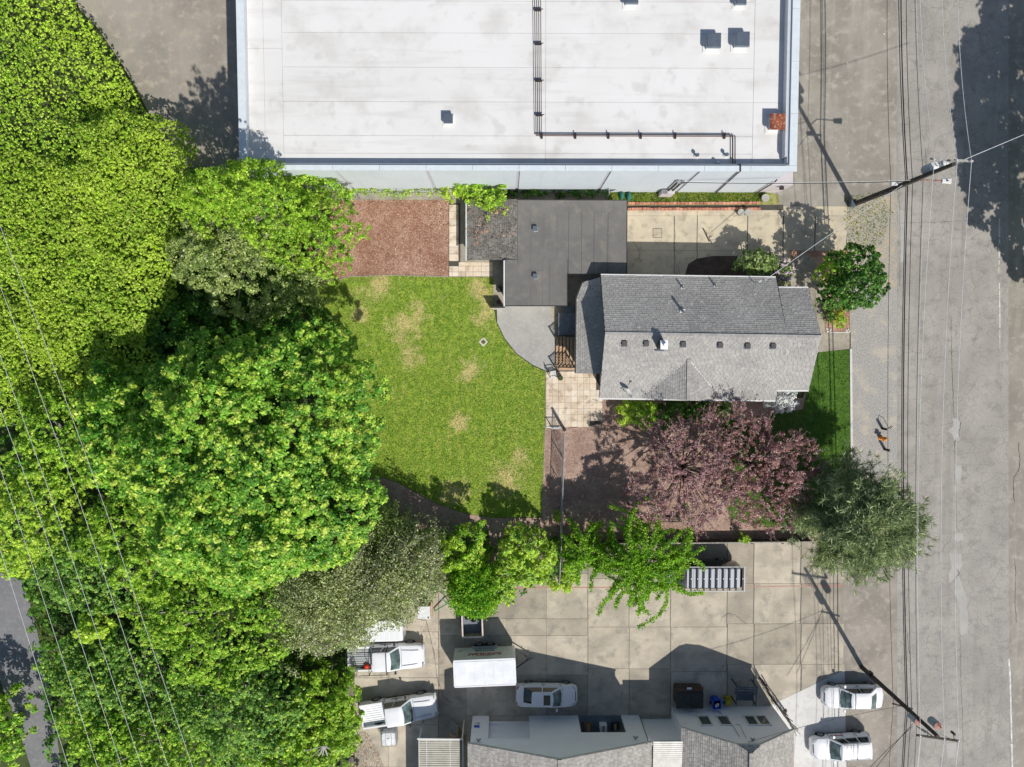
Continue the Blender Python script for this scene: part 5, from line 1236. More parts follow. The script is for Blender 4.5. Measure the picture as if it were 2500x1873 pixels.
# stick fence at the corner
rnd = random.Random(9); q = pp([(1853,1650),(1868,1676),(1893,1718),(1916,1745),(1934,1772)])
sf = thing('stick_fence', 'ragged screen of dark sticks curving from rack to building corner', 'fence', q[0]); cnt = 0
for a, b in zip(q, q[1:]):
    n = int((b - a).length / .09)
    for i in range(n):
        p = a.lerp(b, (i + rnd.random()) / n); hh = rnd.uniform(.8, 1.7); m = MB()
        m.beam((p.x + rnd.uniform(-.05,.05), p.y + rnd.uniform(-.05,.05), 0), (p.x + rnd.uniform(-.2,.2), p.y + rnd.uniform(-.2,.15), hh), rnd.uniform(.03,.07), .02)
        m.obj('stick', M['dark_trim'] if rnd.random() < .8 else M['grey_wood'], sf)
sl = thing('leaning_bar', 'thin curved dark bar leaning outside the building corner', 'bar', P(1905,1710))
m = MB(); m.tube([P(1892,1698,1.3), P(1900,1714,1.0), P(1918,1736,.15)], .045, 8); m.obj('bar', M['dark_trim'], sl); m = MB(); m.box(P(1918,1736,.05), (.2,.2,.1)); m.obj('foot', M['dark_trim'], sl)

# pots by the bricks
for (x, y, r, lab) in ((1805,521,.24,'round grey pot, left one of two touching on the driveway by the bricks'), (1821,520,.24,'round pale pot, right one of two touching on the driveway by the bricks'), (1864,486,.28,'grey round pot at the end of the weedy strip')):
    t = thing('round_planter', lab, 'plant pot', P(x, y), 0, 'round pots near the brick edging')
    m = MB(); m.cyl((0,0), r*.8, 0, .42, 24, r); m.obj('pot', M['tubclay'], t, local=True)
    m = MB(); m.tube([(0,0,.42),(0,0,.45)], [r*1.05, r*1.05], 24, cap=True); m.obj('rim', M['tubclay'], t, local=True)
    m = MB(); m.cyl((0,0), r*.9, .45, .456, 24); m.obj('soil', M['pale_gravel'], t, local=True)
# brick edgings
for y0, y1, n, xs, lab in ((497.5,496.5,35,1532,'upper row of orange bricks along the weedy strip'), (511,510.5,36,1532,'lower row of orange bricks beside the concrete driveway')):
    t = thing('brick_edging', lab, 'brick edging', P(xs, y0), 0, 'brick rows by the driveway'); rnd = random.Random(int(y0))
    a, b = P(xs, y0), P(xs + (322 if n == 35 else 324), y1)
    mesh = None
    for k in range(n):
        p = a.lerp(b, (k + .5) / n)
        if mesh is None:
            m = MB(); m.box((0,0,.08), ((b-a).length/n - .028, .17, .16)); o = m.obj('brick', M['brick'], t, local=True); mesh = o
        else: o = child_copy(mesh, t)
        o.location = (p.x - t.location.x + rnd.uniform(-.004,.004), p.y - t.location.y + rnd.uniform(-.015,.015), rnd.uniform(-.015,.015)); o.rotation_euler = (0, 0, rnd.uniform(-.025,.025))
for i, (x, y, lab) in enumerate([(1516,479,'left one of two teal green cloths on the weedy strip'), (1534,481,'right one of two teal green cloths by the garage corner')]):
    rg = []
    for z, r in ((0,.3),(.15,.36),(.35,.3),(.55,.12)):
        rg.append([Vector((math.cos(a)*r*(.6+.14*math.sin(3*a+z*4+i)), math.sin(a)*r*(1.1+.12*math.cos(4*a+i)), z)) for a in [k*math.pi/7 for k in range(14)]])
    m = MB(); m.loft(rg); o = m.obj('green_cloth', M['greenbag'], smooth=True); o.location = P(x, y); tag(o, lab, 'cloth', 'green cloths by the garage')
# fire hydrant and posts
q = P(2150, 1069); fh = thing('fire_hydrant', 'orange fire hydrant between two dark posts on the gravel shoulder', 'fire hydrant', q)
m = MB(); m.tube([(0,0,0),(0,0,.06),(0,0,.1),(0,0,.6),(0,0,.68),(0,0,.78),(0,0,.84)], [.2,.2,.13,.13,.17,.1,.04], 18); m.obj('barrel', M['orange'], fh, local=True, smooth=False)
m = MB(); m.tube([(-.24,0,.5),(.24,0,.5)], .065, 12); m.tube([(0,-.22,.48),(0,0,.48)], .08, 12); m.obj('outlet', M['orange'], fh, local=True)
m = MB(); m.tube([(0,0,.84),(0,0,.9)], .035, 5); m.obj('cap_nut', M['orange'], fh, local=True)
for x, y, lab in ((2160,1097,'square dark post on the gravel below the fire hydrant'), (2154,1046,'square dark post with a bent wire above the fire hydrant')):
    t = thing('guard_post', lab, 'post', P(x, y), 0, 'guard posts by the hydrant')
    m = MB(); m.box((0,0,.42), (.16,.16,.84)); m.obj('post', M['pole'], t, local=True); m = MB(); m.box((0,0,.86), (.17,.17,.04)); m.obj('cap', M['grey_wood'], t, local=True)
    if y < 1060: m = MB(); m.tube([(0,0,.8),(.15,.3,.95),(.4,.25,.7),(.55,-.05,.1)], .025, 8); m.obj('bent_wire', M['cable'], t, local=True)
# patio chair, barrel planter, drain box
ch = thing('patio_chair', 'white garden chair at the patio corner by the steps', 'chair', P(1349, 914), math.radians(10))
m = MB()
for k in range(5): m.box((-.2 + k*.1, 0, .42), (.07, .46, .02))
m.obj('seat', M['gutter'], ch, local=True)
m = MB()
for k in range(4): m.box((-.2, -.18 + k*.12, .68), (.02, .06, .5))
m.box((-.2,0,.95),(.04,.5,.06)); m.obj('backrest', M['gutter'], ch, local=True)
for x in (-.22,.22):
    for y in (-.22,.22): m = MB(); m.box((x, y, .21), (.04,.04,.42)); m.obj('leg', M['gutter'], ch, local=True)
for s in (1,-1): m = MB(); m.box((0, s*.25, .62), (.5,.05,.03)); m.box((.22, s*.25, .5), (.04,.04,.24)); m.obj('armrest', M['gutter'], ch, local=True)
bp = thing('barrel_planter', 'dark barrel planter beside the white garden chair', 'planter', P(1367, 922))
m = MB(); m.tube([(0,0,0),(0,0,.35),(0,0,.7)], [.17,.21,.18], 18, cap=True); m.obj('barrel', M['pole'], bp, local=True); m = MB(); m.tube([(0,0,.68),(0,0,.73)], .19, 18); m.obj('hoop', M['dark_trim'], bp, local=True); m = MB(); m.cyl((0,0), .16, .72, .74, 16); m.obj('soil', M['soil'], bp, local=True)
db = thing('drain_grate', 'square pale drain frame with dark grate set in the lawn', 'drain', P(1180, 835), math.radians(43))
m = MB()
for s in (1,-1): m.box((s*.2,0,.02),(.1,.5,.06)); m.box((0,s*.2,.021),(.3,.1,.06))
m.obj('frame', M['pale_conc'], db, local=True)
m = MB(); m.box((0,0,.0),(.3,.3,.02)); m.obj('well', M['crack'], db, local=True)
for k in range(6): m = MB(); m.box((-.125+k*.05,0,.03),(.022,.3,.02)); m.obj('bar', M['wood_box'], db, local=True)
bn = thing('garden_bench', 'thin dark wooden bench at the edge of the plum tree', 'bench', P(1632, 1266))
m = MB(); [m.box((0,-.14 + k*.14,.42),(1.9,.09,.03)) for k in range(3)]; m.obj('seat', M['pole'], bn, local=True)
for x in (-.8,0,.8): m = MB(); m.box((x,0,.2),(.06,.38,.4)); m.obj('leg', M['pole'], bn, local=True)
hc_ = thing('meter_lid', 'square access lid outline in the driveway concrete', 'access lid', P(1605, 569))
m = MB(); [m.box((s*.34,0,.006),(.03,.71,.006)) for s in (1,-1)]; [m.box((0,s*.34,.007),(.71,.03,.006)) for s in (1,-1)]; m.obj('frame', M['joint'], hc_, local=True); m = MB(); m.box((0,0,.0055),(.64,.64,.004)); m.obj('lid', M['drive'], hc_, local=True)
br_ = P(1728, 580); m = MB(); m.tube([P(1717,558,.08), P(1722,568,.06), P(1732,590,.04)], .04, 6); o = m.obj('fallen_stick', M['pole']); tag(o, 'dark stick lying on the driveway left of the round tree shadow', 'stick')
rnd = random.Random(2)
for lab, cx, cy in (('heap of white stones at the left corner of the flower bed', 2023, 806), ('heap of white stones at the right corner of the flower bed', 2068, 807)):
    t = thing('stone_heap', lab, 'stones', P(cx, cy), 0, 'white stones in the flower bed')
    for k in range(12):
        r = rnd.uniform(.04,.075); m = MB()
        m.loft([[Vector((math.cos(a)*r*s_*rnd.uniform(.85,1.1), math.sin(a)*r*s_*rnd.uniform(.8,1.1), z*r)) for a in [j*math.pi/3 for j in range(6)]] for z, s_ in ((0,.8),(.5,1),(.95,.5))]); o = m.obj('stone', M['stone_white'], t, local=True); o.location = (rnd.uniform(-.2,.2), rnd.uniform(-.15,.15), 0)

# ------------------------------------------------------------------ fences
fy = thing('mesh_fence', 'grey mesh fence with top rail dividing lawn border from mulch yard', 'fence', P(1375,1050))
pts = pp([(1374,1048),(1370,1180),(1367,1308),(1362,1408)])
FH = 1.75
for i, p in enumerate([pts[0], pts[0].lerp(pts[1], .5), pts[1], pts[1].lerp(pts[2], .5), pts[2], pts[2].lerp(pts[3], .5), pts[3]]):
    m = MB(); m.cyl((p.x, p.y), .04, 0, FH + .05, 8); m.obj('post', M['galv'], fy)
m = MB(); m.tube([(p.x, p.y, FH) for p in pts], .032, 8); m.obj('top_rail', M['galv'], fy)
m = MB()
for a, b in zip(pts, pts[1:]):
    L2 = (b - a).length; n = int(L2 / .11)
    for i in range(n):
        p = a.lerp(b, i / n); q = a.lerp(b, min(1, (i + 8) / n)); z2 = FH * min(1, (n - i) / 8)
        for (u, v, zu, zv) in ((p, q, .03, z2), (q, p, .03, z2)): m.beam((u.x, u.y, zu), (v.x, v.y, zv), .011, .011)
m.obj('wire_mesh', M['galv'], fy, kind='stuff')
for k in range(3):
    p = pts[0].lerp(pts[2], .14 + .36 * k); m = MB(); q = p + Vector((.0, -.95, 0)); m.beam((q.x - .0, q.y, .05), (p.x, p.y, FH - .1), .03, .03); m.obj('brace', M['galv'], fy)
gt = thing('garden_gate', 'dark gate posts with a low pale mesh gate at the patio edge', 'gate', P(1375,1043))
a, b = P(1375,1043), P(1344,1043)
m = MB(); m.box((a.x, a.y, .95), (.14,.14,1.9)); m.obj('post', M['pole'], gt)
m = MB(); m.box((b.x + .1, b.y, .5), (.06,.06,1.0)); m.beam((a.x, a.y, 1.0), (b.x, b.y, 1.0), .05, .05); m.beam((a.x, a.y, .15), (b.x, b.y, .15), .05, .05); m.obj('gate_frame', M['gutter'], gt)
m = MB(); [m.box((b.x + .12 + k*.09, b.y, .57), (.012,.012,.85)) for k in range(10)]; m.obj('gate_wires', M['galv'], gt)
# low wall between yard and parking lot
rw = thing('boundary_wall', 'low dark timber wall between mulch yard and concrete lot', 'wall', P(1660,1320))
a, b = P(1385,1322), P(1975,1316); n = 16
for k in range(n):
    p, q = a.lerp(b, k / n), a.lerp(b, (k + .97) / n); m = MB(); m.beam((p.x, p.y, .42), (q.x, q.y, .42), .06, .84); m.obj('board_panel', M['pole'], rw)
m = MB(); m.beam((a.x, a.y, .85), (b.x, b.y, .85), .09, .03); m.obj('cap_rail', M['grey_wood'], rw)
for k in range(9): p = a.lerp(b, k / 8); m = MB(); m.box((p.x, p.y - .08, .43), (.1,.1,.86)); m.obj('post', M['pole'], rw)
# back fence with barbed wire, ivy-grown
bf = thing('barbed_fence', 'old mesh fence with outward barbed-wire arms along the warehouse verge', 'fence', P(950,488))
for x in (880, 982, 1080, 1105):
    a = P(x, 489); m = MB(); m.cyl((a.x, a.y), .04, 0, 1.3, 8); m.tube([(a.x, a.y, 1.3), (a.x - .12, a.y + .35, 1.65)], .03, 6); m.obj('post', M['galv'], bf)
m = MB(); A_, B_ = P(800,489), P(1110,489)
for k, (dy, z) in enumerate(((0,1.3),(.1,1.42),(.22,1.54),(.35,1.65))): m.tube([(A_.x, A_.y + dy, z), (B_.x, B_.y + dy, z)], .012, 5)
for i in range(110):
    p = A_.lerp(B_, i / 110); m.beam((p.x, p.y, .03), (p.x, p.y, 1.3), .006, .006)
m.obj('wires', M['galv'], bf, kind='stuff')
gg = thing('mesh_gate', 'small grey mesh gate between garage and warehouse', 'gate', P(1466,480))
a, b = P(1480, 486), P(1480, 468); m = MB(); m.beam((a.x,a.y,1.6),(b.x,b.y,1.6),.05,.05); m.beam((a.x,a.y,.1),(b.x,b.y,.1),.05,.05); m.box((a.x,a.y,.85),(.06,.06,1.7)); m.box((b.x,b.y,.85),(.06,.06,1.7)); m.obj('frame', M['galv'], gg)
m = MB(); [m.beam((a.x, a.y + (b.y-a.y)*k/12, .1), (a.x, a.y + (b.y-a.y)*k/12, 1.6), .008, .008) for k in range(12)]; m.obj('mesh', M['galv'], gg)

# ------------------------------------------------------------------ utility poles
def insul(par, p, h=.16):
    m = MB(); m.tube([p, (p[0], p[1], p[2] + h*.4), (p[0], p[1], p[2] + h*.5), (p[0], p[1], p[2] + h)], [.03,.03,.055,.04], 10); m.obj('insulator', M['gutter'], par)
pa = thing('utility_pole', 'dark utility pole with street lamp and transformer by the warehouse corner', 'utility pole', P(2083,499), 0, 'utility poles along the street')
q = P(2083,499); HA = 12.3
m = MB(); m.tube([(q.x,q.y,0),(q.x,q.y,6),(q.x,q.y,HA)], [.19,.16,.12], 14); m.obj('pole', M['pole'], pa)
m = MB(); m.box((q.x-.25,q.y+.02,.3),(.35,.5,.6)); m.obj('base_guard', M['slate'], pa)
a, b = P(2271,388,HA-.35), P(2376,394,HA-.35); m = MB(); m.beam((a.x,a.y,a.z),(b.x,b.y,b.z),.12,.1); m.obj('crossarm', M['grey_wood'], pa)
ctr = Vector((q.x,q.y,HA-1.2))
m = MB()
for e in (a.lerp(b,.2), a.lerp(b,.85)): m.beam(e, ctr, .03, .03)
m.obj('brace', M['galv'], pa)
AT = [P(2281,390,HA-.15), P(2337,391,HA-.15), P(2372,393,HA-.15)]
for p in AT: insul(pa, (p.x,p.y,p.z-.12))
def can(par, p, z0, z1, r=.25):
    m = MB(); m.tube([(p.x,p.y,z0),(p.x,p.y,z0+.05),(p.x,p.y,z1-.06),(p.x,p.y,z1)], [r*.85,r,r,r*.9], 18); t_ = m.obj('transformer', M['bluegrey'], par)
    m = MB(); m.tube([(p.x,p.y,z1),(p.x,p.y,z1+.04),(p.x,p.y,z1+.09)], [r*1.02,r*.95,.05], 18); m.tube([(p.x+.1,p.y,z1+.05),(p.x+.1,p.y,z1+.3)], .035, 8); m.obj('lid', M['copper'] if par['label'].startswith('dark utility pole with two') else M['gutter'], t_)
can(pa, P(2258,416,9.2), 9.2, 10.2, .3); can(pa, P(2290,405,9.8), 9.9, 10.6, .2)
m = MB(); p1 = P(2174,448,6.4); p2 = P(2212,452,6.4); m.beam(p1, p2, .1, .1); m.obj('telecom_arm', M['grey_wood'], pa)
m = MB(); m.box(P(2183,449,6.5), (.45,.2,.2)); m.obj('splice_box', M['gutter'], pa)
# street lamp head (part of the pole)
pl_, lh = P(2222,441,7.7), P(2310,442,7.8)
m = MB(); m.tube([(q.x,q.y,7.4), (pl_.x+.8, pl_.y, 7.9), (lh.x-.3, lh.y, 7.85)], .035, 8); m.obj('lamp_arm', M['rust'], pa)
m = MB(); m.loft([[Vector((lh.x+x, lh.y+y*k, lh.z+z)) for x, y in ((-.3,-.14),(.3,-.2),(.3,.2),(-.3,.14))] for z, k in ((-.1,.8),(0,1),(.1,.7))]); m.obj('lamp_head', M['gutter'], pa)
m = MB(); m.cyl((lh.x, lh.y), .05, lh.z+.1, lh.z+.18, 10); m.obj('photocell', M['blackplastic'], pa)
m = MB(); m.tube([(q.x+.15,q.y-.12,.2),(q.x+.15,q.y-.12,8.5)], .025, 6); m.tube([(q.x+.02,q.y-.2,.2),(q.x+.02,q.y-.2,6.5)], .03, 6); m.obj('riser_conduit', M['grey_wood'], pa)
pb = thing('utility_pole', 'dark utility pole with two copper-lidded transformers near the parked cars', 'utility pole', P(2104,1629), 0, 'utility poles along the street')
q = P(2104,1629); HB = 10.0
m = MB(); m.tube([(q.x,q.y,0),(q.x,q.y,5),(q.x,q.y,HB)], [.18,.155,.12], 14); m.obj('pole', M['pole'], pb)
m = MB(); m.box((q.x-.1,q.y+.2,1.45),(.3,.25,.45)); m.obj('service_box', M['dark_trim'], pb)
a, b = P(2238,1795,HB-.35), P(2341,1809,HB-.35); m = MB(); m.beam(a, b, .12, .1); m.obj('crossarm', M['pole'], pb)
m = MB()
for e in (a.lerp(b,.25), a.lerp(b,.85)): m.beam(e, (q.x,q.y,HB-1.1), .03, .03)
m.obj('brace', M['galv'], pb)
BT = [P(2247.5,1797,HB-.15), P(2306,1804,HB-.15), P(2341,1809,HB-.15)]
for p in BT: insul(pb, (p.x,p.y,p.z-.12))
can(pb, P(2224,1746,6.9), 6.9, 7.75, .27); can(pb, P(2272,1757,7.8), 7.8, 8.6, .27)
m = MB(); m.beam(P(2179,1718,5.7), P(2228,1731,5.7), .09, .09); m.obj('telecom_arm', M['pole'], pb)
m = MB(); m.box(P(2327,1790,9.4), (.12,.12,.4)); m.beam(P(2327,1790,9.4), P(2330,1806,9.6), .03,.03); m.obj('fuse_cutout', M['blackplastic'], pb)
for k in range(3): m = MB(); p = P(2248+8*k, 1782+4*k, 9.0); m.tube([(p.x,p.y,8.5),(p.x+.06,p.y,9.1),(p.x,p.y+.1,9.5)], .03, 6); m.obj('jumper_lead', M['gutter'] if k % 2 else M['cable'], pb)

def wire(label, pts, sag, r, mat, cat='wire', group=None, name='power_line', n=14):
    m = MB(); out = []
    pts = [Vector(p) for p in pts]
    for a, b in zip(pts, pts[1:]):
        for i in range(n): t_ = i / n; p = a.lerp(b, t_); out.append(p - Vector((0, 0, 4 * sag * t_ * (1 - t_))))
    out.append(pts[-1]); m.tube(out, r, 6)
    o = m.obj(name, mat); tag(o, label, cat, group); return o
names = ['westmost', 'middle', 'eastmost']
words = ['pale street power line over the kerbside lane, nearest the buildings', 'middle pale street power line of the three on the crossarms', 'pale street power line farthest from the buildings']
for k in range(3):
    n0 = P([2255,2308,2352][k], -420, HA); s0 = P([2252,2311,2347][k], 2450, HB + .3)
    wire(words[k], [n0, AT[k], BT[k], s0], .9, .017, M['wire'], 'power line', 'street power lines', n=20)
wire('thin pale line just beside the kerbside power line', [P(2243,-420,9.2), P(2261,385,9.4), P(2247,1812,7.9), P(2252,2400,8)], .7, .013, M['wire'], 'power line', 'street power lines', n=20)
cabs = ['outermost black cable of the bundle along the kerb', 'thick black cable in the bundle along the kerb', 'black lashed cable on the road side of the kerb bundle', 'thin black cable strung alone over the gravel shoulder']
for k, (xa_, xb_, ya_, yb_, hh, r_) in enumerate([(2212,2212,452,1728,6.5,.03),(2216,2216,452,1731,6.3,.042),(2228,2226,446,1735,6.9,.022),(2175,2181,448,1718,6.45,.018)]):
    wire(cabs[k], [P([2199,2206,2220,2178][k], -420, hh), P(xa_, ya_, hh), P(xb_, yb_, hh - .8), P(xb_ - 12, 2400, hh - .6)], .55, r_, M['cable'], 'cable', 'kerbside cables', 'overhead_cable', n=20)
wire('dashed-looking black twisted cable nearer the road centre', [P(2236,-420,7.4), P(2254,430,7.4), P(2240,1745,6.8), P(2236,2400,6.9)], .5, .018, M['cable'], 'cable', 'kerbside cables', 'overhead_cable', n=20)
qa = P(2083,499)
for k, (z, lab) in enumerate([(7.8,'black service cable from pole to the warehouse meters'), (8.1,'thin second service cable from pole to the warehouse wall')]):
    wire(lab, [Vector((qa.x, qa.y, z)), Vector((xe + .2 + .2*k, yw - .15, 4.35 + .3*k))], .5, .022 - .008*k, M['cable'] if k == 0 else M['wire'], 'cable', 'cables to the warehouse', 'service_cable')
wire('grey service cable slanting from pole to the house mast', [Vector((qa.x, qa.y, 7.0)), P(1868,684,5.1)], .35, .018, M['wire'], 'cable', None, 'service_cable')
wire('pale guy wire from the pole top towards the upper right corner', [Vector((qa.x, qa.y, HA - .6)), P(2640, 270, 10.5)], .2, .02, M['wire'], 'wire', None, 'guy_wire')
for k, (x, y) in enumerate([(2120,1900),(2075,1905)]):
    wire(['black cable slanting from the transformers to the lower left, upper one', 'black cable slanting from the transformers to the lower left, lower one'][k], [P(2228,1768 + 6*k,7.0), P(x + 20*k, y, 6.0)], .1, .018, M['cable'], 'cable', 'cables to the lower left', 'service_cable')
wire('cable from the street pole to the gable building floodlight', [Vector((P(2104,1629).x, P(2104,1629).y, 6.0)), Vector((P(1826,1812,5.4).x, yw2 + .1, 5.3))], .3, .014, M['cable'], 'cable', None, 'service_cable')
# high voltage lines over the wood
HV = [[(-150,861),(0,1340),(167,1873),(300,2298)],[(-180,500),(0,1142),(37,1250),(238,1873),(370,2290)],[(-180,300),(0,996),(93,1250),(297,1873),(430,2290)],
      [(-180,150),(0,867),(138,1250),(346,1873),(490,2310)],[(-180,-50),(0,698),(39,800),(203,1250),(411,1873),(560,2330)],[(-180,-150),(0,551),(96,800),(260,1250),(470,1873),(620,2330)]]
ordn = ['closest to the footpath', 'second from the footpath', 'third from the footpath', 'fourth from the footpath', 'fifth from the footpath', 'farthest from the footpath']
for k, pts in enumerate(HV):
    wire('pale high-voltage line over the wood, ' + ordn[k], [P(x, y, 14 + .0 * k) for x, y in pts], .0, .012, M['wire'], 'power line', 'high-voltage lines over the wood', 'high_voltage_line', n=3)
# bare frame poking out of the lower-left trees
fr = thing('pole_tripod', 'pale bare pole frame poking out of the lower trees', 'frame', P(792,1835))
ap = P(791,1821,5.2)
for x, y, z in ((764,1873,3.2),(809,1870,3.2),(818,1835,4.4),(740,1865,3.4),(783,1880,3.0)):
    m = MB(); m.tube([ap, P(x, y, z), P(x + (x-791)*.6, y + (y-1821)*.6, 0)], .06 if x != 740 else .035, 6); m.obj('strut', M['grey_wood'], fr)
m = MB(); m.tube([P(720,1841,4.6), P(746,1833,4.9), ap], .04, 6); m.obj('strut', M['grey_wood'], fr)

# ------------------------------------------------------------------ vegetation
def np_quads(name, V, mat, parent=None):
    n = len(V) // 4; me = bpy.data.meshes.new(name)
    if parent is not None: V = V - np.array(parent.location, dtype=np.float32)
    me.vertices.add(4 * n); me.vertices.foreach_set('co', np.ascontiguousarray(V, dtype=np.float32).ravel())
    me.loops.add(4 * n); me.loops.foreach_set('vertex_index', np.arange(4 * n, dtype=np.int32))
    me.polygons.add(n); me.polygons.foreach_set('loop_start', np.arange(0, 4 * n, 4, dtype=np.int32))
    me.update(calc_edges=True); me.materials.append(mat)
    o = bpy.data.objects.new(name, me); scene.collection.objects.link(o)
    if parent is not None: o.parent = parent
    return o
def norm(a): return a / np.maximum(np.linalg.norm(a, axis=1, keepdims=True), 1e-6)
def quads(C, N, S, asp=.6, rng=None, T=None, fold=.12):
    n = len(C); N = norm(N)
    if T is None: T = rng.normal(size=(n, 3))
    T = norm(T - N * np.sum(T * N, 1, keepdims=True)); B = np.cross(N, T); S = S.reshape(-1, 1)
    V = np.empty((n, 4, 3)); V[:, 0] = C + T * S; V[:, 1] = C + B * S * asp + N * S * fold; V[:, 2] = C - T * S; V[:, 3] = C - B * S * asp + N * S * fold
    return V.reshape(-1, 3)
def outline(th, rng, irr):
    r = np.ones_like(th)
    for k in (2, 3, 4, 5, 7, 9, 13): r += irr * rng.uniform(.4, 1) / math.sqrt(k) * np.sin(k * th + rng.uniform(0, 6.28))
    return r
def clumps(rng, c, rx, ry, z0, z1, n, irr=.18, flat=.55, deep=.25, bump=.09):
    th0 = rng.uniform(0, 6.28, n); rho = np.sqrt(rng.uniform(0, 1, n)); R_ = outline(th0, rng, irr)
    x, y = np.cos(th0) * rho, np.sin(th0) * rho
    z = z0 + (z1 - z0) * np.power(np.maximum(1 - rho ** 2.4, 0), flat)
    z += (z1 - z0) * bump * (np.sin(x * 7 + rng.uniform(0, 6)) * np.cos(y * 8 + rng.uniform(0, 6)) + .7 * np.sin(x * 13 + y * 5 + rng.uniform(0, 6)) * np.cos(y * 15 - x * 4))
    z += rng.normal(size=n) * .1
    d = rng.uniform(0, 1, n) < deep; z[d] -= rng.uniform(.1, .5, d.sum()) * (z[d] - z0)
    C = np.stack([c[0] + x * rx * R_, c[1] + y * ry * R_, z], 1)
    N = norm(np.stack([x * 1.1, y * 1.1, .35 + np.sqrt(np.maximum(1 - rho ** 2, .01))], 1))
    return C, N
def clump_leaves(rng, C, N, per, rad, size, squash=.6, up=.5, asp=.62, spread=1.0):
    n = len(C) * per; ci = np.repeat(np.arange(len(C)), per)
    D = norm(rng.normal(size=(n, 3)) + N[ci] * 1.1); r = rng.uniform(.45, 1.05, n)[:, None] * (rad * rng.uniform(.7, 1.25, len(C)))[ci][:, None]
    P_ = C[ci] + D * r * np.array([1, 1, squash]) * spread
    NN = D * .8 + np.array([0, 0, up]) + rng.normal(size=(n, 3)) * .35
    S_ = size * rng.uniform(.6, 1.3, n)
    return quads(P_, NN, S_, asp, rng)
def branches(par, base, C, rng, n=9, r0=.16, mat='bark', split=.45, name='branch'):
    top = Vector((base.x, base.y, base.z + (np.mean(C[:, 2]) - base.z) * split))
    m = MB(); m.tube([base, base.lerp(top, .5) + Vector((.06, .05, 0)), top], [r0, r0 * .85, r0 * .65], 9); m.obj('trunk', M[mat], par)
    m = MB(); idx = rng.choice(len(C), min(n, len(C)), replace=False)
    for i in idx:
        e = Vector(C[i]); mid = top.lerp(e, .5) + Vector((0, 0, .3)); m.tube([top - Vector((0,0,.3)), mid, e], [r0 * .45, r0 * .25, r0 * .08], 5, cap=False)
    m.obj(name, M[mat], par)
seed_ = [100]
def tree(label, cx, cy, rxp, ryp, h, h0, mat, n, per=36, rad=.42, size=.13, irr=.18, name='broadleaf_tree', cat='tree', extra=None, deep=.25, up=.5, flat=.5, group=None, asp=.62, bark='bark', nb=10, squash=.6, bump=.12):
    seed_[0] += 1; rng = np.random.default_rng(seed_[0]); hm = h0 + (h - h0) * .6
    c = P(cx, cy, hm); rx, ry = PX(rxp, hm), PX(ryp, hm)
    t = thing(name, label, cat, (c.x, c.y, 0), 0, group)
    C, N = clumps(rng, c, rx, ry, h0, h, n, irr, flat, deep, bump)
    V = clump_leaves(rng, C, N, per, np.full(len(C), rad), size, squash, up, asp)
    np_quads('crown', V, M[mat], t)
    if extra:
        k = rng.uniform(size=len(C)) < extra[1]; C2, N2 = C[k] + N[k] * rad * .55, N[k]
        if len(C2): np_quads('young_leaves', clump_leaves(rng, C2, N2, max(8, int(per * .6)), np.full(len(C2), rad * .75), size, squash, up, asp), M[extra[0]], t)
    branches(t, Vector((c.x, c.y, -.05)), C, rng, nb, max(.08, .018 * h + rx * .012), bark)
    return t, C, N
def ground_cover(name, label, cat, poly, hf, mat, dens, rad=.35, per=30, size=.12, deep=.3, seed=1, holes=()):
    rng = np.random.default_rng(seed); q = np.array([[p.x, p.y] for p in pp(poly)])
    lo, hi = q.min(0), q.max(0); A = (hi - lo).prod(); n = int(A * dens); X = rng.uniform(lo, hi, (n, 2)); inside = np.zeros(n, bool)
    j = len(q) - 1
    for i in range(len(q)):
        a, b = q[i], q[j]; c = ((a[1] > X[:, 1]) != (b[1] > X[:, 1])) & (X[:, 0] < (b[0] - a[0]) * (X[:, 1] - a[1]) / (b[1] - a[1] + 1e-9) + a[0]); inside ^= c; j = i
    X = X[inside]; Z = hf(X[:, 0], X[:, 1]) + rng.normal(size=len(X)) * min(.16, rad * .9); Z = np.maximum(Z, .12)
    d = rng.uniform(size=len(X)) < deep; Z[d] *= rng.uniform(.4, .9, d.sum())
    keep = np.ones(len(X), bool)
    for hx, hy, hr, pr in holes:
        c = P(hx, hy); dd = np.hypot(X[:, 0] - c.x, X[:, 1] - c.y); Z = np.where(dd < hr, Z * (.25 + .75 * (dd / hr) ** 3), Z)
    C = np.stack([X[:, 0], X[:, 1], Z], 1)
    e = .4; gx_ = (hf(X[:, 0] + e, X[:, 1]) - hf(X[:, 0] - e, X[:, 1])) / (2 * e); gy_ = (hf(X[:, 0], X[:, 1] + e) - hf(X[:, 0], X[:, 1] - e)) / (2 * e)
    N = norm(np.stack([-gx_, -gy_, np.ones(len(X))], 1))
    V = clump_leaves(rng, C, N, per, np.full(len(C), rad), size)
    o = np_quads(name, V, M[mat]); return o
def blades(name, label, poly, n, mat, size=.045, seed=1, z=.01, cat='grass'):
    rng = np.random.default_rng(seed); q = np.array([[p.x, p.y] for p in pp(poly)]); lo, hi = q.min(0), q.max(0)
    X = rng.uniform(lo, hi, (n, 2)); inside = np.zeros(n, bool); j = len(q) - 1
    for i in range(len(q)):
        a, b = q[i], q[j]; inside ^= ((a[1] > X[:, 1]) != (b[1] > X[:, 1])) & (X[:, 0] < (b[0] - a[0]) * (X[:, 1] - a[1]) / (b[1] - a[1] + 1e-9) + a[0]); j = i
    X = X[inside]; C = np.stack([X[:, 0], X[:, 1], np.full(len(X), z) + size * .5], 1); N = rng.normal(size=(len(X), 3)); N[:, 2] += .6
    o = np_quads(name, quads(C, N, size * rng.uniform(.6, 1.3, len(X)), .3, rng), M[mat]); tagstuff(o, label, cat); return o

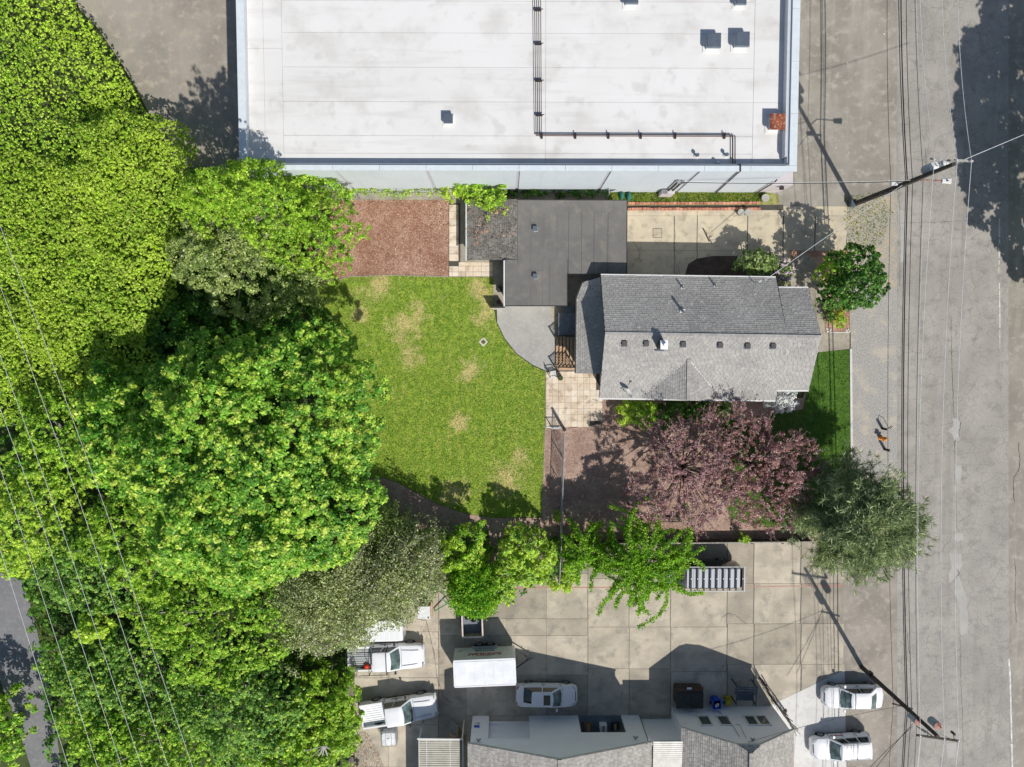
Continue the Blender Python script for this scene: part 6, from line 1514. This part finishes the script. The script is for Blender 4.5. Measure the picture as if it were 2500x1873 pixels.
LAWN = [(812,685),(850,677),(950,673),(1095,677),(1205,677),(1205,752),(1212,788),(1232,828),(1262,866),(1300,893),(1333,908),(1331,1045),(1322,1262),(1290,1263),(1200,1263),(1130,1252),(1060,1226),(980,1182),(940,1166),(840,1165),(780,1100),(770,700)]
blades('grass', 'patchy back lawn with straw-coloured dry spots', LAWN, 90000, 'blades', .065, 1, .0)
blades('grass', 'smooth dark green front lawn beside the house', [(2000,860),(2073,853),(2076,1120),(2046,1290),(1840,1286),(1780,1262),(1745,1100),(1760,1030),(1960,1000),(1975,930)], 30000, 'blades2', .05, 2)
blades('grass', 'weedy grass strip along the warehouse wall', [(1484,470),(1870,470),(1860,494),(1484,496)], 9000, 'weedblades', .12, 3)
blades('bark_chips', 'red-brown bark chips covering the upper garden bed', [(780,488),(1096,488),(1096,674),(950,670),(850,674),(805,688),(760,700)], 30000, 'chips', .045, 4, .01, 'bark chips')
blades('bark_chips', 'brown bark chips in the yard below the patio', [(1374,1042),(1470,1037),(1470,975),(1960,975),(1990,1319),(1332,1319),(1332,1044)], 26000, 'chips', .045, 5, .01, 'bark chips')
blades('weeds', 'sparse dry weeds around the utility pole base', [(2062,480),(2150,470),(2180,520),(2150,600),(2075,600),(2060,540)], 1500, 'weedblades', .07, 6)

sn = lambda x, y, a, b, c, d: np.sin(x * a + c) * np.cos(y * b + d)
EDGE = [(-60,-120),(150,-120),(190,0),(215,40),(258,90),(300,150),(345,225),(380,300),(430,385),(470,430),(470,520),(380,700),(335,830),(330,960),(200,1010),(-60,1050)]
def hf1(x, y): return 1.5 + .3 * sn(x, y, .5, .45, 1, 2) + .12 * sn(x, y, 1.3, 1.1, 0, 1) + .08 * sn(x, y, 3.1, 2.9, 4, 1) + np.clip((-x - 27) * .12, -1.0, 2.5)
o = ground_cover('ivy_ground_cover', '', '', EDGE, hf1, 'l_ivy', 44, .1, 8, .066, .25, 11, holes=[(225,262,2.3,0)]); tagstuff(o, 'bright green ivy slope covering the upper left corner', 'ivy')
def hf2(x, y): return 1.0 + .4 * sn(x, y, .6, .7, 2, 1) + .25 * sn(x, y, 1.7, 1.5, 0, 3)
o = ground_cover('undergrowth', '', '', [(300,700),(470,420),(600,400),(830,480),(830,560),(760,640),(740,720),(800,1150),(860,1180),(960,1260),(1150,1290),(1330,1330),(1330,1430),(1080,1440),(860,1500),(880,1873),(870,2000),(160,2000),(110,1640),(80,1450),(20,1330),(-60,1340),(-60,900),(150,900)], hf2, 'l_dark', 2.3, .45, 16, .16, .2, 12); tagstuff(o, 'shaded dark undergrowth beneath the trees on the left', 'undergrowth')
# upper-left trees
tree('yellow-green rounded thicket tree below the ivy slope, by the asphalt', 330, 420, 162, 140, 3.75, 1.6, 'l_thick', 3670, 8, .11, .068, .16, extra=('l_yel', .3), name='thicket_tree', flat=.28, bump=.14, deep=.35, up=1.1)
tree('wide yellow-green thicket tree at the left edge above the wires', 110, 560, 205, 183, 3.5999999999999996, 1.8, 'l_thick', 4894, 8, .11, .068, .16, extra=('l_yel', .35), name='thicket_tree', flat=.28, bump=.14, deep=.35, up=1.1)
tree('yellow-green thicket tree left of the grey-olive tree', 290, 640, 151, 183, 3.75, 1.8, 'l_thick', 4020, 8, .11, .068, .16, extra=('l_yel', .4), name='thicket_tree', flat=.28, bump=.14, deep=.35, up=1.1)
tree('yellow-green thicket tree whose right side drops into deep shade', 220, 830, 162, 140, 3.75, 1.8, 'l_thick', 3670, 8, .11, .068, .16, extra=('l_yel', .45), name='thicket_tree', flat=.28, bump=.14, deep=.35, up=1.1)
tree('yellow-green thicket tree at the left edge, lowest of the thicket', 50, 850, 118, 129, 3.3000000000000003, 1.6, 'l_thick', 2622, 8, .11, .068, .16, extra=('l_yel', .4), name='thicket_tree', flat=.28, bump=.14, deep=.35, up=1.1)
tree('light green tree overhanging the warehouse roof corner', 612, 480, 105, 92, 12.5, 5.0, 'l_birch', 960, 20, .22, .075, .3, extra=('l_yel', .12), deep=.45, bark='pale_bark', nb=26)
tree('tall light green tree between the asphalt and the grey-olive tree', 512, 492, 72, 66, 10.5, 4.5, 'l_birch', 450, 20, .22, .075, .3, extra=('l_yel', .12), deep=.45, bark='pale_bark', nb=12)
tree('light green tree overhanging the red-brown bark bed', 770, 570, 110, 100, 7.2, 3.4, 'l_birch', 600, 20, .22, .075, .32, extra=('l_mid', .2), deep=.45, bark='pale_bark', nb=26)
tree('thin green tree against the pale warehouse wall', 745, 465, 78, 52, 5.6, 2.8, 'l_mid', 120, 30, .34, .09, .3, deep=.4, bark='pale_bark', nb=14)
tree('grey-olive dense tree between thicket and bark bed', 570, 625, 170, 132, 6.8, 2.6, 'l_olive', 640, 36, .34, .085, .2, extra=('l_willow', .2), deep=.35, name='olive_tree', bark='pale_bark', nb=20)
tree('grey-olive leafy tree beside the top of the lawn', 745, 690, 62, 58, 4.6, 1.8, 'l_olive', 130, 34, .32, .085, .2, deep=.35, name='olive_tree')
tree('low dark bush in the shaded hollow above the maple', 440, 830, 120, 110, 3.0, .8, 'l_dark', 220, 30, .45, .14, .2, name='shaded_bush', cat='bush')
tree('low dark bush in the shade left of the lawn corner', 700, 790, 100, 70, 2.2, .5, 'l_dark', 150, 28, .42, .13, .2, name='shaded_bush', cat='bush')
# big maple and neighbours
tree('huge bright green maple with clustered leaves left of the lawn', 600, 1128, 330, 350, 12.0, 5.5, 'l_maple', 2400, 38, .36, .105, .12, extra=('l_maple_new', .34), deep=.35, name='maple_tree', up=.9, flat=.42, nb=30)
tree('bright green maple bough mass reaching left of the maple', 300, 1060, 130, 160, 8.6, 4, 'l_maple', 330, 42, .5, .14, .2, extra=('l_maple_new', .3), deep=.4, name='maple_tree', nb=12)
tree('bright green crown below the maple on the left', 400, 1330, 205, 140, 8.0, 3.5, 'l_mid', 1863, 13, .17, .082, .2, extra=('l_yel', .2), deep=.4, flat=.32, nb=26, bark='pale_bark', bump=.2, up=1.0)
tree('yellow-green tree at the left edge above the footpath', 70, 1270, 124, 140, 7.0, 3, 'l_yel', 1300, 13, .17, .082, .22, extra=('l_cool', .2), deep=.4, bark='pale_bark', nb=14, flat=.32, bump=.2, up=1.0)
tree('mid green tree under the wires left of the maple', 130, 1090, 129, 129, 6.2, 2.5, 'l_mid', 1127, 13, .17, .082, .25, extra=('l_yel', .2), deep=.4, flat=.32, nb=26, bark='pale_bark', bump=.2, up=1.0)
tree('mid green tree below the yellow-green tree', 220, 1400, 129, 118, 6.2, 2.5, 'l_cool', 1127, 13, .17, .082, .25, extra=('l_yel', .15), deep=.4, flat=.32, nb=26, bark='pale_bark', bump=.2, up=1.0)
tree('dense green tree in the middle of the lower wood', 520, 1520, 199, 162, 7.6, 3, 'l_mid', 2254, 13, .17, .082, .18, extra=('l_yel', .15), deep=.35, flat=.32, nb=26, bark='pale_bark', bump=.2, up=1.0)
tree('leafy tree leaning over the footpath bend', 212, 1650, 100, 97, 6.0, 2.5, 'l_cool', 1082, 13, .17, .082, .28, extra=('l_yel', .4), deep=.4, flat=.32, nb=26, bark='pale_bark', bump=.2, up=1.0)
tree('lower green tree overhanging the footpath end', 255, 1800, 95, 86, 6.0, 2.5, 'l_mid', 1082, 13, .17, .082, .28, extra=('l_yel', .3), deep=.4, flat=.32, nb=26, bark='pale_bark', bump=.2, up=1.0)
tree('green tree under the middle wires in the lower wood', 310, 1650, 140, 140, 5.6, 2.2, 'l_cool', 1300, 13, .17, .082, .2, extra=('l_yel', .2), deep=.4, flat=.32, nb=26, bark='pale_bark', bump=.2, up=1.0)
tree('small yellow-green tree crossed by a wire in the lower wood', 232, 1528, 40, 38, 6.6, 3.2, 'l_yel', 50, 36, .36, .12, .2)
tree('green tree at the bottom edge under the wires', 380, 1840, 162, 108, 6.0, 2.4, 'l_mid', 1429, 13, .17, .082, .2, extra=('l_yel', .25), deep=.4, flat=.32, nb=26, bark='pale_bark', bump=.2, up=1.0)
tree('dense green tree left of the bare pole frame', 580, 1740, 162, 140, 6.6, 2.6, 'l_cool', 1734, 13, .17, .082, .18, extra=('l_yel', .18), deep=.35, flat=.32, nb=26, bark='pale_bark', bump=.2, up=1.0)
tree('bright green tree beside the parked pickup', 775, 1765, 110, 120, 4.6, 1.4, 'l_birch', 330, 42, .38, .1, .18, extra=('l_mid', .3), deep=.35)
tree('green tree behind the bare pole frame at the bottom edge', 700, 1860, 129, 75, 4.4, 1.4, 'l_mid', 953, 13, .17, .082, .2, extra=('l_yel', .2), deep=.35, flat=.32, nb=26, bark='pale_bark', bump=.2, up=1.0)
tree('dark green tree hugging the lower left corner beyond the path', -30, 1800, 70, 130, 5.0, 1.5, 'l_mid', 160, 38, .45, .13, .2)
tree('small bush at the corner of path and wood', 40, 1370, 50, 40, 3.0, 1, 'l_yel', 50, 34, .4, .12, .2, name='path_bush', cat='bush')

# strand trees
def rnd_r(a, b, sd):
    r_ = random.Random(sd); ks = [(k, r_.uniform(0, 6.28), r_.uniform(.04, .11)) for k in (2, 3, 5, 7, 11)]
    return lambda th: a * b / math.hypot(b * math.cos(th), a * math.sin(th)) * (1 + sum(m_ * math.sin(k * th + p_) for k, p_, m_ in ks))
def strand_tree(name, label, cx, cy, hc, rfun, n, mat, z_in, z_out, arch, per_m, spread, size, bark, twr=.018, r_in=.2, seed=5, extra=None, twigs=None, nseg=7, cat='tree', trunk=.14):
    rng = np.random.default_rng(seed); c = P(cx, cy, hc); t = thing(name, label, cat, (c.x, c.y, 0)); LC = []; LN = []; m = MB()
    for i in range(n):
        th = rng.uniform(0, 2 * math.pi); Rm = rfun(th) * rng.uniform(.55, 1.0) * (1 if rng.random() < .75 else .6); r0 = Rm * (rng.uniform(.0, 1) * r_in * 2.4); dz = rng.uniform(-.4, .4)
        bend = rng.uniform(-.9, .9); pts = []
        for k in range(nseg + 1):
            s = k / nseg; r = r0 + (Rm - r0) * s; a = th + bend * s * s
            z = z_in + (z_out - z_in) * s ** 1.4 + arch * math.sin(math.pi * min(1, s * 1.1)) + dz * (1 - s)
            pts.append(Vector((c.x + math.cos(a) * r, c.y + math.sin(a) * r, z)))
        m.tube(pts[2:], [twr * (1.3 - 1.0 * k / nseg) for k in range(2, nseg + 1)], 4, cap=False)
        for a, b in zip(pts, pts[1:]):
            L = (b - a).length; q = max(1, int(L * per_m)); s = rng.uniform(0, 1, q)[:, None]; A, B = np.array(a), np.array(b)
            LC.append(A + (B - A) * s + rng.normal(size=(q, 3)) * spread); LN.append(rng.normal(size=(q, 3)) * .6 + np.array([0, 0, .7]))
    LC = np.concatenate(LC); LN = np.concatenate(LN)
    np_quads('crown', quads(LC, LN, size * rng.uniform(.6, 1.3, len(LC)), .6, rng), M[mat], t)
    if extra:
        k = rng.uniform(size=len(LC)) < extra[1]; C2 = LC[k] + rng.normal(size=(k.sum(), 3)) * spread; np_quads('young_leaves', quads(C2, LN[k], size * rng.uniform(.6, 1.2, k.sum()), .6, rng), M[extra[0]], t)
    m.obj('branch', M[bark], t)
    m = MB(); m.tube([(c.x, c.y, -.05), (c.x + .05, c.y, z_in * .5), (c.x, c.y, z_in + .2)], [trunk, trunk * .8, trunk * .5], 9); m.obj('trunk', M[bark], t)
    return t
el = lambda a, b, s=0: (lambda th: a * b / math.hypot(b * math.cos(th - s), a * math.sin(th - s)))
strand_tree('twiggy_tree', 'grey-green twiggy drooping tree shading the parked pickups', 830, 1440, 5, rnd_r(5.7, 4.7, 21), 270, 'l_willow', 6.8, 2.6, .8, 25, .15, .078, 'pale_bark', .034, .3, 51, nseg=7)
strand_tree('twiggy_tree', 'grey-green twiggy tree with silvery twigs left of the small yellow tree', 985, 1400, 4.5, rnd_r(4.1, 3.8, 22), 180, 'l_willow', 5.8, 2.4, .7, 24, .15, .078, 'pale_bark', .034, .3, 52, nseg=7)
strand_tree('twiggy_tree', 'silvery twiggy tree fringing the leafy wood left of the pickups', 745, 1500, 4.5, rnd_r(3.4, 4.6, 23), 170, 'l_willow', 5.6, 2.4, .7, 26, .15, .078, 'pale_bark', .032, .3, 59, nseg=7)
strand_tree('twiggy_tree', 'twiggy olive tree in half shade below the lawn corner', 930, 1300, 3.5, el(2.6, 2.0), 110, 'l_olive', 4.0, 1.8, .4, 38, .16, .08, 'pale_bark', .014, .3, 53, nseg=6)
strand_tree('drooping_tree', 'green drooping tree hanging over the open trailer', 1155, 1440, 3.5, el(2.2, 2.9), 150, 'l_fount', 4.6, 1.8, .6, 50, .13, .08, 'bark', .014, .25, 54, nseg=6)
tree('yellow-green crown above the drooping tree', 1130, 1345, 62, 60, 4.4, 1.6, 'l_mid', 140, 36, .34, .09, .25, extra=('l_yel', .6), deep=.35, name='yellow_green_tree')
tree('rounded yellow-green tree, rightmost before the mesh fence', 1283, 1362, 71, 79, 4.0, 1.3, 'l_yel', 867, 13, .17, .082, .16, extra=('l_cool', .25), deep=.3, name='yellow_green_tree', flat=.32, nb=26, bark='pale_bark', bump=.2, up=1.0)
tree('small yellow-green tree with a hanging lower bough above the red line', 1220, 1425, 45, 54, 3.4, 1.2, 'l_mid', 323, 13, .17, .082, .3, extra=('l_yel', .4), deep=.3, name='yellow_green_tree', flat=.32, nb=26, bark='pale_bark', bump=.2, up=1.0)
def star(a, b, k, amp, ph): return lambda th: a * b / math.hypot(b * math.cos(th), a * math.sin(th)) * (1 + amp * math.sin(k * th + ph))
strand_tree('long_branched_tree', 'bright green tree with long leafy arms over the racked van', 1560, 1370, 4.5, rnd_r(4.9, 4.6, 3), 92, 'l_fount', 5.2, 3.6, .5, 105, .08, .07, 'pale_bark', .02, .12, 55, extra=('l_birch', .25), nseg=7)
strand_tree('long_branched_tree', 'smaller green tree with long leafy arms left of the racked van', 1430, 1350, 4.0, rnd_r(2.3, 3.2, 8), 30, 'l_fount', 4.2, 2.8, .4, 110, .085, .075, 'pale_bark', .018, .12, 56, extra=('l_birch', .2), nseg=6)
# plum trees
def plum(label, cx, cy, rx, ry, m1, m2, sd):
    t, C, N = tree(label, cx, cy, rx, ry, 6.2, 3.5, m1, 760, 28, .22, .055, .26, extra=(m2, .4), deep=.45, name='plum_tree', bark='bark', nb=40, flat=.45, bump=.25, up=.7)
    rng = np.random.default_rng(sd); k = rng.choice(len(C), 150); V = []; m = MB()
    for i in k:
        p = Vector(C[i]); d = Vector((N[i][0], N[i][1], .35)).normalized() + Vector(rng.normal(size=3) * .25); e = p + d * rng.uniform(.5, 1.2)
        m.tube([p, e], [.012, .005], 3, cap=False); q = 26; s_ = rng.uniform(0, 1.05, q)[:, None]; A, B = np.array(p), np.array(e)
        V.append(quads(A + (B - A) * s_ + rng.normal(size=(q, 3)) * .06, rng.normal(size=(q, 3)) * .6 + np.array([0, 0, .8]), .055 * rng.uniform(.6, 1.3, q), .6, rng))
    np_quads('outer_sprays', np.concatenate(V), M[m2], t); m.obj('twigs', M['pale_bark'], t, kind='stuff')
plum('purple-leaved plum tree in the yard below the house', 1690, 1160, 140, 132, 'l_plum', 'l_plum2', 61)
plum('reddish plum tree beside the shaded front lawn', 1866, 1150, 138, 142, 'l_plum2', 'l_plum', 62)
# pine
def pine(label, cx, cy, rxp, ryp, h, h0, seed):
    rng = np.random.default_rng(seed); hm = h0 + (h - h0) * .5; c = P(cx, cy, hm); t = thing('pine_tree', label, 'pine tree', (c.x, c.y, 0)); V = []; m = MB()
    m.tube([(c.x, c.y, -.05), (c.x, c.y, h * .5), (c.x, c.y, h)], [.22, .16, .04], 9); m.obj('trunk', M['bark'], t); m = MB()
    tuft = []
    for i in range(120):
        z = h0 + (h - h0) * (i / 120) ** .8; th = rng.uniform(0, 6.28); k = (1 - (i / 120)) ** .6
        L = (PX(rxp, hm) * PX(ryp, hm) / math.hypot(PX(ryp, hm) * math.cos(th), PX(rxp, hm) * math.sin(th))) * (.3 + .7 * k) * rng.uniform(.7, 1.12)
        a = Vector((c.x, c.y, z)); e = Vector((c.x + math.cos(th) * L, c.y + math.sin(th) * L, z + .12 * L)); m.tube([a, a.lerp(e, .5) - Vector((0,0,.05*L)), e], [.05, .03, .012], 5, cap=False)
        for k2 in range(int(9 + L * 7.5)):
            s = rng.uniform(.25, 1.0) ** .75; p = a.lerp(e, s); off = rng.normal(size=3) * np.array([.38, .38, .14]) * (.5 + .6 * L / 4); tuft.append(((p.x + off[0], p.y + off[1], p.z + off[2]), (math.cos(th) * .6, math.sin(th) * .6, .55)))
    m.obj('branch', M['bark'], t)
    T0 = np.array([a for a, b in tuft]); D0 = np.array([b for a, b in tuft]); per = 24; ci = np.repeat(np.arange(len(T0)), per)
    D = norm(D0[ci] + rng.normal(size=(len(ci), 3)) * .75); Ln = rng.uniform(.16, .3, len(ci)); C = T0[ci] + D * Ln[:, None] * .9
    Nn = norm(np.cross(D, rng.normal(size=D.shape))); V = quads(C, Nn + np.array([0,0,.35]), Ln, .07, rng, T=D, fold=0)
    np_quads('needles', V, M['l_pine'], t)
pine('large shaggy pine leaning over the kerb below the hydrant', 2105, 1275, 178, 160, 8.5, 3.0, 71)
# street-side tree and shrubs
tree('dark green maple-like tree beside the planting bed', 2092, 680, 73, 77, 5.4, 2.6, 'l_deep', 736, 13, .17, .082, .26, extra=('l_cool', .12), deep=.3, name='small_street_tree', flat=.32, nb=26, bark='pale_bark', bump=.2, up=1.0)
tree('low green shrub left of the street-side tree', 2040, 655, 38, 45, 2.6, .8, 'l_mid', 215, 13, .17, .082, .2, name='green_shrub', cat='shrub', flat=.32, nb=26, bark='pale_bark', bump=.2, up=1.0)
tree('lower green crown over the orange flowers', 2045, 728, 38, 24, 3.0, 1.4, 'l_deep', 46, 36, .28, .09, .2, name='green_shrub', cat='shrub')
tree('rhododendron bush by the driveway north of the house', 1852, 645, 50, 32, 3.0, 1.2, 'l_rhodo', 110, 40, .28, .085, .15, deep=.3, name='rhododendron', cat='bush')
t_, C_, N_ = tree('pink-flowering bush at the house corner', 1905, 672, 26, 36, 2.7, .8, 'l_rhodo', 60, 36, .26, .08, .2, extra=('fl_pink', .5), name='rhododendron', cat='bush')
tree('lime green little shrub in the flower bed', 2050, 782, 17, 19, 1.0, .3, 'l_yel', 24, 36, .2, .06, .12, name='small_shrub', cat='shrub')
tree('orange flowers beside the lime green shrub', 2052, 756, 9, 8, .7, .3, 'fl_orange', 9, 26, .13, .05, .2, name='orange_flowers', cat='flowers')
tree('orange-red flowers under the lower green crown', 2031, 760, 8, 6, .6, .3, 'fl_orange', 6, 20, .12, .05, .2, name='orange_flowers', cat='flowers')
tree('dark purple shrub left of the orange flowers', 2022, 768, 10, 14, .8, .2, 'l_dark', 14, 30, .2, .07, .2, name='small_shrub', cat='shrub')
tree('bright yellow-green clipped bush by the patio', 1530, 1007, 20, 32, 2.0, .7, 'l_yel', 44, 44, .24, .07, .1, name='garden_bush', cat='bush')
tree('round green bush right of the yellow-green bush', 1570, 1008, 34, 36, 2.2, .8, 'l_mid', 80, 44, .25, .07, .1, name='garden_bush', cat='bush')
tree('dark green bush along the house wall, third from the patio', 1640, 1012, 46, 36, 1.8, .6, 'l_deep', 80, 40, .28, .08, .15, name='garden_bush', cat='bush')
tree('dark green bush along the house wall, left of the white flowers', 1730, 1000, 55, 30, 1.8, .6, 'l_deep', 80, 40, .28, .08, .15, name='garden_bush', cat='bush')
t_, C_, N_ = tree('white-flowering bush at the house corner by the front lawn', 1908, 978, 42, 26, 2.0, .7, 'fl_white', 90, 34, .22, .06, .25, extra=('fl_white', .5), name='snowball_bush', cat='bush')
tree('small bush poking up at the timber boundary wall', 1817, 1314, 12, 9, 1.2, .5, 'l_birch', 14, 36, .2, .06, .1, name='garden_bush', cat='bush')
tree('small dark tree at the end of the boundary wall', 1950, 1300, 35, 30, 2.6, 1.2, 'l_pine', 30, 30, .3, .07, .2, name='small_conifer')
tree('tuft of green at the foot of the mesh fence', 1362, 1262, 9, 12, 1.1, .3, 'l_mid', 14, 34, .18, .06, .1, name='fence_shrub', cat='shrub')
tree('leafy vine mass right of the lower mesh fence', 1392, 1360, 26, 52, 1.6, .4, 'l_mid', 90, 40, .27, .075, .15, extra=('l_yel', .3), name='vine_mass', cat='vine')
tree('leafy vine corner above the red line', 1370, 1425, 34, 20, 1.3, .3, 'l_yel', 46, 40, .26, .075, .2, name='vine_mass', cat='vine')
tree('dark vine strip left of the lower mesh fence', 1352, 1360, 14, 46, 1.4, .3, 'l_dark', 46, 36, .25, .08, .15, name='vine_mass', cat='vine')
# ivy on lean-to and fence
def ivy(label, poly, hf, mat, dens, seed, rad=.26, size=.085, name='ivy', per=30):
    o = ground_cover(name, '', '', poly, hf, mat, dens, rad, per, size, .1, seed); tagstuff(o, label, 'ivy'); return o
ivy('bright ivy mound grown over the shingled lean-to', [(1118,472),(1170,455),(1225,458),(1236,478),(1228,515),(1215,535),(1200,530),(1160,515),(1130,500)], lambda x, y: 2.5 + .25 * sn(x, y, 2, 2, 0, 1), 'l_birch', 16, 31)
ivy('ivy fingers hanging down the mossy shingles', [(1195,525),(1240,500),(1238,545),(1208,560),(1190,552)], lambda x, y: 2.15 + .1 * sn(x, y, 3, 2, 0, 1), 'l_yel', 9, 32, per=16)
ivy('yellowish ivy clump left of the lean-to top', [(1085,465),(1135,462),(1140,498),(1112,505),(1085,490)], lambda x, y: 1.5 + .3 * sn(x, y, 2, 3, 1, 1), 'l_thick', 12, 33)
ivy('ivy strip climbing the barbed fence by the warehouse', [(800,466),(1100,466),(1100,484),(800,484)], lambda x, y: .9 + .35 * sn(x, y, 1.5, 3, 1, 1), 'l_thick', 14, 34, per=22)
ivy('dark green ivy strip between garage and warehouse wall', [(1230,464),(1480,466),(1480,484),(1230,484)], lambda x, y: .7 + .25 * sn(x, y, 1.5, 3, 1, 1), 'l_deep', 12, 35)
o = ground_cover('dry_stems', '', '', [(1145,530),(1235,520),(1262,540),(1260,610),(1150,615)], lambda x, y: 1.85 + (x + 3) * .12, 'chips', 3, .3, 14, .05, .1, 36); tagstuff(o, 'dead brown ivy stems scattered on the mossy shingles', 'dry stems')
# tree outside the frame that throws the big shadow
tree('large tree beyond the right edge shading the street', 2925, 440, 175, 400, 13.0, 6.0, 'l_mid', 800, 26, .6, .26, .14, name='street_tree', deep=.4)
# litter and far wood beyond the frame edges
blades('fallen_leaves', 'fallen leaves strewn along the crack by the pickups', [(1020,1500),(1062,1500),(1100,1720),(1040,1700)], 900, 'chips', .04, 41, .01, 'leaves')
blades('fallen_leaves', 'dry litter where wood meets the lower lot', [(850,1740),(905,1800),(940,1873),(860,1900),(820,1800)], 3500, 'chips', .05, 42, .01, 'leaves')
blades('weeds', 'dry straw verge between footpath and wood', [(60,1420),(110,1440),(140,1560),(130,1700),(106,1600),(85,1520)], 2500, 'weedblades', .08, 43)
blades('fallen_leaves', 'stray bark chips spilled onto the top of the lawn', [(812,676),(1095,669),(1095,684),(950,682),(830,692)], 700, 'chips', .035, 51, .03, 'leaves')
blades('fallen_leaves', 'fallen leaves scattered along the right edge of the lawn', [(1300,900),(1345,900),(1345,1260),(1300,1262)], 700, 'chips', .035, 52, .03, 'leaves')
blades('fallen_leaves', 'leaf litter scattered over the concrete below the boundary trees', [(1080,1330),(1640,1330),(1640,1520),(1080,1520)], 1500, 'weedblades', .04, 53, .01, 'leaves')
blades('fallen_leaves', 'small litter specks on the asphalt beside the warehouse', [(1960,20),(2180,20),(2180,480),(1960,480)], 90, 'fl_white', .06, 54, .01, 'leaves')
blades('fallen_leaves', 'leaf litter on the garage and lean-to roofs', [(1150,495),(1525,495),(1525,640),(1150,640)], 160, 'chips', .04, 55, 2.4, 'leaves')
